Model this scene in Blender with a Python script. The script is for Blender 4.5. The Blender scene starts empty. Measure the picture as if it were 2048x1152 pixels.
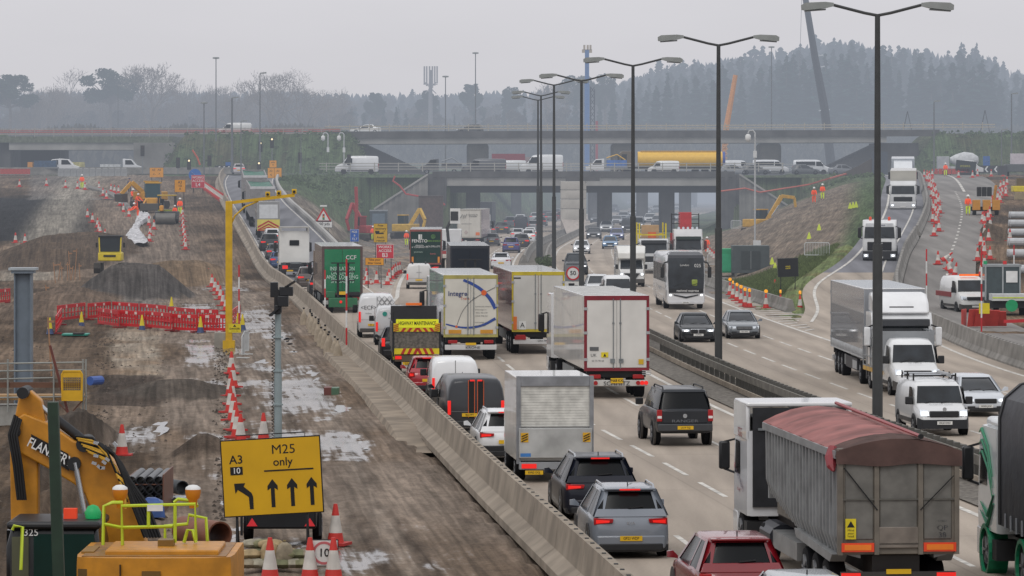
import bpy, math, random
import numpy as np
from mathutils import Vector, Matrix, noise as mn
random.seed(7)
C = bpy.context.scene.collection
SC = bpy.context.scene
R = math.radians
PI = math.pi
# ---------------------------------------------------------------- survey: the photograph measured as a level 149 mm view, 9.1 m up
F, H, YH = 8500.0, 9.1, 336.0
def G(px, py, z=0.0):
    D = F * (H - z) / (py - YH)
    return ((px - 1024) * D / F, D)
def GX(px, D): return (px - 1024) * D / F
def GZ(py, D): return H - (py - YH) * D / F

def curve(pts):
    xs = np.array([p[0] for p in pts], float); ys = np.array([p[1] for p in pts], float)
    m = np.gradient(ys, xs)
    def f(x):
        x = min(max(x, xs[0]), xs[-1])
        i = min(int(np.searchsorted(xs, x, side='right')) - 1, len(xs) - 2)
        h = xs[i+1] - xs[i]; t = (x - xs[i]) / h
        return float((2*t**3-3*t*t+1)*ys[i] + (t**3-2*t*t+t)*h*m[i] + (-2*t**3+3*t*t)*ys[i+1] + (t**3-t*t)*h*m[i+1])
    return f
Mc = curve([(40,18.8),(60,17),(95,13.6),(112,12.2),(130,10.6),(155,8.3),(186,6.2),(215,4.6),(250,3.0),(300,1.3),(345,.4),(385,.1),(430,.45),(480,1.5),(519,3.1),(600,7.1),(700,13.5),(800,21),(1000,40),(1500,100),(2500,240)])
SLc = curve([(40,6),(60,4.2),(85,2.3),(116.6,-.33),(140,-2.2),(172,-4.7),(212,-8.1),(253,-11.4),(315,-16.6),(350,-19.9),(400,-24.5),(445,-29),(495,-33.5),(560,-38.5),(605,-41)])
SRc = curve([(270,-7.4),(300,-9.3),(330,-11.5),(353,-12.8),(400,-17),(445,-22),(495,-26.7),(560,-31.5),(605,-33.5)])
RLc = curve([(245,17.2),(263,19.0),(290,20.9),(315,25.2),(350,29.6),(385,33.6),(408,36),(472,42),(560,50),(605,53)])
RBc = curve([(60,34),(95,30.8),(145,26.4),(191,23.4),(239,23.6),(275,25.0),(315,29.0),(350,33.2),(408,39.8),(472,45.8),(560,53.6),(605,57)])
zl = curve([(40,0),(300,0),(345,0),(372,.5),(400,1.6),(440,3.6),(490,5.2),(550,7),(605,8.1),(640,8.2),(2500,8.2)])
zr = curve([(40,0),(225,0),(250,0.02),(270,.35),(300,1.5),(315,2.2),(350,3.3),(385,4.4),(408,5.06),(472,6.5),(560,7.9),(605,8.15),(640,8.2),(2500,8.2)])
def ML(D):
    return Mc(D) - (9.5 if D > 300 else 12.4 if D < 200 else 12.4 - 2.9 * (D-200)/100)
def MR(D): return Mc(D) + 12.7
def sst(t): t = min(max(t, 0.0), 1.0); return t*t*(3-2*t)
def fbm(x, y, o=4): return mn.fractal(Vector((x, y, 3.1)), 1.0, 2.0, o)
def emb(x):
    return max(sst((x+54)/5)*sst((-20-x)/5), sst((x-59)/6), sst((-77-x)/3))
def ground_z(x, D, bump=True):
    m = Mc(D); b = 0.0
    if x < m:                                   # left side
        top = zl(D)
        if D < 352:
            z = 0.0 if x > SLc(D) else top
            if x > SLc(D) - .3: b = 0; 
        else:
            sr = SRc(min(D, 605))
            toe = min(m - (11 if D < 560 else 14.5), -17.0 if D < 540 else -17 + (D-540)*.12)
            toe = min(toe, sr + top*1.9) if D < 480 else toe
            if D > 610: toe = m - 13.6
            edge = sr + .8 if D < 606 else m - 24
            if toe < edge + .5: toe = edge + .5
            if x <= edge: z = top
            elif x >= toe: z = 0.0
            else: z = top * sst((toe - x) / (toe - edge))
            if 545 < D <= 640:
                if D < 600.6: z = max(z if x < -21 else z*sst((598-D)/30)*.4, 8.0 * sst((D-552)/46) * sst((-20.5-x)/4.0))
                else: z = 8.0 if x < -20.5 or (D > 604 and x < m-16) else (3.0+(x+19.5)*.45 if x < m-16 else z)
    else:
        top = zr(D)
        if D < 252: z = 0.0
        else:
            rl = RLc(min(D, 605)) if D < 606 else m + 40
            toe = m + (15.5 + 2*sst((D-300)/60)) if D < 545 else m + 18.5
            if D > 606: rl = m + 34
            edge = rl - 1.0
            toe = min(toe, edge - .5)
            if x >= edge: z = top
            elif x <= toe: z = 0.0
            else: z = top * sst((x - toe) / (edge - toe)) ** .9
            if 545 < D <= 640:
                if D < 600.6: z = max(z if x > 41 else z*sst((598-D)/34)*.5, 8.0 * sst((D-552)/46) * sst((x-40.5)/4.0))
                else: z = 8.0 if x > 40.5 or (D > 604 and x > m+24) else (3.2+(40-x)*.55 if x > m+24 else z)
    if D > 628:
        z2 = 6.1 * emb(x) * sst((D-629)/15) * sst((690-D)/18)
        z = z + z2 if z > 6 else max(z, 0)
    if D > 760: z += sst((D-760)/200) * 3.0 * (1 - math.exp(-((x-m-4)/45)**2))
    return z
# ---------------------------------------------------------------- materials
def lin(c):
    if isinstance(c, str):
        c = c.lstrip('#'); c = [int(c[i:i+2], 16)/255 for i in (0, 2, 4)]
        return tuple((v/12.92 if v <= .04045 else ((v+.055)/1.055)**2.4) for v in c)
    return tuple(c)
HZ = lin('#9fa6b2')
def haze_group():  # haze painted into the materials: glowing haze colour mixed in by world Y
    g = bpy.data.node_groups.new('painted_haze', 'ShaderNodeTree')
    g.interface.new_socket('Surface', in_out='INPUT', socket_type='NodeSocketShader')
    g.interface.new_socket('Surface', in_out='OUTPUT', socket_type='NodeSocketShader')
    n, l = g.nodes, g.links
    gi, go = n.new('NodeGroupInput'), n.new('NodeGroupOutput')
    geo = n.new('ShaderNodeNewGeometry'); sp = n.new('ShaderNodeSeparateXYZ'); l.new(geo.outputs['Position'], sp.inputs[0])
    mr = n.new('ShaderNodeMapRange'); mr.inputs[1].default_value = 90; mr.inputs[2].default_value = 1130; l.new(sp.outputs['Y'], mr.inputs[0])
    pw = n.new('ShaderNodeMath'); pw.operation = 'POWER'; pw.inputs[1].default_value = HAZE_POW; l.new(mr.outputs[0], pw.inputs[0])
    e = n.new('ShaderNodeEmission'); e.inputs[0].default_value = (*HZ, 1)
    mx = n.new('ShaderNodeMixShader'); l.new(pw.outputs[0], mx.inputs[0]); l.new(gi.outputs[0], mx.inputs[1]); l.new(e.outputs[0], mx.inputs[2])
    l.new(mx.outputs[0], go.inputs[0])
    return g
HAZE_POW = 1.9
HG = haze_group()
MATS = {}
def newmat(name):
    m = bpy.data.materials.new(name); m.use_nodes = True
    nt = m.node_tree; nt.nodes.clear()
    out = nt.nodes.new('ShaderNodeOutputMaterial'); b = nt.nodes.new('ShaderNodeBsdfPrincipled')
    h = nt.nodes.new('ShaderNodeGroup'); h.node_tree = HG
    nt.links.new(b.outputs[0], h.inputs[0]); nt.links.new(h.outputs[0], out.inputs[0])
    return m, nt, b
def M(col, rough=.5, metal=0.0, noise=.12, ns=2.5, bump=0.0, emit=0.0, spec=.5, coat=0.0, name=None, dirt=0.0):
    key = (str(col), rough, metal, noise, ns, bump, emit, spec, coat, dirt)
    if key in MATS: return MATS[key]
    m, nt, b = newmat(name or 'surface_%d' % len(MATS))
    n, l = nt.nodes, nt.links
    c = lin(col)
    b.inputs['Roughness'].default_value = rough; b.inputs['Metallic'].default_value = metal
    b.inputs['Specular IOR Level'].default_value = spec; b.inputs['Coat Weight'].default_value = coat
    tc = n.new('ShaderNodeTexCoord'); nz = n.new('ShaderNodeTexNoise'); nz.inputs['Scale'].default_value = ns; nz.inputs['Detail'].default_value = 5
    l.new(tc.outputs['Object'], nz.inputs['Vector'])
    rp = n.new('ShaderNodeValToRGB'); rp.color_ramp.elements[0].position = .35; rp.color_ramp.elements[1].position = .68
    rp.color_ramp.elements[0].color = (*[v*(1-noise) for v in c], 1); rp.color_ramp.elements[1].color = (*[min(1, v*(1+noise*.5)) for v in c], 1)
    l.new(nz.outputs[0], rp.inputs[0]); src = rp.outputs[0]
    if dirt:
        sp = n.new('ShaderNodeSeparateXYZ'); l.new(tc.outputs['Object'], sp.inputs[0])
        mr = n.new('ShaderNodeMapRange'); mr.inputs[1].default_value = 1.6; mr.inputs[2].default_value = .2; mr.inputs[3].default_value = 0; mr.inputs[4].default_value = dirt
        l.new(sp.outputs['Z'], mr.inputs[0])
        mu = n.new('ShaderNodeMath'); mu.operation = 'MULTIPLY'; l.new(mr.outputs[0], mu.inputs[0]); l.new(nz.outputs[0], mu.inputs[1])
        mm = n.new('ShaderNodeMix'); mm.data_type = 'RGBA'; l.new(mu.outputs[0], mm.inputs[0]); l.new(src, mm.inputs[6]); mm.inputs[7].default_value = (.17,.145,.12,1)
        src = mm.outputs[2]
    l.new(src, b.inputs['Base Color'])
    if emit:
        b.inputs['Emission Color'].default_value = (*c, 1); b.inputs['Emission Strength'].default_value = emit
    if bump:
        bp = n.new('ShaderNodeBump'); bp.inputs['Strength'].default_value = bump; bp.inputs['Distance'].default_value = .05
        l.new(nz.outputs[0], bp.inputs['Height']); l.new(bp.outputs[0], b.inputs['Normal'])
    MATS[key] = m
    return m
def paint(col, dirt=.5): d_ = max(lin(col)) < .06; return M(col, rough=.3 if d_ else .25, noise=.08, ns=1.2, spec=.25 if d_ else .5, coat=.2 if d_ else .6, dirt=dirt*(.4 if d_ else 1))
GLASS = M('#0c0f12', rough=.2, noise=.3, ns=.8, spec=.2, name='tinted_glass')
GLASS2 = M('#262b30', rough=.14, noise=.5, ns=1.6, spec=.45, name='windscreen_glass')
RUBBER = M('#17171a', rough=.9, noise=.2, spec=.2); BLACK = M('#1c1d20', rough=.6, noise=.2); DKP = M('#26282c', rough=.7, noise=.2, dirt=.6)
RIMM = M('#8a8c90', rough=.4, metal=.6); WHITE = M('#dcdcda', rough=.5); STEEL = M('#7d8284', rough=.5, metal=.3)
TAIL = M('#a01418', rough=.3, noise=.1); TAILON = M('#e0221c', rough=.3, emit=.55); HEADL = M('#dfe6ee', rough=.15); HEADON = M('#ffffff', emit=1.6)
AMBER = M('#e8861c', rough=.4, emit=.15); PLATEY = M('#e0b214', rough=.5, noise=.05); PLATEW = M('#d8d8d4', rough=.5, noise=.05); INK = M('#101012', rough=.7, noise=0)
CHROME = M('#b9bcc0', rough=.25, metal=.8); GALV = M('#8f9496', rough=.5, metal=.35, noise=.2)
RED = M('#c0262c', rough=.5); YEL = M('#dcc71e', rough=.5, noise=.15); CONC = M('#9a958c', rough=.92, noise=.25, ns=1.2, bump=.2, spec=.2)
ORG = M('#ff5a2c', rough=.8, emit=.12, noise=.15); HIVIS = M('#c8e03a', rough=.8, emit=.15); SKIN = M('#b98468', rough=.6); 
CATY = M('#bd7f1a', rough=.45, noise=.22, ns=3, dirt=.8, name='plant_yellow')
# ---------------------------------------------------------------- mesh builder
class MB:
    def __init__(s): s.v = []; s.f = []; s.m = []
    def add(s, vs, fs, mi=0):
        b = len(s.v); s.v += [tuple(v) for v in vs]; s.f += [tuple(i + b for i in f) for f in fs]; s.m += [mi] * len(fs); return s
    def quad(s, *p, mi=0): return s.add(p, [tuple(range(len(p)))], mi)
    def box(s, x0, y0, z0, x1, y1, z1, mi=0):
        return s.add([(x0,y0,z0),(x1,y0,z0),(x1,y1,z0),(x0,y1,z0),(x0,y0,z1),(x1,y0,z1),(x1,y1,z1),(x0,y1,z1)],
                     [(3,2,1,0),(4,5,6,7),(0,1,5,4),(1,2,6,5),(2,3,7,6),(3,0,4,7)], mi)
    def bar(s, p0, p1, w, h=None, mi=0):
        p0, p1 = Vector(p0), Vector(p1); h = h or w; d = (p1-p0).normalized()
        u = d.cross(Vector((0,0,1))); u = Vector((1,0,0)) if u.length < 1e-3 else u.normalized(); k = u.cross(d)
        vs = [p + u*a*w/2 + k*b*h/2 for p in (p0, p1) for a, b in ((-1,-1),(1,-1),(1,1),(-1,1))]
        return s.add(vs, [(3,2,1,0),(4,5,6,7),(0,1,5,4),(1,2,6,5),(2,3,7,6),(3,0,4,7)], mi)
    def loft(s, rings, caps=True, mi=0, closed=True):
        n = len(rings[0]); b = len(s.v); fs = []
        for i in range(len(rings)-1):
            for j in range(n if closed else n-1):
                a = i*n+j; c = i*n+(j+1) % n
                fs.append((a, c, c+n, a+n))
        if caps: fs.append(tuple(reversed(range(n)))); fs.append(tuple(range((len(rings)-1)*n, len(rings)*n)))
        return s.add([p for r in rings for p in r], fs, mi)
    def tube(s, p0, p1, r0, r1=None, n=8, caps=True, mi=0):
        return s.path([p0, p1], [r0, r0 if r1 is None else r1], n, caps, mi)
    def path(s, pts, r, n=6, caps=True, mi=0):
        pts = [Vector(p) for p in pts]; rs = r if isinstance(r, (list, tuple)) else [r]*len(pts)
        rings = []; u = None
        for i, p in enumerate(pts):
            d = (pts[min(i+1, len(pts)-1)] - pts[max(i-1, 0)]).normalized()
            if u is None: u = d.orthogonal().normalized()
            else:
                u = u - d*u.dot(d); u = u.normalized() if u.length > 1e-6 else d.orthogonal().normalized()
            k = d.cross(u)
            rings.append([p + (u*math.cos(a) + k*math.sin(a))*rs[i] for a in [2*PI*j/n for j in range(n)]])
        return s.loft(rings, caps, mi)
    def lathe(s, prof, c=(0,0,0), axis='z', n=16, mi=0):
        rings = []
        for r, h in prof:
            ring = []
            for j in range(n):
                a = 2*PI*j/n; p, q = r*math.cos(a), r*math.sin(a)
                v = {'z': (p, q, h), 'x': (h, p, q), 'y': (q, h, p)}[axis]
                ring.append((c[0]+v[0], c[1]+v[1], c[2]+v[2]))
            rings.append(ring)
        return s.loft(rings, True, mi)
    def ring(s, r0, r1, h0, h1, c=(0,0,0), axis='z', n=16, mi=0):
        cc = len(s.v); s.lathe([(r1,h0),(r0,h0),(r0,h1),(r1,h1),(r1,h0)], c, axis, n, mi); s.f = s.f[:-2]; s.m = s.m[:-2]; return s
    def prism(s, poly, axis, a, b, mi=0):
        """poly in the two other axes, pushed from a to b"""
        f = {'x': lambda p, t: (t, p[0], p[1]), 'y': lambda p, t: (p[0], t, p[1]), 'z': lambda p, t: (p[0], p[1], t)}[axis]
        return s.loft([[f(p, a) for p in poly], [f(p, b) for p in poly]], True, mi)
    def mesh(s, name, mats, smooth=None):
        me = bpy.data.meshes.new(name); me.from_pydata(s.v, [], s.f)
        for m in (mats if isinstance(mats, (list, tuple)) else [mats]): me.materials.append(m)
        if any(s.m): me.polygons.foreach_set('material_index', s.m)
        me.validate()
        import bmesh
        bm = bmesh.new(); bm.from_mesh(me); bmesh.ops.recalc_face_normals(bm, faces=bm.faces); bm.to_mesh(me); bm.free()
        if smooth is not None:
            me.shade_smooth(); me.set_sharp_from_angle(angle=R(smooth))
        return me
    def build(s, name, mats, parent=None, smooth=None, bevel=0, segs=2, loc=None, rot=None):
        o = bpy.data.objects.new(name, s.mesh(name, mats, smooth if smooth is not None else (40 if bevel else None))); C.objects.link(o)
        if parent is not None: o.parent = parent
        if loc is not None: o.location = loc
        if rot is not None: o.rotation_euler = rot
        if bevel:
            b = o.modifiers.new('edge', 'BEVEL'); b.width = bevel; b.segments = segs; b.limit_method = 'ANGLE'; b.angle_limit = R(35)
        return o
def splitf(mb, name, mat, t):
    for f in mb.f: MB().add([mb.v[i] for i in f], [tuple(range(len(f)))]).build(name, mat, t)
def tag(o, label=None, cat=None, group=None, kind=None):
    for k, v in (('label', label), ('category', cat), ('group', group), ('kind', kind)):
        if v: o[k] = v
    return o
def thing(name, label, cat, loc=(0,0,0), rz=0.0, group=None):
    o = bpy.data.objects.new(name, None); o.empty_display_size = .3; C.objects.link(o); o.location = loc; o.rotation_euler = (0,0,rz)
    return tag(o, label, cat, group)
def inst(name, mesh, parent=None, loc=None, rot=None, scale=None):
    o = bpy.data.objects.new(name, mesh); C.objects.link(o)
    if parent is not None: o.parent = parent
    if loc is not None: o.location = loc
    if rot is not None: o.rotation_euler = rot
    if scale is not None: o.scale = scale
    return o
def dup(root, loc, rz=0.0, label=None, scale=None, group=None):
    kids = {}
    for o in ALLKIDS.setdefault(root.name, [o for o in root.children_recursive]): pass
    r = root.copy(); C.objects.link(r); r.location = loc; r.rotation_euler = (0,0,rz); kids[root] = r
    if scale: r.scale = scale if isinstance(scale, (tuple, list)) else (scale,)*3
    for o in ALLKIDS[root.name]:
        c = o.copy(); C.objects.link(c); c.parent = kids[o.parent]; kids[o] = c
    if label: r['label'] = label
    if group: r['group'] = group
    return r
ALLKIDS = {}
TXT = {}
def txt(s, size, mat, parent, loc, face='-y', align='CENTER', name='lettering', rot=None, sx=1.0, bold=0.0, line=1.0):
    k = (s, size, mat.name, align, sx, bold, line)
    if k not in TXT:
        cu = bpy.data.curves.new('lettering', 'FONT'); cu.body = s; cu.size = size; cu.align_x = align; cu.align_y = 'CENTER'; cu.offset = min(bold, size*.012); cu.space_line = line
        cu.resolution_u = 3
        to = bpy.data.objects.new('tmp', cu); me = bpy.data.meshes.new_from_object(to)
        bpy.data.objects.remove(to)
        me.materials.clear(); me.materials.append(mat); TXT[k] = me
    rz = {'-y': (PI/2,0,0), '+y': (PI/2,0,PI), '+x': (PI/2,0,PI/2), '-x': (PI/2,0,-PI/2), '+z': (0,0,0)}[face] if rot is None else rot
    return inst(name, TXT[k], parent, loc, rz, (sx,1,1))
# ---------------------------------------------------------------- world, sun, camera
w = bpy.data.worlds.new('World'); SC.world = w; w.use_nodes = True
nt = w.node_tree; nt.nodes.clear(); n, l = nt.nodes, nt.links
SUN_EL, SUN_RZ = R(50), R(200)
sky = n.new('ShaderNodeTexSky'); sky.sky_type = 'NISHITA'; sky.sun_disc = False; sky.sun_elevation = SUN_EL; sky.sun_rotation = SUN_RZ; sky.dust_density = 6; sky.altitude = 100
bg = n.new('ShaderNodeBackground'); bg.inputs[1].default_value = .05
bg2 = n.new('ShaderNodeBackground')
tc = n.new('ShaderNodeTexCoord'); sp = n.new('ShaderNodeSeparateXYZ'); l.new(tc.outputs['Generated'], sp.inputs[0])
rp = n.new('ShaderNodeValToRGB'); l.new(sp.outputs['Z'], rp.inputs[0]); cr = rp.color_ramp
cr.elements[0].position = 0; cr.elements[0].color = (*lin('#d4d4d8'), 1)
cr.elements[1].position = 1; cr.elements[1].color = (1.0,1.0,1.03,1)
for p_, c_ in ((.02,'#d6d5da'),(.045,'#dcdbe0')): e = cr.elements.new(p_); e.color = (*lin(c_),1)
e = cr.elements.new(.4); e.color = (.92,.92,.95,1)
mp = n.new('ShaderNodeMapping'); mp.inputs['Scale'].default_value = (9,9,34); l.new(tc.outputs['Generated'], mp.inputs[0])
cn = n.new('ShaderNodeTexNoise'); cn.inputs['Scale'].default_value = 1.6; cn.inputs['Detail'].default_value = 5; l.new(mp.outputs[0], cn.inputs[0])
cm = n.new('ShaderNodeMapRange'); cm.inputs[3].default_value = .95; cm.inputs[4].default_value = 1.05; l.new(cn.outputs[0], cm.inputs[0])
vm = n.new('ShaderNodeVectorMath'); vm.operation = 'SCALE'; l.new(rp.outputs[0], vm.inputs[0]); l.new(cm.outputs[0], vm.inputs['Scale'])
l.new(vm.outputs[0], bg2.inputs[0])
mx = n.new('ShaderNodeMixShader'); mx.inputs[0].default_value = .93
wo = n.new('ShaderNodeOutputWorld'); l.new(sky.outputs[0], bg.inputs[0]); l.new(bg.outputs[0], mx.inputs[1]); l.new(bg2.outputs[0], mx.inputs[2]); l.new(mx.outputs[0], wo.inputs[0])
sl = bpy.data.lights.new('sun', 'SUN'); sl.energy = .7; sl.angle = R(25); sl.color = (1,.97,.93)
so = bpy.data.objects.new('sun', sl); C.objects.link(so); so.rotation_euler = (PI/2 - SUN_EL, 0, R(-20))
cd = bpy.data.cameras.new('camera'); co = bpy.data.objects.new('camera', cd); C.objects.link(co); SC.camera = co
co.location = (0, 0, H); co.rotation_euler = (PI/2, 0, 0)
cd.sensor_width = 36; cd.lens = F/2048*36; cd.shift_y = -240/2048; cd.clip_start = 1; cd.clip_end = 6000
SC.view_settings.view_transform = 'Standard'; SC.view_settings.look = 'None'; SC.view_settings.exposure = 0
SC.cycles.use_denoising = True
SC.cycles.max_bounces = 5; SC.cycles.diffuse_bounces = 2; SC.cycles.glossy_bounces = 2; SC.cycles.transparent_max_bounces = 8
SC.render.engine = 'CYCLES'
# ================================================================ ground, roads, water
def mix3(a, b, t): return tuple(a[i]*(1-t)+b[i]*t for i in range(3))
MUD = lin('#756454'); DARKSOIL = lin('#474749'); GRASS = lin('#4c5c3e'); TAN = lin('#8f7e6c'); CHALK = lin('#a39889'); BROWN = lin('#6a5b4f'); GRIT = lin('#75706b'); LAWN = lin('#6d7a4e'); EARTH = lin('#4f4236'); ROLL = lin('#83766a')
def blob(px, py, cx, cy, rx, ry): 
    d = ((px-cx)/rx)**2 + ((py-cy)/ry)**2
    return sst(1.6 - d*1.1)
MOUNDS = []   # (x, D, rx, rD, h, flat, colour)
def mound(px, py, wpx, dep, h, flat=.5, col=None):
    x, D = G(px, py, 0) if py > 557 else (0, 0)
    if py <= 557:
        D = 8500*(H-1)/(py-YH)
        for _ in range(20): D = 8500*(H-zl(D))/(py-YH)
        x = GX(px, D)
    MOUNDS.append((x, D+dep/2, wpx/2*D/F, dep/2, h, flat, col))
mound(240, 602, 250, 24, 2.05, .42, lin('#4b4a4a'))       # dark conical spoil heap
mound(320, 532, 260, 40, 1.3, .4, lin('#75624d'))
mound(30, 640, 240, 50, .9, .4, BROWN)
mound(60, 545, 300, 60, 1.2, .5, EARTH)
mound(330, 800, 250, 13, .5, .3, lin('#4e4842'))
mound(400, 915, 150, 4, .6, .3, lin('#4a413a'))
mound(30, 1000, 60, 30, 1.5, .4, lin('#3a3633'))
mound(1985, 560, 180, 30, .8, .4, EARTH)
mound(60, 1090, 120, 12, .9, .4, EARTH)
def zone(x, D, z):
    """base colour, wetness"""
    if D > 1: px = 1024 + x*F/D; py = YH + (H-z)*F/D
    m = Mc(D); n1 = fbm(x*.12, D*.05); n2 = fbm(x*.5+9, D*.2)
    wet = 0.0
    for (mx_, my_, rx, ry, h, fl, col) in MOUNDS:
        d = math.hypot((x-mx_)/rx, (D-my_)/ry)
        if d < 1 and col: return mix3(col, MUD, .15+.15*n1), 0
    if x < m:
        if D > 600: c = mix3(GRASS, EARTH, sst(.5+n1*1.6)*.6)
        else:
            c = mix3(MUD, EARTH, sst(.5+n1*1.5))
            if D < 620:
                if px < 190 and 385 < py < 480: c = mix3(c, lin('#252527'), sst((190-px)/14)*sst((py-385-8*n1)/12))
                if 60 < px < 190 and py < 400 : c = mix3(c, GRIT, .7)
                if 215 < px < 440 and 655 < py < 752: c = mix3(c, mix3(CHALK, TAN, .5+n2), sst((px-215)/25+n1)*sst((442-px)/12)*.85)
                if 215 < px < 440 and 585 < py < 640: c = mix3(c, GRIT, .8)
                if 180 < px < 430 and 750 < py < 812: c = mix3(c, lin('#433b36'), .8)
                if 200 < px < 430 and 812 < py < 905: c = mix3(c, ROLL, .5); wet = max(wet, sst(.35+n1*2.5)*sst((px-200)/40)*sst((430-px)/40)*.7)
                # haul road along the barrier
                hx = SLc(D) - x
                if D < 345 and 0 < hx < 9.5:
                    c = mix3(ROLL, MUD, sst(.35+n1*1.3)); wet = sst(.22+n1*1.6+.75*math.exp(-((D-215)/75)**2))*sst(hx/2-.6)*sst((9.2-hx)/1.5)
                    for tr, k_ in ((1.6,.5),(2.7,.75),(3.3,.4),(4.6,.8),(5.3,.5),(6.2,.6),(7.4,.7),(8.2,.5)):
                        c = mix3(c, lin('#4c4037' if k_ > .45 else '#a1968a'), k_*math.exp(-((hx-tr-.5*math.sin(D*.021+tr*2))/.2)**2)*sst(.9+n1))
                elif D >= 345:
                    for cx, wd, cc in ((-29-(D-345)*.10, 5, ROLL), (-44-(D-400)*.08, 2.6, lin('#958e82'))):
                        g = math.exp(-((x-cx)/wd)**4); c = mix3(c, cc, .75*g)
                # bank between slip road and motorway
                if D > 365 and x > SRc(D)+.5:
                    c = mix3(lin('#6f675d'), GRASS, sst((D-520)/20+n1)*.9)
                    if 440 < D < 530: c = mix3(c, CHALK, sst(n1*2+.2)*sst((z-1.2)/1)*sst((5.2-z))*.8)
                    if z < .3: c = mix3(GRIT, TAN, .4+n2)
                    elif z < .9: c = mix3(c, GRASS, .5)
        if D > 555 and z > 2 and x > SRc(min(D,605)): c = mix3(GRASS, c, sst(n1*1.5)*.5)
    else:
        if D > 604: c = mix3(GRASS, EARTH, sst(.4+n1)*.5)
        else:
            c = mix3(lin('#736a60'), EARTH, sst(.5+n1*1.5))
            if x > RBc(D)-.5:
                c = mix3(lin('#776350'), lin('#4a3f36'), sst(.45+n1*1.4)); 
                hx = x - RBc(D)
                if 14 < hx < 17: c = mix3(c, lin('#45403c'), .5)
            else:
                f = (x - m - 14) / max(RLc(max(D, 250)) - m - 14, .5)
                if f > 0:
                    lines = math.sin((z*3.2 + D*.08 + n2)*3.0)
                    c = mix3(lin('#6d645a'), lin('#857769'), .5+.5*lines*sst(.7+n2))
                    if f > .78+.05*n1: c = mix3(c, GRASS, sst((f-.78)*8))
                    if D < 335+8*n1: c = mix3(LAWN, lin('#6b6a45'), sst(n2*2))
                    if D > 540+10*n1: c = mix3(GRASS, c, .2)
                if f < .02: c = mix3(TAN, GRIT, .5)
    return c, wet
def build_ground():
    xs = sorted(set([-900,-600,-400,-300,-240,-200,-170,-150,-135,-120,-110,-100,-92] + [round(-86+i*.62, 3) for i in range(107)]+[round(-19.66+i*.31, 3) for i in range(74)]+[round(3.28+i*.62, 3) for i in range(146)] + [96,100,110,120,140,170,200,260,400,600,900]))
    ys, y = [], 40.0
    while y < 3000:
        ys.append(y); y += .85 if y < 150 else 1.15 if y < 350 else 1.9 if y < 480 else 2.2 if y < 700 else 8 if y < 900 else 60
    nx, ny = len(xs), len(ys)
    co = np.zeros((ny, nx, 3), np.float32); colr = np.zeros((ny, nx, 4), np.float32); lat = np.zeros((ny, nx), np.float32)
    for j, D in enumerate(ys):
        m = Mc(D); sl_, rb = SLc(D), RBc(D); lim = D*.135 + 14
        for i, x in enumerate(xs):
            lat[j, i] = sl_ - x if x < Mc(D) else x - rb
            if abs(x) > lim + 12:
                z = ground_z(x, D) if D > 345 else 0.0; co[j, i] = (x, D, z - .02); colr[j, i] = (.12, .1, .085, 0); continue
            z = ground_z(x, D)
            c, wet = zone(x, D, z)
            road = (ML(D)-.4 < x < MR(D)+.3) or (D < 352 and sl_-.3 < x < m) or (D >= 240 and x > m and RLc(D)-1.0 < x < rb+5.6+3.2*sst((D-390)/90) and D < 600) or (D < 252 and m < x < rb + .6) or (D >= 340 and D < 600 and sl_-.4 < x < SRc(D)+.3) or (D < 380 and D > 280 and m-14.5 < x < m) 
            if 602 < D < 626 and z > 7: road = True
            if road: z -= .30
            else:
                a = 1.0 if x < sl_ - 9.8 or x > rb + 9.5 else .25
                z += (fbm(x*.25, D*.25)*.16 + fbm(x*.9, D*.9, 3)*.09) * a
                if x < m and sl_-9.5 < x: 
                    hx = sl_ - x; z -= .06 + .05*sum(math.exp(-((hx-t)/.28)**2) for t in (2.7,4.6,6.2,7.4))
                for (mx_, my_, rx, ry, h, fl, col) in MOUNDS:
                    d = math.hypot((x-mx_)/rx, (D-my_)/ry)
                    if d < 1: z += h*min(1, (1-d)/(1-fl))*(1+.12*fbm(x*.3, D*.3))
            co[j, i] = (x, D, z); colr[j, i] = (*c, wet)
    me = bpy.data.meshes.new('ground'); me.vertices.add(nx*ny); me.vertices.foreach_set('co', co.reshape(-1))
    idx = np.arange(nx*ny).reshape(ny, nx)
    q = np.stack([idx[:-1,:-1], idx[:-1,1:], idx[1:,1:], idx[1:,:-1]], -1).reshape(-1)
    nq = len(q)//4
    me.loops.add(nq*4); me.loops.foreach_set('vertex_index', q.astype(np.int32)); me.polygons.add(nq)
    me.polygons.foreach_set('loop_start', np.arange(0, nq*4, 4, dtype=np.int32))
    me.update(); me.validate(); me.shade_smooth()
    a = me.color_attributes.new('zone', 'FLOAT_COLOR', 'POINT'); a.data.foreach_set('color', colr.reshape(-1))
    me.attributes.new('lateral', 'FLOAT', 'POINT').data.foreach_set('value', lat.reshape(-1))
    m, nt, b = newmat('ground_soil'); n, l = nt.nodes, nt.links
    at = n.new('ShaderNodeVertexColor'); at.layer_name = 'zone'
    tc = n.new('ShaderNodeTexCoord')
    def nz(s, d=6, sc=(1,1,1)):
        mp = n.new('ShaderNodeMapping'); mp.inputs['Scale'].default_value = sc; l.new(tc.outputs['Object'], mp.inputs[0])
        t = n.new('ShaderNodeTexNoise'); t.inputs['Scale'].default_value = s; t.inputs['Detail'].default_value = d; t.inputs['Roughness'].default_value = .65; l.new(mp.outputs[0], t.inputs[0]); return t.outputs[0]
    a1, a2, a3 = nz(.35, sc=(1,.35,1)), nz(2.2, sc=(1,.4,1)), nz(9, 3)
    def mr(src, a, b_, c_, d_):
        t = n.new('ShaderNodeMapRange'); t.inputs[1].default_value = a; t.inputs[2].default_value = b_; t.inputs[3].default_value = c_; t.inputs[4].default_value = d_; l.new(src, t.inputs[0]); return t.outputs[0]
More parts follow.
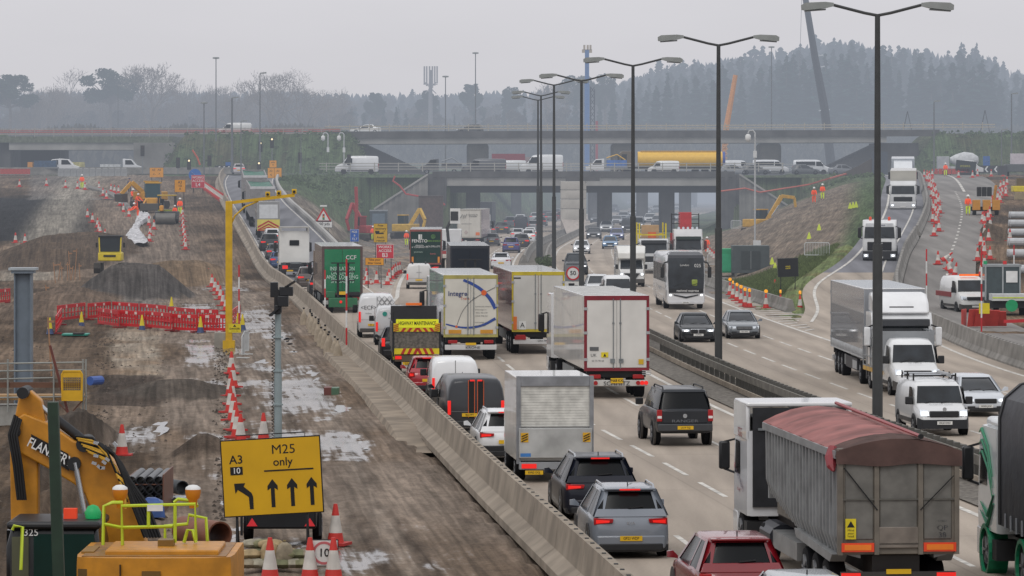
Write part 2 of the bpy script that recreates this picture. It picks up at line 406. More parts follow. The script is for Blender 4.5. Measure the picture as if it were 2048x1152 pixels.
    def mul(p, q, op='MULTIPLY'):
        t = n.new('ShaderNodeMath'); t.operation = op; l.new(p, t.inputs[0]); l.new(q, t.inputs[1]); return t.outputs[0]
    la = n.new('ShaderNodeAttribute'); la.attribute_name = 'lateral'; so_ = n.new('ShaderNodeSeparateXYZ'); l.new(tc.outputs['Object'], so_.inputs[0]); cx_ = n.new('ShaderNodeCombineXYZ'); l.new(la.outputs['Fac'], cx_.inputs[0])
    yy = n.new('ShaderNodeMath'); yy.operation = 'MULTIPLY'; yy.inputs[1].default_value = .028; l.new(so_.outputs[1], yy.inputs[0]); l.new(yy.outputs[0], cx_.inputs[1])
    def st(s):
        t = n.new('ShaderNodeTexNoise'); t.inputs['Scale'].default_value = s; t.inputs['Detail'].default_value = 2; t.inputs['Distortion'].default_value = .35; l.new(cx_.outputs[0], t.inputs[0]); return t.outputs[0]
    s1, s2 = st(1.3), st(5.0)
    f = mul(mul(mul(mr(s1, .35, .65, .78, 1.18), mr(s2, .35, .65, .72, 1.25)), mul(mr(a1, .3, .7, .78, 1.18), mr(a2, .3, .7, .76, 1.24))), mr(a3, .3, .7, .78, 1.2))
    v = n.new('ShaderNodeVectorMath'); v.operation = 'SCALE'; l.new(at.outputs[0], v.inputs[0]); l.new(f, v.inputs['Scale'])
    wetn = n.new('ShaderNodeMath'); wetn.operation = 'ADD'; l.new(mr(a1, .35, .65, -.35, .3), wetn.inputs[0])
    w2 = mul(mr(a2, .35, .65, -.16, .16), mul(mr(s2, .35, .65, -.16, .16), at.outputs['Alpha'], 'ADD'), 'ADD'); l.new(w2, wetn.inputs[1])
    wf = mr(wetn.outputs[0], .52, .9, 0, 1)
    mm = n.new('ShaderNodeMix'); mm.data_type = 'RGBA'; mm.blend_type = 'MULTIPLY'; l.new(wf, mm.inputs[0]); l.new(v.outputs[0], mm.inputs[6]); mm.inputs[7].default_value = (.6,.6,.6,1)
    l.new(mm.outputs[2], b.inputs['Base Color']); l.new(mr(wf, 0, 1, .95, .16), b.inputs['Roughness'])
    l.new(mr(wf, 0, 1, .15, .5), b.inputs['Specular IOR Level'])
    bp = n.new('ShaderNodeBump'); bp.inputs['Distance'].default_value = .12; l.new(mr(wf, 0, 1, .8, .02), bp.inputs['Strength']); l.new(mul(a2, a3, 'ADD'), bp.inputs['Height']); l.new(bp.outputs[0], b.inputs['Normal'])
    me.materials.append(m)
    o = bpy.data.objects.new('ground', me); C.objects.link(o); tag(o, kind='structure', label='muddy works ground and grass banks around the motorway', cat='ground')
build_ground()

def roadmat(name, col, stain=.22, joints=True):
    m, nt, b = newmat(name); n, l = nt.nodes, nt.links; c = lin(col)
    tc = n.new('ShaderNodeTexCoord')
    def nz(s, sc, d=5):
        mp = n.new('ShaderNodeMapping'); mp.inputs['Scale'].default_value = sc; l.new(tc.outputs['Object'], mp.inputs[0])
        t = n.new('ShaderNodeTexNoise'); t.inputs['Scale'].default_value = s; t.inputs['Detail'].default_value = d; l.new(mp.outputs[0], t.inputs[0]); return t.outputs[0]
    def mr(src, a, b_, c_, d_):
        t = n.new('ShaderNodeMapRange'); t.inputs[1].default_value = a; t.inputs[2].default_value = b_; t.inputs[3].default_value = c_; t.inputs[4].default_value = d_; l.new(src, t.inputs[0]); return t.outputs[0]
    def mul(p, q):
        t = n.new('ShaderNodeMath'); t.operation = 'MULTIPLY'; l.new(p, t.inputs[0]); l.new(q, t.inputs[1]); return t.outputs[0]
    uv = n.new('ShaderNodeUVMap')
    su = n.new('ShaderNodeSeparateXYZ'); l.new(uv.outputs[0], su.inputs[0])
    # wheel tracks: dark pairs along each lane (u counted in lanes)
    wv = n.new('ShaderNodeMath'); wv.operation = 'MULTIPLY'; wv.inputs[1].default_value = 4*PI; l.new(su.outputs[0], wv.inputs[0])
    cs = n.new('ShaderNodeMath'); cs.operation = 'COSINE'; l.new(wv.outputs[0], cs.inputs[0])
    f = mul(mul(mr(nz(.12,(1,.25,1)), .3, .7, 1-stain, 1+stain*.5), mr(nz(1.0,(1.6,.10,1)), .3, .7, 1-stain*.6, 1+stain*.45)), mul(mr(cs.outputs[0], -1, 1, 1.03, .88), mr(nz(14,(1,1,1),2), .3, .7, .93, 1.06)))
    if joints:
        fr = n.new('ShaderNodeMath'); fr.operation = 'FRACT'; dv = n.new('ShaderNodeMath'); dv.operation = 'MULTIPLY'; dv.inputs[1].default_value = 1/15.0; l.new(su.outputs[1], dv.inputs[0]); l.new(dv.outputs[0], fr.inputs[0])
        ju = n.new('ShaderNodeMath'); ju.operation = 'FRACT'; ao = n.new('ShaderNodeMath'); ao.operation = 'ADD'; ao.inputs[1].default_value = .06; l.new(su.outputs[0], ao.inputs[0]); l.new(ao.outputs[0], ju.inputs[0])
        f = mul(f, mul(mr(fr.outputs[0], .012, .02, .90, 1), mr(ju.outputs[0], .018, .028, .88, 1)))
    v = n.new('ShaderNodeVectorMath'); v.operation = 'SCALE'; cc = n.new('ShaderNodeRGB'); cc.outputs[0].default_value = (*c,1); l.new(cc.outputs[0], v.inputs[0]); l.new(f, v.inputs['Scale'])
    l.new(v.outputs[0], b.inputs['Base Color']); b.inputs['Roughness'].default_value = .85; b.inputs['Specular IOR Level'].default_value = .2
    return m
ROAD = roadmat('brushed_concrete_road', '#a99d90'); TARMAC = roadmat('tarmac', '#7b7b80', .2, False); HAUL = roadmat('worn_haul_tarmac', '#84807c', .25, False)
def strip(name, fa, fb, D0, D1, zf, mat, lane=3.05, step=3.0, n=1, label=None):
    vs, fs, uvs = [], [], []
    Ds = np.arange(D0, D1+.01, step)
    for D in Ds:
        a, b_ = fa(D), fb(D)
        for k in range(n+1):
            x = a + (b_-a)*k/n; vs.append((x, D, zf(x, D))); uvs.append(((x-Mc(D))/lane, D))
    for i in range(len(Ds)-1):
        for k in range(n): p = i*(n+1)+k; fs.append((p, p+1, p+n+2, p+n+1))
    me = bpy.data.meshes.new(name); me.from_pydata(vs, [], fs); me.materials.append(mat)
    uv = me.uv_layers.new(name='UVMap')
    for lp in me.loops: uv.data[lp.index].uv = uvs[lp.vertex_index]
    o = bpy.data.objects.new(name, me); C.objects.link(o); tag(o, kind='structure', label=label); return o
strip('road', lambda D: min(ML(D), SLc(D)) if D < 320 else ML(D)-.3, lambda D: Mc(D)+.9, 40, 1500, lambda x, D: 0.0, ROAD, n=3, label='concrete motorway carriageway, lanes heading away')
strip('road', lambda D: Mc(D)+2.7, lambda D: RBc(D)-.3 if D < 250 else (MR(D)+.5 if D > 300 else (RBc(250)-.3)*(1-(D-250)/50)+(MR(300)+.5)*(D-250)/50), 40, 1500, lambda x, D: 0.0, ROAD, n=3, label='concrete motorway carriageway, lanes coming closer')
strip('road', lambda D: MR(D), lambda D: Mc(D)+18, 296, 560, lambda x, D: .004, HAUL, label='worn verge strip beside the motorway')
strip('road', lambda D: SLc(D)+.3, lambda D: SRc(D)+.2, 341, 606, lambda x, D: zl(D)+.01, TARMAC, lane=3.7, label='exit slip road climbing to the roundabout')
strip('road', lambda D: SLc(D)+.3, lambda D: ML(D)+.5, 318, 345, lambda x, D: zl(D)-.006, ROAD, label='exit slip road start')
strip('road', lambda D: RLc(D)-.9, lambda D: RBc(D)-.3, 303, 606, lambda x, D: zr(D)+.012, TARMAC, lane=3.9, label='entry slip road coming down from the roundabout')
strip('road', lambda D: RLc(D)-.9, lambda D: RBc(D)-.3, 246, 304.1, lambda x, D: zr(D)+.010, ROAD, lane=3.9, label='foot of the entry slip road')
def RW(D): return 5.4+3.2*sst((D-390)/90)
strip('road', lambda D: RBc(D)+.4, lambda D: RBc(D)+RW(D), 190, 606, lambda x, D: zr(D)+.02, HAUL, lane=3.9, label='works road behind the concrete barrier')
strip('path', lambda D: SLc(D)-1.55, lambda D: SLc(D)-.4, 138, 207, lambda x, D: -.15 if x < SLc(D)-1.5 else .29*sst((D-139)/9)-.15, M('#8f8272', rough=.95, noise=.35, ns=.8, bump=.4), n=8, label='muddy concrete ledge along the barrier')
def flat(name, pts, z, mat, label=None, kind='structure'):
    o = MB().add([(x, y, z) for x, y in pts], [tuple(range(len(pts)))]).build(name, mat); tag(o, label=label, kind=kind); return o
for a, b_ in ((-150, None), (None, 150)):
    vs = []
    strip('road', (lambda D: -150.0) if a else (lambda D: Mc(606)+22.7), (lambda D: Mc(606)-16.4) if a else (lambda D: 150.0), 603, 626, lambda x, D: 8.24, TARMAC, label='roundabout road beyond the bank')
# painted markings
LINE = M('#cfcbc3', rough=.7, noise=.42, ns=2.5, name='road_paint')
mk = MB()
def line(fx, D0, D1, w=.18, dash=None, zf=lambda x, D: .006, step=3.0, ph=0.0):
    D = D0 + ph
    while D < D1:
        e = min(D + (dash[0] if dash else step), D1)
        x0, x1 = fx(D), fx(e)
        mk.quad((x0-w/2, D, zf(x0, D)), (x0+w/2, D, zf(x0, D)), (x1+w/2, e, zf(x1, e)), (x1-w/2, e, zf(x1, e)))
        D += dash[0]+dash[1] if dash else step
line(lambda D: Mc(D)-.05, 60, 900, .2)
for k in (1, 2, 3):
    line(lambda D, k=k: Mc(D)-2.9*k-.1*(k==1)*0, 60+2*k, 900 if k < 3 else 196, .15, (5.4, 2.8), ph=[0,2.2,4.4,1.0][k])
line(lambda D: ML(D)+.1, 282, 900, .28)
line(lambda D: SRc(D)-.1, 292, 600, .14, zf=lambda x, D: max(zl(D)+.02, .012))
line(lambda D: SLc(D)+.75, 60, 600, .12, zf=lambda x, D: max(zl(D)+.02, .008))
line(lambda D: (SLc(D)+SRc(D))/2, 400, 600, .14, (4, 5), zf=lambda x, D: zl(D)+.02)
line(lambda D: Mc(D)+3.9, 60, 900, .18)
line(lambda D: Mc(D)+6.9, 60, 900, .14, (5.2, 3.0)); line(lambda D: Mc(D)+9.8, 60, 900, .14, (5.2, 3.0), ph=1.5)
line(lambda D: Mc(D)+12.6, 198, 900, .22)
line(lambda D: Mc(D)+12.9, 60, 196, .14, (3, 3.5))
line(lambda D: RBc(D)-1.2, 60, 240, .2)
line(lambda D: RLc(D)-.1, 250, 600, .2, zf=lambda x, D: zr(D)+.03)
line(lambda D: RBc(D)-1.3, 262, 600, .14, zf=lambda x, D: zr(D)+.03)
line(lambda D: RBc(D)+3.4, 300, 470, .2, (2, 4), zf=lambda x, D: zr(D)+.03)
line(lambda D: RBc(D)+4.4, 470, 585, .3, (9, 1), zf=lambda x, D: zr(D)+.03)
for D in np.arange(286, 352, 2.5):              # left nose hatching
    a, b_ = SRc(D)+.25, ML(D)-.3
    mk.quad((a, D, .008), (b_, D-1.2, .008), (b_, D-.45, .008), (a, D+.75, .008))
for D in np.arange(228, 292, 3.6):              # right nose hatching
    a, b_ = Mc(D)+12.9, min(RLc(D)-.2, Mc(D)+12.9+(D-222)*.12)
    if b_-a > .5: mk.quad((a, D-1.5, .008), (b_, D, .03), (b_, D+.8, .03), (a, D-.7, .008))
tag(mk.build('road_marking', LINE), kind='structure', label='white lane lines and hatching')
# standing water
WATER = M('#57524c', rough=.1, noise=.2, spec=.6, name='muddy_water')
def puddle(px, py, wpx, hpx, seed, label):
    rnd = random.Random(seed); pts = []
    x, D = G(px, py)
    rx = wpx/2*D/F*1.25; zz = -.10 if SLc(D)-9.5 < x < SLc(D) else -.02; D0 = 77350/(py-hpx/2-YH); D1 = 77350/(py+hpx/2-YH); ry = abs(D0-D1)/2*1.25
    for i in range(40):
        a = 2*PI*i/40; r = 1+.35*mn.noise(Vector((math.cos(a)*1.7, math.sin(a)*1.7, seed)))+.18*mn.noise(Vector((math.cos(a)*6, math.sin(a)*6, seed)))
        pts.append((x+math.cos(a)*rx*r, D+math.sin(a)*ry*r))
    flat('puddle', pts, zz, WATER, label)
puddle(608, 660, 66, 60, 1, 'long puddle on the muddy haul road'); puddle(640, 735, 36, 36, 2, 'puddle beside the sunken box on the haul road')
puddle(722, 868, 96, 32, 3, 'wide puddle by the concrete ledge'); puddle(290, 862, 60, 34, 4, 'puddle on the flattened works pad'); puddle(372, 868, 50, 16, 5, 'thin puddle on the works pad')
puddle(430, 1005, 40, 16, 6, 'small puddle by the pipe bundle'); puddle(470, 1055, 80, 20, 7, 'puddle behind the steel pipe'); puddle(560, 700, 60, 50, 8, 'shallow water left of the long puddle'); puddle(370, 915, 60, 10, 9, 'sliver of water before the ditch')
puddle(700, 800, 50, 26, 10, 'shallow puddle midway along the ledge'); puddle(520, 650, 30, 60, 11, 'wet patch near the yellow gantry')
# ================================================================ barriers, bridges, lamps, trees
def along(f, D): 
    e = .5; return math.atan2(-(f(D+e)-f(D-e)), 2*e)      # heading (rotation about z) of the road at D
BCONC = M('#9b9082', rough=.9, noise=.3, ns=.9, bump=.25, spec=.2, dirt=.25); BCONC2 = M('#8c8984', rough=.9, noise=.3, ns=.9, bump=.25, spec=.2)
def barrier(label, f, D0, D1, zf, mat, side=-1, cat='concrete barrier', h=.95, step=3.0, w0=.36, w1=.09):
    """precast barrier line; side = which way the sloping face looks"""
    t = thing('concrete_barrier', label, cat, (f(D0), D0, zf(D0)))
    D, k = D0, 0
    ox, oy, oz = f(D0), D0, zf(D0)
    while D < D1:
        e = min(D+6.0, D1); mb = MB(); rings = []
        for q in (D, (D+e)/2, e-.04):
            x, z = f(q), zf(q)
            pr = [(-w0,-.1),(-w0,.1),(-.2,.34),(-w1,h),(w1,h),(.2,.34),(w0,.1),(w0,-.1)]
            rings.append([(x+a-ox, q-oy, z+b_-oz) for a, b_ in pr])
        mb.loft(rings)
        if D < 210 and side:
            for j in range(5):
                q = D+.6+j*1.2; x = f(q)
                mb.box(x-.045-ox, q-oy, h+zf(q)-oz-.01, x+.045-ox, q+.22-oy, h+zf(q)-oz+.012, mi=1)
        mb.build('barrier_block', [mat, INK], t)
        D += 6.0; k += 1
        if k > 92: break
    return t
barrier('long pale concrete barrier between the muddy haul road and the queue of traffic', lambda D: SLc(D)-.05, 62, 600, lambda D: max(zl(D), 0)+.0, BCONC, h=1.02, w0=.52, w1=.1)
barrier('concrete barrier curving along the works road beyond the grey lorry', RBc, 110, 350, lambda D: zr(D), BCONC2, h=1.0)
barrier('concrete barrier up the entry slip road under the cones', RBc, 356, 600, lambda D: zr(D), BCONC2, h=.8)
barrier('short concrete barrier run beside the coach and left of the lamp cones', lambda D: Mc(D)+15.3-(D-268)*.012, 268, 372, lambda D: 0.0, BCONC2, h=.8)
barrier('low kerb wall along the right edge of the exit slip road', lambda D: SRc(D)+.5, 372, 600, lambda D: zl(D), M('#aaa8a4', rough=.9), side=0, h=.55, w0=.16, w1=.12)
barrier('concrete barrier on the outside of the roundabout by the white tipper van', lambda D: -75+(D-596)*3.0, 597, 608, lambda D: 8.25, BCONC2, side=0)
# central reserve: gravel, kerb, guard rail
MEDG = M('#76716a', rough=.95, noise=.5, ns=6, bump=.6, spec=.2)
strip('path', lambda D: Mc(D)+.45, lambda D: Mc(D)+3.2, 40, 700, lambda x, D: .05, MEDG, label='gravel central reserve')
gr = thing('guard_rail', 'double sided steel guard rail on close posts along the central reserve', 'guard rail', (Mc(100)+2.6, 100, 0))
GRM = M('#5f5d58', rough=.75, noise=.3, metal=.2); GRB = M('#6e6a62', rough=.85, noise=.3)
postm = MB().box(-.09,-.11,0,.09,.11,.86).mesh('post', GRM); blockm = MB().box(-.28,-.05,.5,-.1,.05,.76).box(.1,-.05,.5,.28,.05,.76)
D, k = 92, 0
while k < 98:
    inst('post', postm, gr, (Mc(D)+2.55-gr.location.x, D-100, 0), (0,0,along(Mc, D))); D += 1.05 if D < 175 else 2.0; k += 1
for off in (-.25, .25, -.62):
    for z0 in (((.50,.78) if off != -.62 else (.1,.3)),):
        rings = []
        for D in np.arange(80, 330 if off != -.62 else 330, 4.0):
            x = Mc(D)+2.55+off-gr.location.x
            rings.append([(x-.04,D-100,z0[0]),(x-.04,D-100,z0[1]),(x+.04,D-100,z0[1]),(x+.04,D-100,z0[0])])
        MB().loft(rings).build('rail' if off != -.62 else 'kerb_beam', GRB if off != -.62 else BCONC, gr)
for D0, D1, lb in ((405, 590, 'low concrete planter wall of the central reserve below the far lamps'),):
    barrier(lb, lambda D: Mc(D)+1.0, D0, D1, lambda D: 0.0, BCONC2, h=.8)
    barrier('right hand wall of the far central reserve towards the precast pier', lambda D: Mc(D)+3.1, D0, D1, lambda D: 0.0, BCONC2, h=.8)
BUSH = M('#556042', rough=.9, noise=.5, ns=3)
# ---- bridges
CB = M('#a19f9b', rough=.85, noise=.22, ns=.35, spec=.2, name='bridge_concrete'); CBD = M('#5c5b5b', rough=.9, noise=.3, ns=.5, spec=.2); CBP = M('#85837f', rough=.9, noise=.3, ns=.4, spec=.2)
def ribbed(name, x0, x1, zt, y, th, parent, mat, base=0.0, rib=.55):
    """wall with a sloping top (zt(x)) and vertical ribs"""
    mb = MB(); x = x0; xs_ = []
    while x < x1: xs_.append(x); x += rib
    xs_.append(x1)
    for i in range(len(xs_)-1):
        a, b_ = xs_[i], xs_[i+1]; d = .12 if i % 2 else 0
        mb.loft([[(a, y-d, base), (a, y+th, base), (a, y+th, zt(a)), (a, y-d, zt(a))], [(b_, y-d, base), (b_, y+th, base), (b_, y+th, zt(b_)), (b_, y-d, zt(b_))]])
    return mb.build(name, mat, parent)
def railing(parent, x0, x1, y, z, post=3.6, hh=1.25, col='#a5a39c', rails=(.35,.75,1.15), name='parapet'):
    m_ = M(col, rough=.7)
    for r_ in rails: MB().box(x0, y-.03, z+r_-.05, x1, y+.03, z+r_+.05).build('rail', m_, parent)
    pm = MB().box(-.07,-.07,0,.07,.07,hh).mesh('post', m_); x = x0+1
    while x < x1: inst('post', pm, parent, (x, y, z)); x += post
bx0, bx1 = GX(893, 602), GX(1441, 602)
b1 = thing('road_bridge', 'lower concrete bridge carrying the roundabout traffic over the motorway', 'bridge', ((bx0+bx1)/2, 602, 0)); b1x = b1.location.x
MB().box(bx0-b1x, 0, 6.55, bx1-b1x, 15, 8.2).build('deck', CB, b1, bevel=.06)
MB().box(bx0-b1x-2, -.35, 7.75, bx1-b1x+2, .0, 8.62).build('edge_beam', CBD, b1, bevel=.04)
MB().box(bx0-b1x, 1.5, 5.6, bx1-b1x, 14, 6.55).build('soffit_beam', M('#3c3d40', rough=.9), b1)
railing(b1, bx0-b1x-18, bx1-b1x+9, -.1, 8.6, 3.4)
ribbed('abutment', bx0-b1x-3.0, bx0-b1x, lambda x: 8.2, -.3, 14, b1, CBD)
ribbed('abutment', bx1-b1x, bx1-b1x+3.0, lambda x: 8.2, -.3, 14, b1, CBD)
for px in (946, 1210, 1335):
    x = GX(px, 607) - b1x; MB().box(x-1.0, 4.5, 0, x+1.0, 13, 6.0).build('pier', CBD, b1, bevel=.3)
def wing(label, xa, xb, za, zb):
    t = thing('wing_wall', label, 'retaining wall', ((xa+xb)/2, 600.5, 0)); c = t.location.x
    ribbed('wall_face', xa-c, xb-c, lambda x: za+(zb-za)*((x+c-xa)/(xb-xa)), 0, .8, t, CBP, rib=.42)
    a = MB(); a.bar((xa-c, -.1, za+.12), (xb-c, -.1, zb+.12), .5, .25); a.build('coping', CB, t)
wing('ribbed concrete wing wall stepping down left of the lower bridge', GX(748, 600), bx0-2.6, 3.2, 8.1)
wing('ribbed concrete wing wall sloping down right of the lower bridge', bx1+2.6, GX(1582, 600), 8.1, 3.4)
b2 = thing('road_bridge', 'second roundabout bridge seen through the arch of the lower bridge', 'bridge', (GX(1200, 735), 735, 0)); c2 = b2.location.x
MB().box(-30, 0, 6.6, 32, 14, 8.1).build('deck', CB, b2); MB().box(-32, -.3, 7.8, 34, 0, 8.6).build('edge_beam', CBD, b2)
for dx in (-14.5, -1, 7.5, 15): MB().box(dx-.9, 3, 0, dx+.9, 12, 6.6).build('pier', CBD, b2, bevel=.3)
ribbed('abutment', -34, -22, lambda x: 8, -.2, 14, b2, CBD); ribbed('abutment', 28, 40, lambda x: 8, -.2, 14, b2, CBD)
railing(b2, -34, 36, -.1, 8.6, 4)
# upper road A3
zA = 14.15; yA = 645
def a3z(x): return zA + .0030*(x-10) + .0
b3 = thing('road_bridge', 'upper bridge crossing right over the roundabout with white traffic on it', 'bridge', (16, yA, 0))
xa, xb = GX(728, yA), GX(1760, yA)
def slab(x0, x1, y0, y1, z0, z1, c, name, mat, parent, bev=0):
    mb = MB(); mb.loft([[(x-c, y0, z0+a3z(x)-zA), (x-c, y1, z0+a3z(x)-zA), (x-c, y1, z1+a3z(x)-zA), (x-c, y0, z1+a3z(x)-zA)] for x in np.linspace(x0, x1, 9)]); return mb.build(name, mat, parent, bevel=bev)
slab(xa-1, xb+1, 0, 22, 12.85, 14.0, 16, 'deck', CB, b3); slab(GX(648, yA), xb+9, -.4, .0, 13.75, 14.75, 16, 'edge_beam', CBD, b3)
for px in (955, 1245, 1541):
    x = GX(px, yA+5)-16; w_ = 1.6 if px != 955 else 1.65
    MB().box(x-w_, 4, 8.1, x+w_, 16, 12.9).build('pier', CBP, b3, bevel=.5)
for x, s_ in ((xa-16, -1), (xb-16, 1)):
    MB().box(min(x, x+6*s_), 1.5, 6, max(x, x+6*s_), 20, 12.9).build('abutment', CBD, b3)
    MB().prism([(x+.0*s_, 12.7), (x+.0*s_, 8), (x-10*s_, 8)] if s_ < 0 else [(x, 12.7), (x, 8), (x-10, 8)], 'y', 3, 19).build('slope_paving', M('#5d5d5f', rough=.9), b3)
rr = thing('bridge_railing', 'tan post and rail parapet along the edge of the upper bridge', 'railing', (16, yA-.2, 0))
TANR = M('#b0a898', rough=.8)
for h_ in (.35, .75): slab(GX(650, yA), GX(1990, yA), 0, .08, 14.7+h_, 14.85+h_, 16, 'rail', TANR, rr)
pm = MB().box(-.06,-.06,0,.06,.06,1.15).mesh('post', TANR); x = GX(660, yA)
while x < GX(1990, yA): inst('post', pm, rr, (x-16, 0, a3z(x)+.55)); x += 3.0
b4 = thing('road_bridge', 'small upper bridge at the left edge over the dark underpass', 'bridge', (GX(180, yA), yA, 0)); c4 = b4.location.x
MB().box(GX(18, yA)-c4, 0, 11.85, GX(272, yA)-c4, 22, 12.95).build('deck', CB, b4); MB().box(GX(-40, yA)-c4, -.3, 12.95, GX(345, yA)-c4, 22, 13.9).build('edge_beam', M('#6a7060', rough=.9, noise=.35), b4)
MB().box(GX(-60, yA)-c4, .8, 7, GX(20, yA)-c4, 22, 12.95).build('abutment', CBD, b4)
MB().box(GX(100, yA)-c4, 14, 7, GX(110, yA)-c4, 20, 11.85).build('pier', CBD, b4); MB().box(GX(20, yA)-c4, 14, 7, GX(100, yA)-c4, 16, 11.85).build('underpass', M('#15161a', rough=1), b4)  # near-black slab paints the shade inside the underpass opening
MB().box(GX(268, yA)-c4, -.6, 7, GX(350, yA)-c4, 22, 12.95).build('abutment', CBP, b4)
rl2 = thing('bridge_railing', 'red netted parapet along the upper road at the left edge', 'railing', (-50, yA-.3, 0))
for h_ in (.3, .55, .8, 1.05): MB().bar((-35, 0, 13.9+h_), (30 if h_ < .5 else 24, 0, 14.1+h_), .07, .12).build('rail', M('#b4584c' if h_ in (.55,.8) else '#a79c92', rough=.8), rl2)
pm2 = MB().box(-.05,-.05,0,.05,.05,1.5).mesh('post', M('#9c978f')); 
for x in np.arange(-34, 30, 2.9): inst('post', pm2, rl2, (x, 0, 13.75))
# precast pier under construction by the central reserve
pp = thing('bridge_pier', 'tall precast concrete block pier rising from a flared base in the central reserve', 'pier', (Mc(585)+2.2, 585, 0))
PC = M('#b5b0a8', rough=.85, noise=.12, ns=.6); PC2 = M('#b0a69e', rough=.85, noise=.15)
z = 1.9
for i, h_ in enumerate((1.6, 1.35, 1.25, 1.2)):
    MB().prism([(-1.75,-.2),(-.9,-.9),(.9,-.9),(1.75,-.2),(1.75,6),(-1.75,6)], 'z', z, z+h_-.06).build('pier_block', PC, pp, bevel=.05); z += h_
MB().loft([[(-1.7,-.9,2),(1.7,-.9,2),(1.7,6,2),(-1.7,6,2)],[(-1.3,-3,0.9),(1.5,-3,0.9),(1.6,6,.9),(-1.7,6,.9)],[(-1.0,-9,0),(1.8,-9,0),(1.8,6,0),(-1.6,6,0)]]).build('flared_base', PC2, pp, smooth=60)
MB().box(-1.1,-.5,7.3,3.6,.2,7.9).build('bearing_shelf', CBD, pp)
# ---- lamps
LPOLE = M('#3c3e3f', rough=.6, noise=.15); LHEAD = M('#8d918f', rough=.5, noise=.1)
def lamp_head_mesh(s):
    mb = MB(); mb.loft([[(s*0,-.09,-.05),(s*0,.09,-.05),(s*0,.09,.07),(s*0,-.09,.07)],[(s*.3,-.2,-.1),(s*.3,.2,-.1),(s*.3,.2,.12),(s*.3,-.2,.12)],[(s*1.0,-.2,-.13),(s*1.0,.2,-.13),(s*1.0,.2,.14),(s*1.0,-.2,.14)],[(s*1.15,-.14,-.1),(s*1.15,.14,-.1),(s*1.15,.14,.07),(s*1.15,-.14,.07)]])
    return mb
def street_lamp(label, x, D, h, r=.14, single=0, z=0, group=None, arm=1.55, cat='street lamp'):
    t = thing('street_lamp', label, cat, (x, D, z), 0, group)
    MB().path([(0,0,0),(0,0,h*.44),(0,0,h*.441),(0,0,h)], [r*1.25, r*1.15, r*.85, r*.62], 10).build('pole', LPOLE, t, smooth=60)
    for s_ in ((-1, 1) if not single else (single,)):
        MB().path([(0,0,h-.05),(s_*arm*.3,0,h+.04),(s_*arm,0,h+.32)], .055, 6).build('arm', LPOLE, t)
        hd = lamp_head_mesh(s_).build('lamp_head', LHEAD, t, smooth=50, loc=(s_*arm, 0, h+.33)); hd.rotation_euler = (0, R(-4*s_)*-1, 0)
        MB().box(min(s_*.3, s_*1.05), -.16, -.17, max(s_*.3, s_*1.05), .16, -.12).build('diffuser', M('#5b5f60', rough=.3), hd)
    return t
street_lamp('nearest and tallest double street lamp, in front of the white pickup lorry', GX(1755, 150.5), 150.5, 14.55, .155)
street_lamp('double street lamp second nearest, right of the black and white coach', GX(1437, 189), 189, 14.6)
street_lamp('double street lamp rising behind the white refrigerated trailer', GX(1266, 231), 231, 14.7)
street_lamp('double street lamp behind the round speed limit sign', GX(1163, 271), 271, 14.7)
street_lamp('double street lamp on the planter, right hand pole of the close trio', GX(1108, 331), 331, 15.6)
street_lamp('double street lamp on the planter with its base in the shrubs', GX(1082, 392), 392, 15.8)
street_lamp('dark headed double street lamp, farthest of the central reserve', GX(1076, 430), 430, 16.0)
def hi(px, pyt, pyb, D, label, single=0, r=.12, flat_=True):
    zb = GZ(pyb, D); h = GZ(pyt, D)-zb; t = thing('lamp_column', label, 'lamp column', (GX(px, D), D, zb))
    MB().path([(0,0,0),(0,0,h)], [r, r*.55], 8).build('pole', M('#6a6d70', rough=.6), t, smooth=60)
    if single: MB().loft([[(0,-.1,h-.05),(0,.1,h-.05),(0,.1,h+.1),(0,-.1,h+.1)],[(single*.9,-.2,h),(single*.9,.2,h),(single*.9,.2,h+.22),(single*.9,-.2,h+.22)]]).build('lamp_head', LHEAD, t)
    else: MB().lathe([(.05,h),(.5,h+.05),(.5,h+.25),(.1,h+.3)], n=8).build('lamp_head', LHEAD, t)
for a in ((432,118,365,640,'tall slim lamp column with a flat ring top at the left'),(520,147,362,600,'dark lamp column with an angled head above the exit slip road',1),(951,108,350,690,'tall lamp column behind the upper bridge between two cars'),
          (891,155,350,680,'slim lamp column with a small round head left of the middle column'),(1543,96,330,700,'tall lamp column in front of the conifers at the right'),(236,172,300,760,'half hidden lamp column among the left trees',1,.09),
          (408,208,372,590,'grey lamp column rising beside the blue arrow sign'),(464,196,345,595,'short thick camera column near the white van on the upper road',1,.2),(1868,203,343,585,'camera column on the right bank beside the mixer lorry',1),
          (2023,188,335,600,'camera column at the right edge above the chevrons',1),(2003,260,345,590,'low grey column with twin lamps at the right edge',1,.1)): hi(*a)
hi(482, 243, 345, 596, 'white dome camera column left of the exit slip road', 1, .1); hi(602, 262, 350, 588, 'thin signal column on the green bank', 1, .07)
def cctv(px, pyt, pyb, D, label):
    zb = GZ(pyb, D); h = GZ(pyt, D)-zb; t = thing('camera_mast', label, 'camera mast', (GX(px, D), D, zb))
    MB().path([(0,0,0),(0,0,h-.5),(0,0,h-.1),(-.2,0,h+.15),(-.55,0,h+.15),(-.7,0,h-.15)], .09, 8).build('pole', M('#b3b5b6', rough=.5), t, smooth=60)
    MB().lathe([(.12,h-.2),(.28,h-.35),(.3,h-.75),(.12,h-1.0)], (-.7,0,0), n=10).build('camera_dome', WHITE, t, smooth=60)
    MB().box(-.18,-.18,h-2.6,.18,.18,h-1.9).build('junction_box', M('#d0d2d2'), t)
cctv(1510, 264, 520, 430, 'curved camera mast standing on the bank by the yellow excavator'); cctv(688, 268, 332, 600, 'curved camera mast beside the white van on the roundabout'); cctv(656, 268, 300, 610, 'curved camera mast, left one of the pair above the white van')
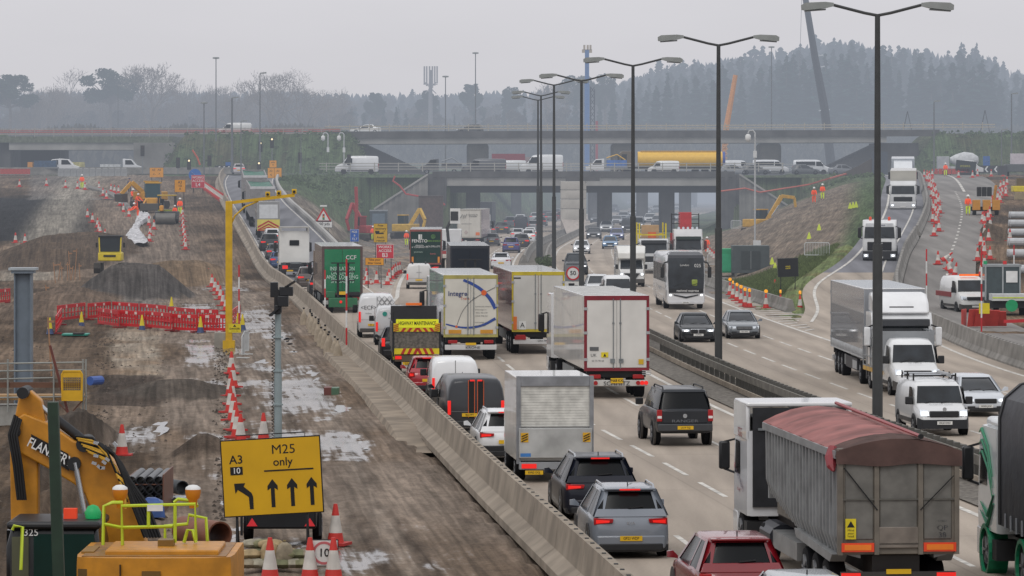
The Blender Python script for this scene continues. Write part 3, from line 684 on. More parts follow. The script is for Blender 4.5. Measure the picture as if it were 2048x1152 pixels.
# ---- distant cranes, rigs, mast
def mast(label, px, pyt, pyb, D, wpx, col, name='piling_rig', cat='rig'):
    z0, z1 = GZ(pyb, D), GZ(pyt, D); w_ = wpx*D/F; t = thing(name, label, cat, (GX(px, D), D, z0)); h = z1-z0
    return t, h, w_
t, h, w_ = mast('tall blue piling rig mast standing behind the upper bridge', 1174, 100, 345, 760, 10, 0)
MB().box(-w_/2,-.4,0,w_/2,.4,h*.72).build('lower_mast', M('#5580b8', rough=.5), t); MB().box(-w_*.42,-.35,h*.72,w_*.42,.35,h).build('upper_mast', M('#4672ac', rough=.5), t)
mb = MB(); 
for i in range(14): mb.bar((w_*.7,0,h*i/20),(w_*1.5,0,h*(i+1)/20),.12); mb.bar((w_*1.5,0,h*i/20),(w_*.7,0,h*(i+1)/20),.12)
mb.bar((w_*.7,0,0),(w_*.7,0,h*.7),.2); mb.bar((w_*1.5,0,0),(w_*1.5,0,h*.68),.2); mb.build('auger', M('#3d4450'), t)
MB().box(w_*1.7,-.2,0,w_*2.2,.2,h*.42).build('feed_tube', M('#a03a48'), t); mb = MB()
for dx in (-.5,.1,.6): mb.box(dx-.15,-.3,h,dx+.2,.3,h+.9)
mb.box(-.9,-.3,h-.5,.9,.3,h+.1).build('mast_head', M('#b9a890'), t)
t, h, w_ = mast('leaning dark telescopic crane boom crossing the right conifers', 1664, -30, 345, 740, 10, 0, 'mobile_crane', 'crane')
MB().path([(0,0,0),(-1.35,0,h*.35),(-3.0,0,h*.62),(-5.0,0,h)], [.85,.75,.62,.5], 6).build('boom', M('#43474f', rough=.5), t)
MB().path([(.1,-.4,-.5),(.3,-.6,h*.02)], [.9,.6], 8).build('boom_base', M('#c6c8cc'), t)
for f_ in (.33,.56,.62): MB().bar((-3.9*f_-1,0,h*f_),(-3.9*f_+.9,0,h*f_+.2),.25).build('cable_clamp', M('#c8ccd2'), t)
MB().path([(-5.2,0,h),(-5.7,0,h*.5)], .05, 4).build('hoist_rope', M('#8a8d92'), t)
t, h, w_ = mast('orange lattice footed crane boom behind the yellow tanker', 1452, 150, 335, 720, 10, 0, 'mobile_crane', 'crane')
MB().path([(-.6,0,0),(.1,0,h*.45),(1.6,0,h)], [.35,.5,.4], 6).build('boom', M('#d98f45', rough=.5), t)
mb = MB()
for i in range(9): mb.bar((-.9+.05*i,-.5,h*i/20),(.1+.05*i,-.5,h*(i+1)/20),.14); mb.bar((.1+.05*i,-.5,h*i/20),(-.9+.05*i,-.5,h*(i+1)/20),.14)
mb.build('lattice', M('#cfa070'), t)
t, h, w_ = mast('grey telecom mast with a bunch of panel antennas above the pines', 861, 140, 235, 900, 6, 0, 'telecom_mast', 'mast')
MB().path([(0,0,-6),(0,0,h)], [.6,.35], 6).build('pole', M('#8d8d90'), t); mb = MB()
for dx in (-1.3,-.8,-.2,.4,.9,1.4): mb.box(dx-.16,-.3,h-4.2+abs(dx),dx+.16,.3,h+.8)
mb.bar((-1.5,0,h-3),(1.5,0,h-3),.2); mb.bar((-1.2,0,h-5),(1.2,0,h-2.6),.2); mb.bar((1.2,0,h-5),(-1.2,0,h-2.6),.2)
mb.build('antenna_panels', M('#a5a3a3'), t)
for px, lb in ((1815-1348+1348, 'a frame sign support on the upper road behind the nearest lamp'),(1970, 'a frame sign support on the upper road at the right')):
    D = 660; t = thing('sign_frame', lb, 'sign frame', (GX(px, D), D, 15)); h = 2.9 if px < 1900 else 3.1
    MB().bar((-.75,0,-.5),(0,0,h),.12).bar((.75,0,-.5),(0,0,h),.09).build('frame', M('#4c4e52'), t)
# ---- trees
def leafy(mb, c, rx, rz, n, sz, rnd, flat_=.5):
    for _ in range(n):
        while True:
            p = Vector((rnd.uniform(-1,1), rnd.uniform(-1,1), rnd.uniform(-1,1)))
            if .25 < p.length < 1: break
        q = Vector((c[0]+p.x*rx, c[1]+p.y*rx, c[2]+p.z*rz)); a = rnd.uniform(0, PI); s_ = sz*rnd.uniform(.5,1.4)
        u = Vector((math.cos(a), math.sin(a)*.6, rnd.uniform(-.5,.5)))*s_; v = Vector((rnd.uniform(-.4,.4), rnd.uniform(-.4,.4), flat_+rnd.random()*.5))*s_
        mb.quad(q-u, q+v*.9, q+u, q-v*.6, mi=0)
def bare_tree(seed, h, spread):
    rnd = random.Random(seed); tr, cr = MB(), MB()
    def grow(p, d, L, r, k):
        q = p + d*L
        if k < 2: tr.path([p, p+(q-p)*.5+Vector((rnd.uniform(-.1,.1)*L*.3,0,0)), q], [r, r*.85, r*.65], 5, caps=False)
        elif k < 4: cr.path([p, q], [r, r*.6], 3, caps=False)
        else:
            s_ = d.cross(Vector((0,1,0))).normalized()*max(r*.55, .035); cr.quad(p-s_, p+s_, q)
        if k >= 7: return
        nb = 3 if k < 5 else 2
        for i in range(nb if k else 4):
            a = 2*PI*i/nb + rnd.uniform(-.6,.6); tilt = rnd.uniform(.25,.75)*spread if k else rnd.uniform(.3,.8)
            u = d.orthogonal().normalized(); v = d.cross(u)
            nd = (d*math.cos(tilt) + (u*math.cos(a)+v*math.sin(a))*math.sin(tilt) + Vector((0,0,.14))).normalized()
            grow(p + d*L*rnd.uniform(.6,1.0), nd, L*rnd.uniform(.6,.82), r*.6, k+1)
    grow(Vector((0,0,0)), Vector((0,0,1)), h*.26, h*.016, 0)
    return tr, cr
BARK = M('#6f6459', rough=.95, noise=.3); TWIG = M('#857a70', rough=1, noise=.2, spec=.1); CONI = M('#314a44', rough=1, noise=.5, ns=.5, spec=.1); PINE = M('#3d4d41', rough=1, noise=.5, ns=.6, spec=.1); SCRUB = M('#5d5a52', rough=1, noise=.4, ns=.4, spec=.1)
def tree_thing(label, tr, cr, mt, mc, name='bare_tree', cat='tree'):
    t = thing(name, label, cat, (0, -50, 0)); tr.build('trunk', mt, t); cr.build('crown', mc, t); return t
BT = [tree_thing('', *bare_tree(s_, 22, sp_), BARK, TWIG) for s_, sp_ in ((1,1.0),(5,.85),(9,1.15))]
def conifer(seed, h, r, mess=.25):
    rnd = random.Random(seed); tr, cr = MB(), MB(); tr.path([(0,0,0),(0,0,h*.97)], [h*.012, .04], 5)
    z = h*.16
    while z < h*.98:
        f_ = 1-z/h; n_ = max(4, int(11*f_+5)); rr_ = r*f_**.62*rnd.uniform(1-mess,1+mess)
        for i in range(n_):
            a = rnd.uniform(0, 2*PI); L = max(rr_*rnd.uniform(.6,1.15), .18); dx, dy = math.cos(a), math.sin(a); dr = -L*rnd.uniform(.1,.5); w_ = .3*L+.14
            p = Vector((0,0,z)); q = Vector((dx*L, dy*L, z+dr)); sd = Vector((-dy, dx, 0))*w_
            cr.quad(p+Vector((0,0,.3)), p+(q-p)*.55+sd+Vector((0,0,-.1)), q, p+(q-p)*.55-sd+Vector((0,0,-.1)))
            cr.quad(p+Vector((0,0,.5)), p+(q-p)*.6+Vector((0,0,.35)), q+Vector((0,0,.1)), p+(q-p)*.5-Vector((0,0,L*.4+.2)))
        z += h*.022+.1
    return tr, cr
CT = [tree_thing('', *conifer(s_, 26, r_, m_), BARK, CONI, 'conifer_tree') for s_, r_, m_ in ((2,3.4,.25),(3,4.2,.45),(4,2.8,.3),(6,4.8,.35))]
def pine(seed, h, w_):
    rnd = random.Random(seed); tr, cr = MB(), MB(); tr.path([(0,0,0),(.3,0,h*.5),(0,0,h*.85)], [h*.02,h*.014,.1], 6)
    for i in range(24):
        a = rnd.uniform(0, 2*PI); rr_ = rnd.uniform(.1,1)*w_; z_ = h*(.62+.32*rnd.random()*(1-.35*rr_/w_)); c = (math.cos(a)*rr_, math.sin(a)*rr_, z_)
        tr.path([(0,0,h*.45+.2*z_),c], [.14,.05], 4); leafy(cr, c, w_*.30, h*.055, 190, .42, rnd, .2)
    return tr, cr
PT = [tree_thing('', *pine(s_, 22, w_), BARK, PINE, 'pine_tree') for s_, w_ in ((11,5.2),(12,3.4))]
def scrubby(seed, h):
    rnd = random.Random(seed); tr, cr = MB(), MB(); tr.path([(0,0,0),(.2,0,h*.8)], [h*.012,.05], 5)
    for i in range(14): c = (rnd.uniform(-2.4,2.4), rnd.uniform(-2,2), h*rnd.uniform(.25,.92)); leafy(cr, c, 1.9, h*.09, 60, .6, rnd, .7); 
    for i in range(30):
        a = rnd.uniform(-2.4,2.4); cr.quad((a,0,0),(a+.12,0,0),(a+rnd.uniform(-.6,.6),0,h*rnd.uniform(.6,1)))
    return tr, cr
ST = [tree_thing('', *scrubby(s_, 18), BARK, SCRUB, 'birch_tree') for s_ in (21, 22)]
used_ = set(); TH = {}
def put(T, px, pyt, D, label, group=None, zb=10.0, wide=1.0, rnd=random):
    h0 = max(max(v.co.z for v in o.data.vertices) for o in T.children) if T.name not in TH else TH[T.name]; TH[T.name] = h0
    h = GZ(pyt, D) - zb; s_ = h/h0
    if T not in used_: used_.add(T); T.location = (GX(px, D), D, zb); T.rotation_euler = (0,0,0); T.scale = (s_*wide, s_*wide, s_); T['label'] = label; T['group'] = group or 'x'; 
    else: T = dup(T, (GX(px, D), D, zb), rnd.uniform(0, 6.28), label, (s_*wide, s_*wide, s_), group)
    if not group and 'group' in T: del T['group']
    return T
put(PT[0], 18, 148, 880, 'massive dark pine at the left edge of the photo', wide=1.2); put(PT[0], 222, 136, 900, 'dark rounded pine between the bare trees', wide=1.15)
for px, py, k, wd, lb in ((128,130,0,1.1,'widest bare tree left of the rounded dark pine'),(88,165,1,1.0,'small bare tree beside the massive pine'),(300,122,2,1.15,'tall bare tree just right of the rounded dark pine'),(248,124,1,.9,'bare tree poking up behind the rounded dark pine'),
        (388,150,1,.9,'narrow bare tree between the two lamp columns'),(470,152,0,.95,'bare tree behind the white van on the upper road'),(546,138,2,1.1,'broad bare tree right of the dark lamp column'),(608,130,0,1.2,'last tall bare tree before the low pines'),(664,172,1,.9,'small bare tree at the end of the bare row'),
        (435,165,2,.8,'short bare tree behind the ring topped lamp column'),(345,165,0,.7,'thin bare tree in the dip of the left treeline'),(1100,160,2,.9,'pale bare tree behind the far double lamps'),(60,175,1,.8,'bare tree rising from behind the left edge pine')):
    put(BT[k], px, py, 885+random.Random(px).uniform(-15, 30), lb, wide=wd*.95)
for px, py, k, lb in ((228+532-10,184,1,'pine with a ragged top left of the telecom mast'),(855,180,1,'pine in front of the telecom mast'),(945,166,1,'pine just right of the tall middle lamp column'),(1020,172,1,'pine left of the blue piling rig'),(1160,150,0,'broad pine behind the blue piling rig mast'),
        (1210,146,1,'pine right of the blue piling rig')): put(PT[k], px, py, 930, lb)
rnd = random.Random(98)
for i in range(16): px = 78+i*37+rnd.uniform(-12,12); put(BT[rnd.randrange(3)], px, 172+rnd.uniform(-14,10), 905+rnd.uniform(-10,20), 'hazy bare tree in the leafless row at the left', 'bare trees filling the leafless row at the left', wide=1.1, rnd=rnd)
rnd = random.Random(99)
top = curve([(-60,178),(60,182),(250,180),(420,182),(600,180),(680,188),(760,185),(900,186),(1000,182),(1090,178),(1180,165),(1250,158),(1330,132),(1420,118),(1520,108),(1600,92),(1700,80),(1770,94),(1850,98),(1900,108),(1960,104),(2000,124),(2060,146),(2160,150)])
gA = 'conifers of the hazy wood behind the upper bridge'; gB = 'scrubby birches of the hazy wood behind the upper bridge'
for row, (D, dy) in enumerate(((1010, 0), (960, 16), (915, 34))):
    px = -40 + row*9
    while px < 2090:
        t_ = top(px) + dy + (rnd.uniform(-8, 14) if rnd.random() < .8 else -rnd.uniform(8, 22))*(1 if px > 1300 else .6)
        if px > 1230 or (px > 690 and rnd.random() < .6): put(CT[rnd.randrange(4)], px, t_, D+rnd.uniform(-12,12), 'grey green conifer in the hazy wood behind the upper bridge', gA, wide=1.4 if px > 1200 else 1.0, rnd=rnd)
        else: put(ST[rnd.randrange(2)], px, t_+8, D+rnd.uniform(-12,12), 'hazy leafless birch in the wood behind the upper bridge', gB, wide=1.2, rnd=rnd)
        px += rnd.uniform(13, 25) if px > 1230 else rnd.uniform(18, 28)
for px, py, lb in ((1757+165, 83, 'tallest pointed conifer right of the nearest street lamp'),(1681,78,'highest conifer of the ridge left of the nearest street lamp'),(1953,84,'lone spire conifer near the right edge of the wood')): put(CT[0], px, py, 1000, lb, wide=.9)
def mass(name, pyt, D0, x0, x1, label, mat, zb=8, seed=3, dens=9000, sz=1.0, depth=26):
    r_ = random.Random(seed); mb = MB()
    for _ in range(dens):
        px = r_.uniform(x0, x1); D = D0+r_.uniform(0, depth); zt = GZ(pyt(px), D)*1.0; u = r_.random()**.8; z_ = zb + (zt-zb)*u
        x = GX(px, D); a = r_.uniform(0, PI); s_ = sz*r_.uniform(.5, 1.5)
        p = Vector((x, D, z_)); uu = Vector((math.cos(a)*.7, math.sin(a)*.5, r_.uniform(-.3,.3)))*s_; v = Vector((r_.uniform(-.3,.3), 0, 1))*s_*1.3
        mb.quad(p-uu, p-v, p+uu, p+v)
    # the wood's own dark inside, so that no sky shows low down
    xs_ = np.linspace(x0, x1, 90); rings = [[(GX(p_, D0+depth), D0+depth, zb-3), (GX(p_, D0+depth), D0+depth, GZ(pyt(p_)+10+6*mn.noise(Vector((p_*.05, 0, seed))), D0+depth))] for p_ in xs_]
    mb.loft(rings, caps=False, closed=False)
    return tag(mb.build(name, mat), label, 'wood', kind='stuff')
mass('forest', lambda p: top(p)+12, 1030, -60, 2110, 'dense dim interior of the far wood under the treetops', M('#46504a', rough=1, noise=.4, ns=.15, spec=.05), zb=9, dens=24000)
mass('undergrowth', lambda p: 262+6*math.sin(p*.03), 800, -60, 700, 'tangled bare undergrowth along the foot of the left wood', SCRUB, zb=8, seed=5, dens=7000, sz=.7)
mass('undergrowth', lambda p: 256, 860, 690, 2110, 'pale scrub at the foot of the right wood seen under the upper bridge', M('#6b6d68', rough=1, noise=.4), zb=8, seed=6, dens=9000, sz=.7)
# ================================================================ vehicles: y runs from the rear (0) to the nose (L)
WM = {}
def wheel(parent, x, y, r, w, rim=True, dual=False, lod=0, hub=None):
    """x = outer side of the tyre; its sign says which side"""
    k = (round(r, 2), round(w, 2), lod)
    if k not in WM:
        n = 10 if lod else 22
        ty = MB().lathe([(r*.62,.1),(r*.62,0),(r*.9,0),(r*.985,.02),(r,.05),(r,w-.05),(r*.985,w-.02),(r*.9,w),(r*.62,w)], axis='x', n=n).mesh('wheel', RUBBER, 50)
        rm = MB().lathe([(r*.60,.03),(r*.64,.0),(r*.62,.045),(r*.2,.07),(r*.18,.03),(.02,.03)], axis='x', n=n)
        if not lod:
            for i in range(5):
                a = 2*PI*i/5; rm.bar((.02, math.cos(a)*r*.12, math.sin(a)*r*.12), (.02, math.cos(a)*r*.6, math.sin(a)*r*.6), r*.16, .05)
        WM[k] = (ty, rm.mesh('rim', RIMM, 40))
    s_ = 1 if x > 0 else -1
    o = inst('wheel', WM[k][0], parent, (x, y, r), (0,0,0 if s_ < 0 else PI))
    if rim: inst('rim', WM[k][1], o, (-.005,0,0))
    return o
def plate(parent, s, x, y, z, face='-y', col=None, w=.52, h=.115):
    col = col or (PLATEY if face == '-y' else PLATEW); d = -1 if face == '-y' else 1
    p = MB().box(-w/2, 0, -h/2, w/2, .02*d, h/2).build('number_plate', col, parent, loc=(x, y, z))
    if s: txt(s, h*.78, INK, p, (0, .024*d, 0), face, sx=.86*min(1, w/.52*8/max(len(s), 6)), bold=.003, name='lettering')
    return p
def q3(mb, pts, off=(0,0,0), mi=0): return mb.quad(*[(p[0]+off[0], p[1]+off[1], p[2]+off[2]) for p in pts], mi=mi)
KINDS_ = {
 # belt fraction, stations of the lower body (y/L, top z/H, width), roof (y0,y1,y2,y3)/L: glass foot rear, roof rear, roof front, screen foot
 'suv':  dict(L=4.6, W=1.88, H=1.66, st=[(0,.44,.84,.24),(.012,.58,.92,.2),(.05,.635,.97,.14),(.2,.645,1,.13),(.45,.635,1,.13),(.68,.625,1,.13),(.78,.60,.99,.14),(.9,.55,.95,.16),(.97,.48,.88,.2),(1,.36,.78,.28)], cab=(.015,.085,.50,.69), r=.365, wb=(.19,.80)),
 'hatch':dict(L=4.2, W=1.78, H=1.48, st=[(0,.44,.84,.24),(.012,.57,.92,.2),(.05,.63,.97,.14),(.2,.64,1,.13),(.45,.63,1,.13),(.68,.615,1,.13),(.8,.57,.98,.14),(.91,.51,.94,.16),(.975,.44,.86,.2),(1,.34,.76,.26)], cab=(.02,.10,.50,.72), r=.32, wb=(.17,.81)),
 'saloon':dict(L=4.8, W=1.85, H=1.46, st=[(0,.5,.84,.24),(.012,.63,.91,.2),(.05,.675,.96,.14),(.15,.685,.99,.13),(.3,.67,1,.13),(.68,.63,1,.13),(.8,.585,.99,.14),(.91,.52,.94,.16),(.975,.46,.86,.2),(1,.36,.76,.26)], cab=(.12,.26,.52,.72), r=.335, wb=(.2,.80)),
 'fast': dict(L=4.75, W=1.9, H=1.46, st=[(0,.52,.84,.24),(.012,.66,.91,.2),(.05,.70,.95,.14),(.15,.685,.99,.13),(.3,.66,1,.13),(.68,.62,1,.13),(.8,.57,.99,.14),(.91,.50,.94,.16),(.975,.44,.86,.2),(1,.36,.76,.26)], cab=(.06,.30,.50,.76), r=.35, wb=(.2,.80)),
}
def body_ring(w, y, z0, z1):
    h = z1-z0; pts = [(.80,0),(.95,.06),(1.0,.22),(1.0,.45),(.985,.75),(.95,.92),(.86,1.0),(.5,1.03)]
    R_ = [(w*a, y, z0+h*b) for a, b in pts]; return R_ + [(-x, y, z) for x, y, z in reversed(R_)]
def rrect(hw, y0, y1, z, c=.16, n=3, side=(.33,.36,.64,.67)):
    pts = []
    for cx, cy, a0 in ((hw-c, y1-c, 0), (-hw+c, y1-c, PI/2), (-hw+c, y0+c, PI), (hw-c, y0+c, 1.5*PI)):
        for i in range(n+1):
            a = a0 + PI/2*i/n; pts.append((cx+c*math.cos(a), cy+c*math.sin(a), z))
    return pts
def car(name, label, cat, x, D, z=0.0, rz=0.0, col='#555', kind='suv', face='rear', scale=1.0, pl='', lod=0, tail='wide', W=None, Hh=None, L=None, braked=True, clad=False, grille='bar', rails=False, glow=True, group=None, logo=None, seat=None):
    k = KINDS_[kind]; L, W, Hh = L or k['L'], W or k['W'], Hh or k['H']; L *= scale
    if face == 'rear': loc = (x, D, z); ang = rz
    else: loc = (x, D, z); ang = rz + PI
    t = thing(name, label, cat, loc, ang, group)
    if face != 'rear':                      # the nose stands at (x, D)
        t.location = (x - math.sin(rz)*0 + math.sin(ang)*L, D - math.cos(ang)*L, z)
    P_ = paint(col, .15); hw = W/2
    body = MB().loft([body_ring(hw*w_, L*y_, z0, Hh*zt) for y_, zt, w_, z0 in k['st']]).build('body', P_, t, smooth=62)
    sk = MB().box(-hw*.93, L*.01, .2, hw*.93, L*.985, .34).build('underbody', DKP if clad else BLACK, t)
    # cabin: glass box with a painted roof, pillars as body colour
    c0, c1, c2, c3 = [v*L for v in k['cab']]
    zb, zt = Hh*.60, Hh*.955; hb, ht = hw*.94, hw*.68
    def cr_(f, z, grow=0.0): return rrect(hb+(ht-hb)*f+grow, c0+(c1-c0)*f-grow, c3+(c2-c3)*f+grow, z, c=.22)
    fs_ = [0, .5, 1.0]
    MB().loft([cr_(f, zb+(zt-zb)*f) for f in fs_]).build('cabin_glass', GLASS2 if face != 'rear' else GLASS, t, smooth=30)
    rf = MB().loft([cr_(.9, zb+(zt-zb)*.93, .01), cr_(1.0, zt+.005, .012), cr_(1.06, zt+.045, -.01), cr_(1.3, zt+.062, -.12)]); rf.build('roof', P_, t, smooth=60)
    pb = MB()
    for s_ in (-1, 1):
        def sp(yb, yt, wb_, wt_):          # pillar on the side
            e = .012
            pb.quad((s_*(hb+e), yb, zb), (s_*(hb+e), yb+wb_, zb), (s_*(ht+e), yt+wt_, zt+.01), (s_*(ht+e), yt, zt+.01))
        if kind in ('suv','hatch'): sp(c0+.0, c1+.02, .42, .30)
        else: sp(c0+.05, c1-.02, .50, .16)
        sp(c0+(c3-c0)*.44, c1+(c2-c1)*.42, .09, .09); sp(c3-.16, c2-.12, .16, .12)
        for yb, yt in ((c3+.0, c2+.0),):    # front pillar seen from ahead
            pb.quad((s_*(hb+.01), yb-.12, zb), (s_*(hb-.11), yb+.02, zb), (s_*(ht-.09), yt+.02, zt), (s_*(ht+.01), yt-.1, zt))
        pb.quad((s_*(hb+.012), c0+.14, zb), (s_*(hb-.24), c0-.014, zb), (s_*(ht-.15), c1-.014, zt), (s_*(ht+.012), c1+.12, zt))
    splitf(pb, 'pillar', P_, t) if lod < 2 else pb.build('door_frame', P_, t)
    for s_ in (-1, 1):
        for f_ in k['wb']:
            wheel(t, s_*(hw+.005), L*f_ , k['r'], .23, rim=not lod, lod=lod)
            if lod < 2: MB().lathe([(k['r']*1.13,-.012),(k['r']*1.13,.004),(.05,.004)], axis='x', n=14).build('wheel_arch', DKP if (clad or 1) else BLACK, t, loc=(s_*(hw*(.998)), L*f_, k['r']+.01))
        m_ = MB().loft([[(s_*(hw*.97), c3-.12, zb+.0),(s_*(hw*.97), c3-.06, zb+.0),(s_*(hw*.97), c3-.06, zb+.06),(s_*(hw*.97), c3-.12, zb+.06)],[(s_*(hw+.08), c3-.16, zb+.02),(s_*(hw+.08), c3-.02, zb+.02),(s_*(hw+.08), c3-.04, zb+.17),(s_*(hw+.08), c3-.15, zb+.17)],[(s_*(hw+.2), c3-.15, zb+.03),(s_*(hw+.2), c3-.05, zb+.03),(s_*(hw+.2), c3-.06, zb+.15),(s_*(hw+.2), c3-.14, zb+.15)]]).build('mirror', P_ if not lod else BLACK, t, smooth=60)
    if rails and not lod:
        for s_ in (-1, 1): MB().path([(s_*ht*.93, c1+.1, zt+.02),(s_*ht*.93, c1+.25, zt+.1),(s_*ht*.93, c2-.25, zt+.1),(s_*ht*.93, c2-.05, zt+.02)], .022, 6).build('roof_rail', CHROME, t)
    if face == 'rear':
        if lod < 2:
            yg = c0+(c1-c0)*.3; MB().loft([[(-hb+.02,c0-.03,zb-.02),(hb-.02,c0-.03,zb-.02),(hb-.02,c0+.1,zb-.02),(-hb+.02,c0+.1,zb-.02)],[(-hb+.1,yg-.025,zb+(zt-zb)*.27),(hb-.1,yg-.025,zb+(zt-zb)*.27),(hb-.1,yg+.1,zb+(zt-zb)*.27),(-hb+.1,yg+.1,zb+(zt-zb)*.27)]]).build('tailgate', P_, t, bevel=.015)
            MB().box(-hw*.86, -.03, .24, hw*.86, .05, Hh*.33).build('bumper', BLACK if clad else P_, t, bevel=.05)
        zz = Hh*.52
        for s_ in (-1, 1):
            mat_ = TAILON if braked else TAIL
            if tail == 'wide': pts = [(s_*hw*.92,.07,zz+.09),(s_*hw*.92,.07,zz-.07),(s_*hw*.46,-.004,zz-.02),(s_*hw*.44,-.004,zz+.07)]
            elif tail == 'tall': pts = [(s_*hw*.93,.08,Hh*.66),(s_*hw*.93,.05,Hh*.42),(s_*hw*.76,.01,Hh*.42),(s_*hw*.76,.02,Hh*.66)]
            else: pts = [(s_*hw*.93,.07,zz+.1),(s_*hw*.93,.05,zz-.1),(s_*hw*.66,-.004,zz-.08),(s_*hw*.68,-.004,zz+.09)]
            e = MB(); e.loft([[(a, b_-.035, c_) for a, b_, c_ in pts], [(a, b_+.1, c_) for a, b_, c_ in pts]]); tl = e.build('tail_lamp', TAIL, t, bevel=.01)
            if braked and not lod:
                cx = sum(p_[0] for p_ in pts)/4; g_ = [((p_[0]-cx)*.7+cx+s_*.02, p_[1]-.045, (p_[2]-zz)*.55+zz) for p_ in pts]; MB().quad(*g_).build('lit_strip', TAILON, tl)
            elif braked: tl.data.materials[0] = TAILON
        if not lod:
            if braked: MB().box(-.24, c1-.175, zt-.005, .24, c1-.1, zt+.03).build('brake_light', TAILON, t)
            MB().box(-hw*.64, c1-.16, zt+.0, hw*.64, c1+.1, zt+.045).build('spoiler', P_, t, bevel=.015)
            MB().prism([(-.02,0),(.02,0),(.004,.1),(-.004,.1)], 'x', -.012, .012).build('aerial_fin', BLACK, t, loc=(0, c1+.35, zt+.05))
            MB().bar((-.05, yg-.03, zb+(zt-zb)*.31), (.3, yg-.0, zb+(zt-zb)*.36), .03).build('wiper', BLACK, t)
            MB().box(-hw*.8, -.055, .19, hw*.8, .0, .36).build('diffuser', BLACK, t, bevel=.03)
            if logo:
                sxy = logo; txt(sxy, .1, CHROME, t, (0, -.02, Hh*.50 if kind=='suv' else Hh*.56), '-y', name='badge', sx=1.3)
        if lod < 2: plate(t, pl, 0, -.04 if not clad else -.045, Hh*.375 if kind != 'suv' else Hh*.40 if pl != 'GF23 WDP' else Hh*.29)
    else:
        zh = Hh*.415
        for s_ in (-1, 1):
            pts = [(s_*hw*.90, L*.957, zh+.07),(s_*hw*.86, L*.97, zh-.06),(s_*hw*.50, L*1.0, zh-.05),(s_*hw*.50, L*.985, zh+.06)]
            hl = MB().loft([[(a, b_-.1, c_) for a, b_, c_ in pts], [(a, b_+.03, c_) for a, b_, c_ in pts]]).build('headlight', HEADL, t, bevel=.01 if not lod else 0)
            if glow and lod < 2: MB().box(s_*hw*.70-.09, L*.985, zh-.04, s_*hw*.70+.09, L*1.0+.028, zh+.04).build('lit_lamp', HEADON, hl)
            if lod < 1: MB().box(s_*hw*.62-.14, L*.97, Hh*.2, s_*hw*.62+.14, L*1.005, Hh*.27).build('air_intake', BLACK, t)
        if grille == 'kidney':
            for s_ in (-1, 1): MB().box(s_*.21-.18, L*.98, zh-.14, s_*.21+.18, L*1.012, zh+.07).build('grille', BLACK, t, bevel=.03); 
            MB().box(-.41, L*.975, zh-.16, .41, L*1.004, zh+.09).build('grille_surround', CHROME, t, bevel=.03)
        else:
            MB().box(-hw*.46, L*.975, zh-.11, hw*.46, L*1.008, zh+.06).build('grille', BLACK, t, bevel=.03)
            if lod < 1 and grille == 'chrome':
                for dz in (-.06, -.015, .03): MB().box(-hw*.44, L*1.0, zh+dz-.008, hw*.44, L*1.012, zh+dz+.008).build('grille_bar', CHROME, t)
        MB().box(-hw*.7, L*.96, Hh*.14, hw*.7, L*1.006, Hh*.24).build('bumper', BLACK, t, bevel=.03)
        if lod < 2: plate(t, pl, 0, L*1.008, Hh*.27, '+y')
        if not lod:
            MB().bar((-.1, c3+.02, zb+.03), (-.55, c3-.06, zb+.08), .02).bar((.4, c3+.02, zb+.03), (-.05, c3-.06, zb+.09), .02).build('wiper', BLACK, t)
            MB().loft([[(-.5, L*.74, Hh*.6+.03),(.5, L*.74, Hh*.6+.03),(.42, L*.93, Hh*.52)],[(-.5, L*.74, Hh*.6+.034),(.5, L*.74, Hh*.6+.034),(.42, L*.93, Hh*.524)]]) 
    return t
def hd(D): return along(Mc, D)

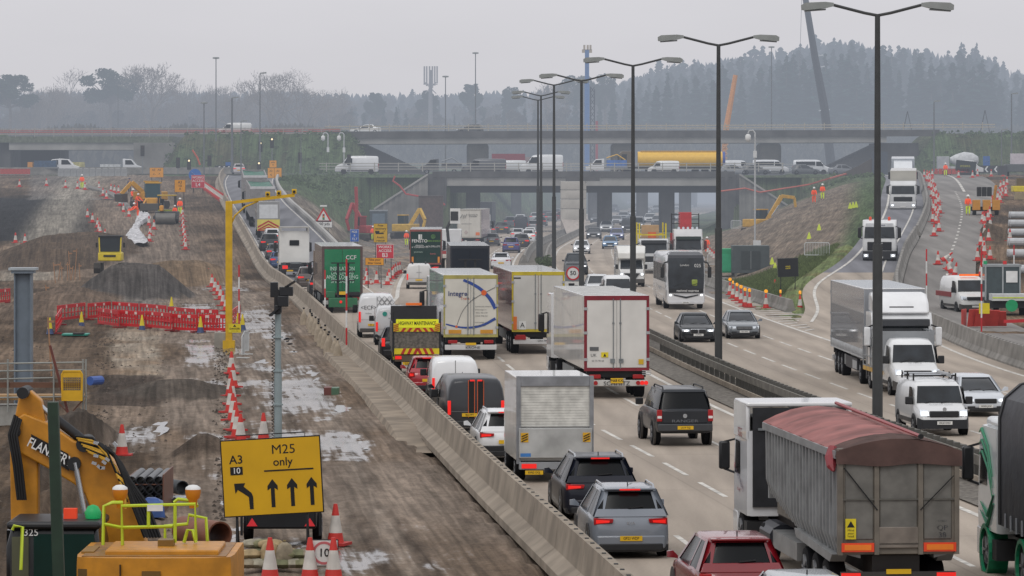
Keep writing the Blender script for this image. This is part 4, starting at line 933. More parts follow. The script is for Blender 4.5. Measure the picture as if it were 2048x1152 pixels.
# ---- vans
def van(name, label, cat, x, D, z=0.0, rz=0.0, col='#d8d8d6', face='rear', L=5.3, W=2.0, Hh=2.05, hood=.84, lod=0, pl='', text=None, stripe=None, brk=True, glassy=False, bumpc=None, r=.34, side='-', group=None, rack=False, flip=1, windows=False):
    ang = rz if face != 'front' else rz+PI
    if side == 'l': ang = rz + PI/2
    if side == 'r': ang = rz - PI/2
    t = thing(name, label, cat, (x, D, z), ang, group)
    if face == 'front': t.location = (x + math.sin(ang)*L, D - math.cos(ang)*L, z)
    P_ = paint(col); hw = W/2
    st = [(0,.90,.93),(.01,.955,.965),(.05,.985,1),(.3,1.0,1),(.60,.995,1),(.70,.95,.985),(.745,.86,.975),(hood,.58,.965),(.93,.50,.93),(.98,.44,.87),(1,.30,.80)]
    rings = []
    for y_, zt_, w_ in st:
        z1 = Hh*zt_; z0 = .32 if 0 < y_ < 1 else .38; h_ = z1-z0; tp = max(0, (zt_-.58)/.42)
        pr = [(.93,0),(1.0,.08),(1.0,.35),(.995,.55),(.97-.04*tp,.80),(.93-.09*tp,.93),(.84-.10*tp,.985),(.4,1.0)]
        R_ = [(hw*w_*a, L*y_, z0+h_*b_) for a, b_ in pr]; rings.append(R_+[(-p[0], p[1], p[2]) for p in reversed(R_)])
    MB().loft(rings).build('body', P_, t, smooth=55)
    for s_ in (-1, 1):
        for f_ in (.17, .80):
            wheel(t, s_*(hw+.005), L*f_, r, .24, rim=lod < 2, lod=lod)
            if lod < 2: MB().lathe([(r*1.16,-.015),(r*1.16,.005),(.05,.005)], axis='x', n=14).build('wheel_arch', BLACK, t, loc=(s_*hw*.997, L*f_, r+.02))
        a = .012; zb_, zt2 = Hh*.56, Hh*.87
        MB().quad((s_*(hw*.99+a), L*.60, zb_),(s_*(hw*.985+a), L*.80, zb_),(s_*(hw*.955+a), L*.725, zt2),(s_*(hw*.94+a), L*.60, zt2)).build('side_window', GLASS, t)
        if windows:
            MB().quad((s_*(hw*.99+a), L*.07, zb_),(s_*(hw*.99+a), L*.58, zb_),(s_*(hw*.94+a), L*.58, zt2),(s_*(hw*.94+a), L*.07, zt2)).build('side_window', GLASS, t)
        MB().box(s_*(hw*1.0) if s_ > 0 else -hw-.25, L*.765, Hh*.56, s_*(hw+.25) if s_ > 0 else -hw, L*.79, Hh*.70).build('mirror', BLACK, t, bevel=.03 if not lod else 0)
        if lod < 2: MB().box(min(s_*hw*1.0, s_*(hw+.014)), L*.2, .42, max(s_*hw*1.0, s_*(hw+.014)), L*.72, .56).build('side_moulding', DKP, t)
    sy, sz = (.745, .86), (hood, .58)
    ws = [(-hw*.86, L*(sz[0]-.004)+.02, Hh*sz[1]+.02), (hw*.86, L*(sz[0]-.004)+.02, Hh*sz[1]+.02), (hw*.78, L*.735+.02, Hh*.885), (-hw*.78, L*.735+.02, Hh*.885)]
    MB().loft([[(p[0], p[1]-.02, p[2]-.02) for p in ws], [(p[0], p[1]+.012, p[2]+.012) for p in ws]]).build('windscreen', GLASS2, t)
    if face == 'front':
        zh = Hh*.44
        for s_ in (-1, 1):
            h_ = MB().loft([[(s_*hw*.88, L*.90, zh+.08),(s_*hw*.86, L*.93, zh-.13),(s_*hw*.56, L*.97, zh-.12),(s_*hw*.60, L*.94, zh+.06)],[(s_*hw*.90, L*.952, zh+.09),(s_*hw*.88, L*.985, zh-.14),(s_*hw*.56, L*1.002, zh-.12),(s_*hw*.60, L*.985, zh+.05)]]).build('headlight', HEADL, t)
            if lod < 2: MB().box(s_*hw*.72-.1, L*.98, zh-.1, s_*hw*.72+.1, L*1.006, zh+.01).build('lit_lamp', HEADON if brk else HEADL, h_)
        MB().box(-hw*.55, L*.975, zh-.16, hw*.55, L*1.006, zh+.04).build('grille', BLACK, t, bevel=.03)
        MB().loft([[(-hw*.97,L*.93,.24),(hw*.97,L*.93,.24),(hw*.97,L*.93,.62),(-hw*.97,L*.93,.62)],[(-hw*.84,L*1.008,.26),(hw*.84,L*1.008,.26),(hw*.84,L*1.008,.56),(-hw*.84,L*1.008,.56)]]).build('bumper', M(bumpc, rough=.7) if bumpc else DKP, t)
        plate(t, pl if lod < 1 else '', 0, L*1.012, .46, '+y')
        if not lod: MB().bar((-.05, L*hood+.03, Hh*.59), (-hw*.62, L*hood-.06, Hh*.64), .025).bar((hw*.55, L*hood+.03, Hh*.59), (hw*.05, L*hood-.05, Hh*.64), .025).build('wiper', BLACK, t)
    else:
        MB().box(-hw*.9, -.05, .3, hw*.9, .04, .52).build('bumper', DKP if not bumpc else M(bumpc), t, bevel=.03)
        for s_ in (-1, 1): 
            tl = MB().box(min(s_*hw*.86, s_*hw*.97), -.03, Hh*.36, max(s_*hw*.86, s_*hw*.97), .06, Hh*.60).build('tail_lamp', TAILON if brk else TAIL, t, bevel=.015)
        if lod < 2:
            MB().box(-.008, -.012, .55, .008, .02, Hh*.95).build('door_seam', INK, t); MB().box(-hw*.84, -.012, Hh*.415, hw*.84, .012, Hh*.42).build('door_crease', M('#8b8b8a'), t)
            plate(t, pl, 0 if L < 5 else -.22*flip, -.03, Hh*.36 if Hh < 2.2 else Hh*.3)
        if glassy: MB().box(-hw*.76, -.025, Hh*.56, hw*.76, .03, Hh*.86).build('rear_window', GLASS, t, bevel=.03)
    for (s_, sz_, px_, pz_, c_) in text or []: txt(s_, sz_, c_, t, (px_, -.035, pz_), '-y')
    if rack:
        for yy in (.12, .35, .6): MB().bar((-hw*.8, L*yy, Hh+.12), (hw*.8, L*yy, Hh+.12), .05).bar((-hw*.8, L*yy, Hh-.05), (-hw*.8, L*yy, Hh+.2), .05).bar((hw*.8, L*yy, Hh-.05), (hw*.8, L*yy, Hh+.2), .05).build('roof_bar', BLACK, t)
    return t
# ---- lorries
def cab(t, y0, y1, Hh=3.6, W=2.5, col='#dedede', style='flat', screen=(1.95, 2.95), glow=True, lod=0, grille_c=None, visor=None, text=None, pl='', fairing=True, mcol=None):
    """cab with its flat face at y1"""
    P_ = paint(col); hw = W/2; z0 = .95; zs0, zs1 = screen
    prof = [(y0, z0), (y1-.05, z0), (y1, z0+.3), (y1-.02, zs0), (y1-.2, zs1+.1), (y1-.55, Hh), (y0, Hh)]
    rings = []
    for x_, s_ in ((-hw, .94), (-hw+.1, 1.0), (hw-.1, 1.0), (hw, .94)):
        cy, cz = (y0+y1)/2, (z0+Hh)/2; rings.append([(x_, y0 + (p[0]-y0)*(s_ if s_ < 1 else 1), cz+(p[1]-cz)*(.985 if s_ < 1 else 1)) for p in prof])
    MB().loft(rings).build('cab', P_, t, smooth=30)
    MB().loft([[(-hw*.90, y1+.015, zs0+.02),(hw*.90, y1+.015, zs0+.02),(hw*.90, y1-.05, zs0+.02),(-hw*.90, y1-.05, zs0+.02)],[(-hw*.85, y1-.16, zs1),(hw*.85, y1-.16, zs1),(hw*.85, y1-.25, zs1),(-hw*.85, y1-.25, zs1)]]).build('windscreen', GLASS2, t)
    if visor: MB().box(-hw*.88, y1-.18, zs1-.02, hw*.88, y1+.12, zs1+.28).build('sun_visor', M(visor, rough=.4), t, bevel=.04)
    MB().box(-hw*.72, y1-.05, 1.02, hw*.72, y1+.035, zs0-.25).build('grille', M(grille_c or '#1e1f22', rough=.5), t, bevel=.04)
    if not lod:
        for i in range(3): MB().box(-hw*.66, y1+.03, 1.12+i*.17, hw*.66, y1+.05, 1.15+i*.17).build('grille_slat', CHROME if not grille_c else BLACK, t)
    bm = MB().box(-hw, y1-.7, .32, hw, y1+.05, .98).build('bumper', P_ if style == 'flat' else M('#2a2b2e'), t, bevel=.06)
    for s_ in (-1, 1):
        h_ = MB().box(s_*hw*.80-.19, y1+.0, .50, s_*hw*.80+.19, y1+.07, .76).build('headlight', HEADL, t, bevel=.03)
        if glow: MB().box(s_*hw*.80-.09, y1+.06, .57, s_*hw*.80+.09, y1+.08, .7).build('lit_lamp', HEADON, h_)
        mx_ = s_*(hw+.22)
        MB().box(mx_-.13, y1-.12, zs0+.05, mx_+.13, y1+.08, zs0+.82).build('mirror', M(mcol or '#1c1d20', rough=.4), t, bevel=.05)
        MB().bar((s_*hw*.96, y1-.25, zs0+.9), (mx_, y1-.02, zs0+.8), .05).build('mirror_arm', BLACK, t); MB().bar((s_*hw*.96, y1-.25, zs0-.05), (mx_, y1-.02, zs0+.06), .05).build('mirror_arm', BLACK, t)
        MB().quad((s_*(hw+.012), y1-.35, zs0),(s_*(hw+.012), y1-1.2, zs0),(s_*(hw+.012), y1-1.2, zs1-.1),(s_*(hw+.012), y1-.5, zs1-.1)).build('side_window', GLASS, t)
        MB().box(s_*hw*.8-.25, y0, .35, s_*hw*.8+.25, y0+.5, .8).build('step', BLACK, t)
    if not lod: MB().bar((-.9, y1+.05, zs0+.02), (-.2, y1-.02, zs0+.25), .03).bar((.15, y1+.05, zs0+.02), (.85, y1-.02, zs0+.25), .03).build('wiper', BLACK, t)
    plate(t, pl, 0, y1+.06, .5, '+y')
    for s_, sz_, z_, c_ in text or []: txt(s_, sz_, c_, t, (0, y1+.075, z_), '+y')
def axles(t, ys, W=2.55, r=.5, w=.38, lod=0):
    for y in ys:
        for s_ in (-1, 1): wheel(t, s_*(W/2-.04), y, r, w, rim=not lod, lod=lod)
def chassis(t, y0, y1): 
    MB().box(-.5, y0, .75, .5, y1, 1.1).build('chassis', BLACK, t)
SILV = M('#a9abad', rough=.45, metal=.3); TRW = paint('#dddcd8', .7)
def trailer(t, L=13.6, W=2.55, top=4.0, floor=1.15, side='#c9c9c9', door='#dad9d5', roof='#dcdcda', frame='#8b1f2a', y0=0.0, legs=True, doors=True, tri=True, rearbar='#d8d8d8', fw=.09, curtain=False, lod=0, sidecol2=None):
    hw = W/2; y1 = y0+L
    MB().box(-hw, y0+.05, floor, hw, y1, top).build('cargo_box', paint(side, .6), t, bevel=.03)
    MB().box(-hw-.01, y0+.03, top-.02, hw+.01, y1+.01, top+.03).build('roof', paint(roof, .0), t, bevel=.02)
    Fm = M(frame, rough=.5, noise=.2)
    MB().box(-hw-.012, y0-.01, floor-.05, -hw+fw, y0+.12, top+.02).build('door_post', Fm, t); MB().box(hw-fw, y0-.01, floor-.05, hw+.012, y0+.12, top+.02).build('door_post', Fm, t)
    MB().box(-hw+fw, y0-.008, top-.16, hw-fw, y0+.12, top+.018).build('door_header', Fm if frame != '#8b1f2a' else M('#3d3038'), t)
    MB().box(-hw+fw, y0-.008, floor-.05, hw-fw, y0+.12, floor+.08).build('door_sill', Fm, t)
    if doors:
        for s_ in (-1, 1): MB().box(min(s_*.012, s_*(hw-fw-.01)), y0+.0, floor+.085, max(s_*.012, s_*(hw-fw-.01)), y0+.06, top-.165).build('rear_door', paint(door, .5), t)
        if not lod:
            for s_ in (-1, 1):
                rod = MB().tube((s_*.14, y0-.03, floor+.05), (s_*.14, y0-.03, top-.1), .018, n=6); rod.box(s_*.14-.05, y0-.05, floor+.35, s_*.14+.05, y0, floor+.42).box(s_*.14-.04, y0-.045, top-1.1, s_*.14+.04, y0, top-1.03); rod.build('lock_rod', STEEL, t)
                for zz in (floor+.4, (floor+top)/2, top-.5): MB().box(s_*(hw-.04)-.07, y0-.035, zz-.05, s_*(hw-.04)+.07, y0, zz+.06).build('hinge', SILV, t)
    MB().box(-hw+.05, y0+.02, .50, hw-.05, y0+.12, .74).build('rear_bar', M(rearbar, rough=.5, dirt=.5), t, bevel=.02)
    MB().box(-hw+.1, y0+.25, .85, hw-.1, y0+.5, floor-.02).build('rear_beam', BLACK, t)
    for s_ in (-1, 1):
        MB().box(s_*(hw-.42)-.22, y0-.005, .80, s_*(hw-.42)+.22, y0+.06, .96).build('tail_lamp', TAIL, t, bevel=.02)
    if legs: axles(t, [y0+1.6, y0+2.95, y0+4.3] if tri else [y0+2.0, y0+3.3], W, lod=lod)
    MB().box(-.45, y0+.4, .8, .45, y1-.5, floor).build('chassis', BLACK, t)
    for s_ in (-1, 1): MB().box(s_*(hw-.08)-.02, y0+5.2, .55, s_*(hw-.08)+.02, y1-3.5, 1.0).build('side_guard', STEEL, t)
def tractor(t, y, **k):
    axles(t, [y+.6, y+4.0]); chassis(t, y-.6, y+5.2); cab(t, y+2.9, y+5.2, **k)
# ================================================================ traffic
def ramp(px, py, zf):
    a, b_ = 240.0, 640.0
    for _ in range(50):
        D = (a+b_)/2
        if YH+F*(H-zf(D))/D > py: a = D
        else: b_ = D
    return GX(px, D), D, zf(D)
gQ = 'queue of traffic beside the concrete barrier'
def P0(px, py): x, D = G(px, py); return dict(x=x, D=D, rz=hd(D))
# --- nearest vehicles, lane beside the barrier
car('sports_utility_car', 'red sports utility car cut by the bottom edge of the photo', 'car', 4.62, 85.2, rz=hd(86), col='#7c0f1c', kind='suv', pl='H? 2 PEA'.replace('? ', ''), tail='square', braked=False, L=4.55, W=1.84, Hh=1.68, rails=False)
car('hatchback_car', 'silver car at the bottom edge of which only the roof shows', 'car', 5.6, 78.8, rz=hd(80), col='#a4a8ac', kind='hatch', braked=False, Hh=1.5)
car('sports_utility_car', 'silver blue sports utility car with slanted lit tail lamps ahead of the red one', 'car', *[G(1262,1118)[0], G(1262,1118)[1]], rz=hd(98), col='#7b828c', kind='suv', pl='GF23 WDP', tail='wide', W=1.87, Hh=1.66, rails=True, clad=False, logo='KIA')
car('sports_utility_car', 'dark navy sports utility car behind the white box van', 'car', 2.3, 109.6, rz=hd(111), col='#151926', kind='suv', pl='RV68 KSX', tail='wide', W=1.96, Hh=1.66, L=4.75, rails=True)
p = P0(1014, 925); car('crossover_car', 'white crossover car half hidden by the box van', 'car', p['x'], p['D'], rz=p['rz'], col='#e4e5e6', kind='suv', tail='wide', W=1.81, Hh=1.6, L=4.4, clad=True, rails=True)
p = P0(952, 872); t = van('panel_van', 'dark grey panel van with black and orange stripes on its rear doors', 'van', p['x'], p['D'], rz=p['rz'], col='#3b3d41', Hh=2.0, W=1.99, L=5.0, pl='BJ23 PFY', bumpc='#2a2b2d')
for s_ in (-1, 1):
    MB().box(min(s_*.06, s_*.24), -.02, .62, max(s_*.06, s_*.24), .0, 1.9).build('stripe', INK, t)
    for dx in (.05, .26): MB().box(s_*dx-.012, -.026, .62, s_*dx+.012, .0, 1.9).build('orange_stripe', M('#c2572a'), t)
    MB().box(s_*.13-.08, -.035, 1.86, s_*.13+.08, -.0, 1.91).build('brake_light', TAILON, t)
car('estate_car', 'black estate car ahead of the dark grey striped van', 'car', -1.75, 154.3, rz=hd(154), col='#202124', kind='suv', tail='wide', W=1.82, Hh=1.58, L=4.4)
van('small_van', 'plain white rounded small van between the black estate and the red hatchback', 'van', -2.15, 161.5, rz=hd(161), col='#e6e7e8', Hh=1.88, W=1.83, L=4.35, pl='', brk=True)
car('hatchback_car', 'small red hatchback behind the highway maintenance truck', 'car', -3.35, 171, rz=hd(171), col='#a3202c', kind='hatch', tail='square', L=3.7, W=1.68, Hh=1.5, pl='')
car('hatchback_car', 'black car squeezed between the maintenance truck and the silver vans', 'car', -5.3, 200.5, rz=hd(200), col='#1d1e22', kind='suv', tail='tall', lod=1, W=1.82, Hh=1.62)
GT = M('#5a5c5e'); TEAL = M('#1f8f80')
p = P0(789, 691); t = van('panel_van', 'silver rounded van with a round teal badge on the rear', 'van', p['x'], p['D'], rz=p['rz'], col='#bfc0c1', Hh=2.0, W=1.98, L=5.0, text=[('WLS', .2, -.05, 1.62, GT), ('heating services', .1, 0, 1.4, GT)], pl='')
MB().lathe([(.12,0),(.12,-.01)], axis='y', n=16).build('badge', TEAL, t, loc=(-.5, -.02, 1.62))
p = P0(754, 676); t = van('panel_van', 'tall white panel van with a diamond lattice pattern on its rear doors', 'van', p['x'], p['D'], rz=p['rz'], col='#d6d7d8', Hh=2.35, W=2.02, L=5.6, text=[('<ECF>', .3, -.45, 1.62, GT), ('kitchens', .1, -.45, 1.32, GT)], pl='RJ21 LDO')
mb = MB()
for i in range(5):
    for j in range(3): 
        cx, cz = .12+j*.28+(i % 2)*.14, 2.1-i*.19
        if cx < .85:
            for a, b_ in (((cx-.13,cz),(cx,cz+.15)),((cx,cz+.15),(cx+.13,cz)),((cx+.13,cz),(cx,cz-.15)),((cx,cz-.15),(cx-.13,cz))): mb.bar((a[0],-.02,a[1]),(b_[0],-.02,b_[1]),.014)
mb.build('lattice_pattern', GT, t)
# --- white box van (luton)
p = P0(1108, 965); D = p['D']
t = thing('box_van', 'white box van with a ribbed roller shutter and tail lift beside the navy car', 'van', (p['x']+.03, D, 0), p['rz'])
hw = 1.1
MB().box(-hw, .06, .62, hw, 4.2, 3.05).build('cargo_box', paint('#dcdbd7', .5), t, bevel=.03)
fr = M('#84868a', rough=.5, noise=.25)
MB().box(-hw-.02, -.06, .55, -hw+.1, .1, 3.08).build('door_post', fr, t); MB().box(hw-.1, -.06, .55, hw+.02, .1, 3.08).build('door_post', fr, t); MB().box(-hw+.1, -.06, 2.78, hw-.1, .1, 3.08).build('door_header', fr, t, bevel=.02)
mb = MB()
for i in range(15): z_ = 1.62+i*.078; mb.box(-hw+.1, -.005, z_, hw-.1, .05, z_+.066)
for i in range(15): z_ = 1.62+i*.078; mb.box(-hw+.1, .01, z_+.062, hw-.1, .05, z_+.08)
mb.build('roller_shutter', M('#d2d1ca', rough=.55, noise=.25, ns=3), t)
MB().box(-hw+.04, -.16, .72, hw-.04, -.06, 1.58).build('tail_lift', M('#b3b4b2', rough=.45, metal=.25, noise=.3, ns=1.2), t, bevel=.015)
for s_ in (-1, 1):
    h_ = MB().box(s_*(hw-.2)-.11, -.175, 1.18, s_*(hw-.2)+.11, -.162, 1.45).build('hazard_panel', M('#d8a41c'), t); mb = MB()
    for i in range(3): mb.bar((s_*(hw-.2)-.09, -.18, 1.2+i*.07), (s_*(hw-.2)+.09, -.18, 1.28+i*.07), .025)
    mb.build('hazard_stripe', INK, h_)
    wheel(t, s_*(hw-.03), 1.2, .34, .3); wheel(t, s_*(hw-.1), 5.0, .34, .24)
MB().box(-hw+.05, -.1, .38, hw-.05, .05, .6).build('bumper', M('#8d9094', rough=.5), t, bevel=.02)
MB().box(-.98, -.13, .42, -.55, -.09, .55).build('tail_lamp', TAILON, t); plate(t, 'KV62 OOJ', -.62, -.12, .30); MB().box(-1.02, -.17, .76, -.72, -.165, .86).build('sticker', M('#3a76b8'), t)
MB().box(-.98, 4.2, .5, .98, 5.8, 1.9).build('cab', paint('#dcdbd7'), t, bevel=.12); MB().box(-.7, .5, .35, .7, 5.5, .62).build('chassis', BLACK, t)
# --- refrigerated trailer
D = 167.5; t = thing('articulated_lorry', 'plain white refrigerated trailer with maroon door frame and red lamps', 'lorry', (4.13, D, 0), hd(D)+.012)
trailer(t, side='#d9d9d7', door='#d4d2cd', frame='#7e1c2a', top=4.05, rearbar='#d0cfcb')
for i in range(12): MB().box(-1.2, .6+i*1.1, 4.08, 1.2, .66+i*1.1, 4.095).build('roof_rib', M('#c3c3c1'), t)
for s_ in (-1, 1):
    for k_ in range(3): MB().lathe([(.085,0),(.085,-.03)], axis='y', n=10).build('tail_lamp', TAILON if k_ < 2 else TAIL, t, loc=(s_*(1.16-k_*.16), -.02, .63))
    MB().box(s_*.17-.09, -.05, 1.42, s_*.17+.09, -.02, 1.58).build('lock_handle', STEEL, t)
txt('SCHMITZ', .23, INK, t, (0, -.01, .6), '-y', sx=1.1); plate(t, 'PN68 KXL', 0, -.05, .72, w=.5, h=.2)
txt('UK', .17, GT, t, (-.92, -.02, 1.72), '-y'); txt('60 75 90 60', .1, GT, t, (-.75, -.02, 1.5), '-y')
w_ = MB().box(-.62, -.03, 1.64, -.34, -.0, 1.84).build('warning_sticker', YEL, t); MB().prism([(-.54,1.67),(-.42,1.67),(-.48,1.8)], 'y', -.035, -.03).build('triangle_mark', INK, w_)
MB().box(.86, -.03, 1.36, 1.06, 0, 1.56).build('warning_sticker', M('#c9a21e'), t); MB().box(-1.07, -.02, 1.9, -.72, 0, 2.05).build('sticker', GT, t)
for z_ in (.95, 1.02, 1.09): MB().box(1.0, -.05, z_, 1.36, .0, z_+.03).build('ladder_rung', SILV, t)
tractor(t, 12.2, col='#d8d8d8', Hh=3.7)
# --- blue arc trailer
D = 201; t = thing('articulated_lorry', 'grey curtain trailer with blue arcs and orange dots on cream doors', 'lorry', (-1.95, D, 0), hd(D)+.015)
trailer(t, side='#9fa3a8', door='#cfccc2', frame='#a89f58', top=4.02, fw=.05, roof='#e4e4e2')
txt('Integre', .32, M('#27386e'), t, (-.62, -.02, 3.15), '-y', bold=.01); txt('Trans', .19, M('#c4572f'), t, (-.28, -.02, 2.93), '-y')
BLU = M('#2c4a94')
def arc(t, pts, w0, w1, mat, name='arc_pattern', y=-.016):
    mb = MB(); n_ = 18
    c_ = curve(pts) ; xs_ = np.linspace(pts[0][0], pts[-1][0], n_); L_ = []
    for i, x in enumerate(xs_):
        z_ = c_(x); x2 = x+.01; d_ = Vector((.01, c_(min(x2, pts[-1][0]))-z_ if x2 <= pts[-1][0] else z_-c_(x-.01))).normalized(); w_ = w0+(w1-w0)*i/(n_-1); L_.append(((x-d_.y*w_/2, y, z_+d_.x*w_/2), (x+d_.y*w_/2, y, z_-d_.x*w_/2)))
    for i in range(n_-1): mb.quad(L_[i][0], L_[i+1][0], L_[i+1][1], L_[i][1])
    return mb.build(name, mat, t)
arc(t, [(-.35,3.8),(.1,3.6),(.6,3.25),(.95,2.85),(1.17,2.45)], .12, .18, BLU); arc(t, [(-1.18,1.72),(-.7,1.6),(-.1,1.55),(.6,1.68),(1.17,1.98)], .06, .13, BLU)
arc(t, [(-.68,1.6),(-.5,2.1),(-.1,2.7),(.3,3.0),(.66,3.2),(1.15,3.45)], .02, .03, GT, y=-.019)
for cx, cz, r_ in ((.62,3.2,.13),(-.68,1.6,.06)): MB().lathe([(r_,0),(r_,-.008)], axis='y', n=14).build('dot_pattern', M('#d9632e'), t, loc=(cx, -.02, cz))
for i, ln in enumerate(('international transport', 'www.integre.ro', '+40 21 350 1120', '+44 20 7946 018', '', 'road haulage and', 'express freight')): 
    if ln: txt(ln, .085, GT, t, (.2, -.02, 2.55-i*.15), '-y', align='LEFT')
for s_ in (-1, 1): MB().box(s_*.75-.3, -.03, 1.27, s_*.75+.3, 0, 1.45).build('reflector_board', M('#c98f2a'), t)
txt('KRONE', .16, INK, t, (.1, .0, .60), '-y', sx=1.3); MB().box(-1.2, -.02, .5, 1.2, .02, .51).build('bar_edge', SILV, t); plate(t, '', 0, -.02, .78, w=.5)
tractor(t, 12.2, col='#cfd0d2', Hh=3.6, mcol='#202124')
# --- maroon curtain trailer
D = 207.5; t = thing('articulated_lorry', 'maroon curtain trailer with yellow edged cream doors and a letter A board', 'lorry', (1.28, D, 0), hd(D)+.02)
trailer(t, side='#7d3237', door='#c5c3bd', frame='#c3ae2c', top=4.02, fw=.06, roof='#e0e0de')
a = MB().box(-.95, -.03, 1.22, -.6, 0, 1.62).build('letter_board', PLATEW, t); txt('A', .34, INK, a, (-.775, -.04, 1.42), '-y')
MB().box(-1.22, -.04, 1.2, -1.05, 0, 1.85).build('marker_board', M('#e0742a'), t); MB().box(-1.2, -.02, 3.7, -.85, 0, 3.76).build('sticker', INK, t)
MB().box(-1.15, -.02, .72, -.6, .02, .9).build('tail_lamp', TAIL, t); txt('WIELTON', .13, INK, t, (.25, .0, .84), '-y', sx=1.2); txt('GRA 7409', .13, INK, t, (.25, .0, .66), '-y')
tractor(t, 12.2, col='#a33a3a', Hh=3.5)
# --- big tipper with red sheet
D = 88.0; t = thing('tipper_lorry', 'big grey tipping lorry with a red sheeted body in the foreground', 'lorry', (8.0, D, 0), hd(92)+.0)
TG = M('#716a60', rough=.55, noise=.3, ns=2, dirt=.6); TS = M('#8d8f90', rough=.45, metal=.2, noise=.22, ns=2, dirt=.4)
hw = 1.27; MB().box(-hw+.0, 0, 1.25, hw, .14, 3.75).build('tailgate', TG, t, bevel=.02)
for x0, x1 in ((-1.12,-.52),(-.40,.40),(.52,1.12)): MB().box(x0, -.02, 1.85 if abs(x0+x1) < .1 else 1.6, x1, .03, 3.66).build('tailgate_panel', M('#6d6b66', rough=.6, noise=.3, ns=2), t, bevel=.03)
MB().box(-.42, -.05, 1.4, .42, -.0, 1.9).build('grain_hatch', M('#7d746b', rough=.6, noise=.3), t, bevel=.02)
for z_ in (2.55, 1.5): MB().box(-hw, -.05, z_-.02, hw, -.0, z_+.02).build('door_bar', M('#5a5852'), t)
for x_ in (-1.22, -.46, .46, 1.22): MB().box(x_-.05, -.06, 1.25, x_+.05, 0, 3.7).build('door_post', TG, t)
MB().bar((-1.15,-.07,3.3),(-.45,-.07,2.3),.025).bar((1.15,-.07,3.1),(.45,-.07,2.3),.02).build('strap', INK, t)
for s_ in (-1, 1): b_ = MB().box(s_*.86-.34, -.08, 1.32, s_*.86+.34, -.05, 1.53).build('reflector_board', M('#d8401c', emit=.1), t); MB().box(s_*.86-.28, -.09, 1.36, s_*.86+.28, -.08, 1.49).build('reflector_centre', M('#e0781e', emit=.1), b_)
w_ = MB().box(-1.12, -.08, 1.62, -.9, -.05, 2.1).build('warning_sticker', YEL, t); MB().prism([(-1.09,1.9),(-.93,1.9),(-1.01,2.05)], 'y', -.087, -.08).build('triangle_mark', INK, w_); txt('Mind\nyour\nhead', .07, INK, w_, (-1.01, -.085, 1.76), '-y')
txt('QP\n38', .17, M('#2c3350'), t, (.92, -.02, 1.78), '-y', bold=.006); txt('43601', .08, M('#4c5060'), t, (.92, -.02, 2.03), '-y')
# ribbed body sides
for s_ in (-1, 1):
    mb = MB(); y = .14; k_ = 0
    while y < 10.1:
        bt = 1.15 if y < 5.6 else 1.15+ (y-5.6)*.14; d_ = .05 if k_ % 2 else 0
        w2 = .34 if not k_ % 2 else .10
        mb.loft([[(s_*(hw-.5), yy, bt), (s_*(hw-.16+d_), yy, bt+.1), (s_*(hw-.04+d_), yy, bt+.5), (s_*(hw-.03+d_), yy, 3.55), (s_*(hw-.5), yy, 3.55)] for yy in (y, y+w2)]); y += w2; k_ += 1
    mb.build('ribbed_side', TS, t); MB().box(min(s_*(hw-.1), s_*(hw+.04)), .1, 3.5, max(s_*(hw-.1), s_*(hw+.04)), 10.2, 3.68).build('top_rail', TS, t)
MB().box(-hw+.3, .1, 1.3, hw-.3, 10.1, 1.8).build('body_floor', TG, t); MB().box(-hw+.1, 10.05, 1.7, hw-.1, 10.2, 3.6).build('front_bulkhead', TS, t)
SHR = M('#95605c', rough=.85, noise=.4, ns=1.2, bump=.3); SHB = M('#57413c', rough=.8, noise=.35, ns=1.5, bump=.4)
def sheet(y0, y1, z0, z1, mat, name, drop=.1, wav=.02):
    mb = MB(); rings = []
    for i in range(25):
        y = y0+(y1-y0)*i/24; rings.append([(hw*1.03*u, y, 3.68+(z0+(z1-z0)*i/24)*(1-abs(u)**1.8)+wav*math.sin(i*1.7+u*3)-(drop if abs(u) == 1 else 0)) for u in (-1,-.98,-.75,-.5,-.25,0,.25,.5,.75,.98,1)])
    mb.loft(rings, caps=False, closed=False); return mb.build(name, mat, t, smooth=50)
sheet(.9, 10.25, .30, .42, SHR, 'roof_sheet'); 
sheet(-.08, 1.0, .30, .34, SHB, 'rear_sheet', .12)
mb = MB(); rings = []
for z_ , o_ in ((3.98, .0), (3.8, .0), (3.55, -.015), (3.36, .0)): rings.append([(hw*1.04*u, -.09-.02*math.sin(u*9+z_*3)*(z_ < 3.7), (3.68+.30*(1-abs(u)**1.8)) if z_ == 3.98 else min(z_, 3.68+.3*(1-abs(u)**1.8))+.03*math.sin(u*5)*(z_ < 3.5)) for u in np.linspace(-1, 1, 15)])
mb.loft(rings, caps=False, closed=False); mb.build('sheet_flap', SHB, t, smooth=60)
MB().path([(-hw,.6,3.75),(-hw-.06,.5,3.5),(-hw-.08,.3,3.3),(-hw-.05,.2,3.2)], [.09,.13,.1,.03], 7).build('sheet_tail', M('#8a2c34', bump=.4), t)
MB().path([(.45,-.1,4.03),(.45,10.4,4.16)], .045, 6).build('roll_tube', M('#9a4a4c'), t); MB().lathe([(.06,0),(.06,-.06)], axis='y', n=10).build('tube_end', INK, t, loc=(.45,-.08,4.03))
axles(t, [1.8, 3.15, 4.5], 2.55); MB().box(-.5, .3, .7, .5, 14, 1.2).build('chassis', M('#2a2422'), t)
MB().prism([(.6,1.2),(5.6,1.35),(5.4,1.15),(.9,1.0)], 'x', -hw-.02, -hw+.3).build('mudguard', TS, t); MB().prism([(.6,1.2),(5.6,1.35),(5.4,1.15),(.9,1.0)], 'x', hw-.3, hw+.02).build('mudguard', TS, t)
MB().box(-1.2, -.02, .62, 1.2, .1, .84).build('rear_bar', M('#3a3836', rough=.6), t); plate(t, '', 0, -.03, .85)
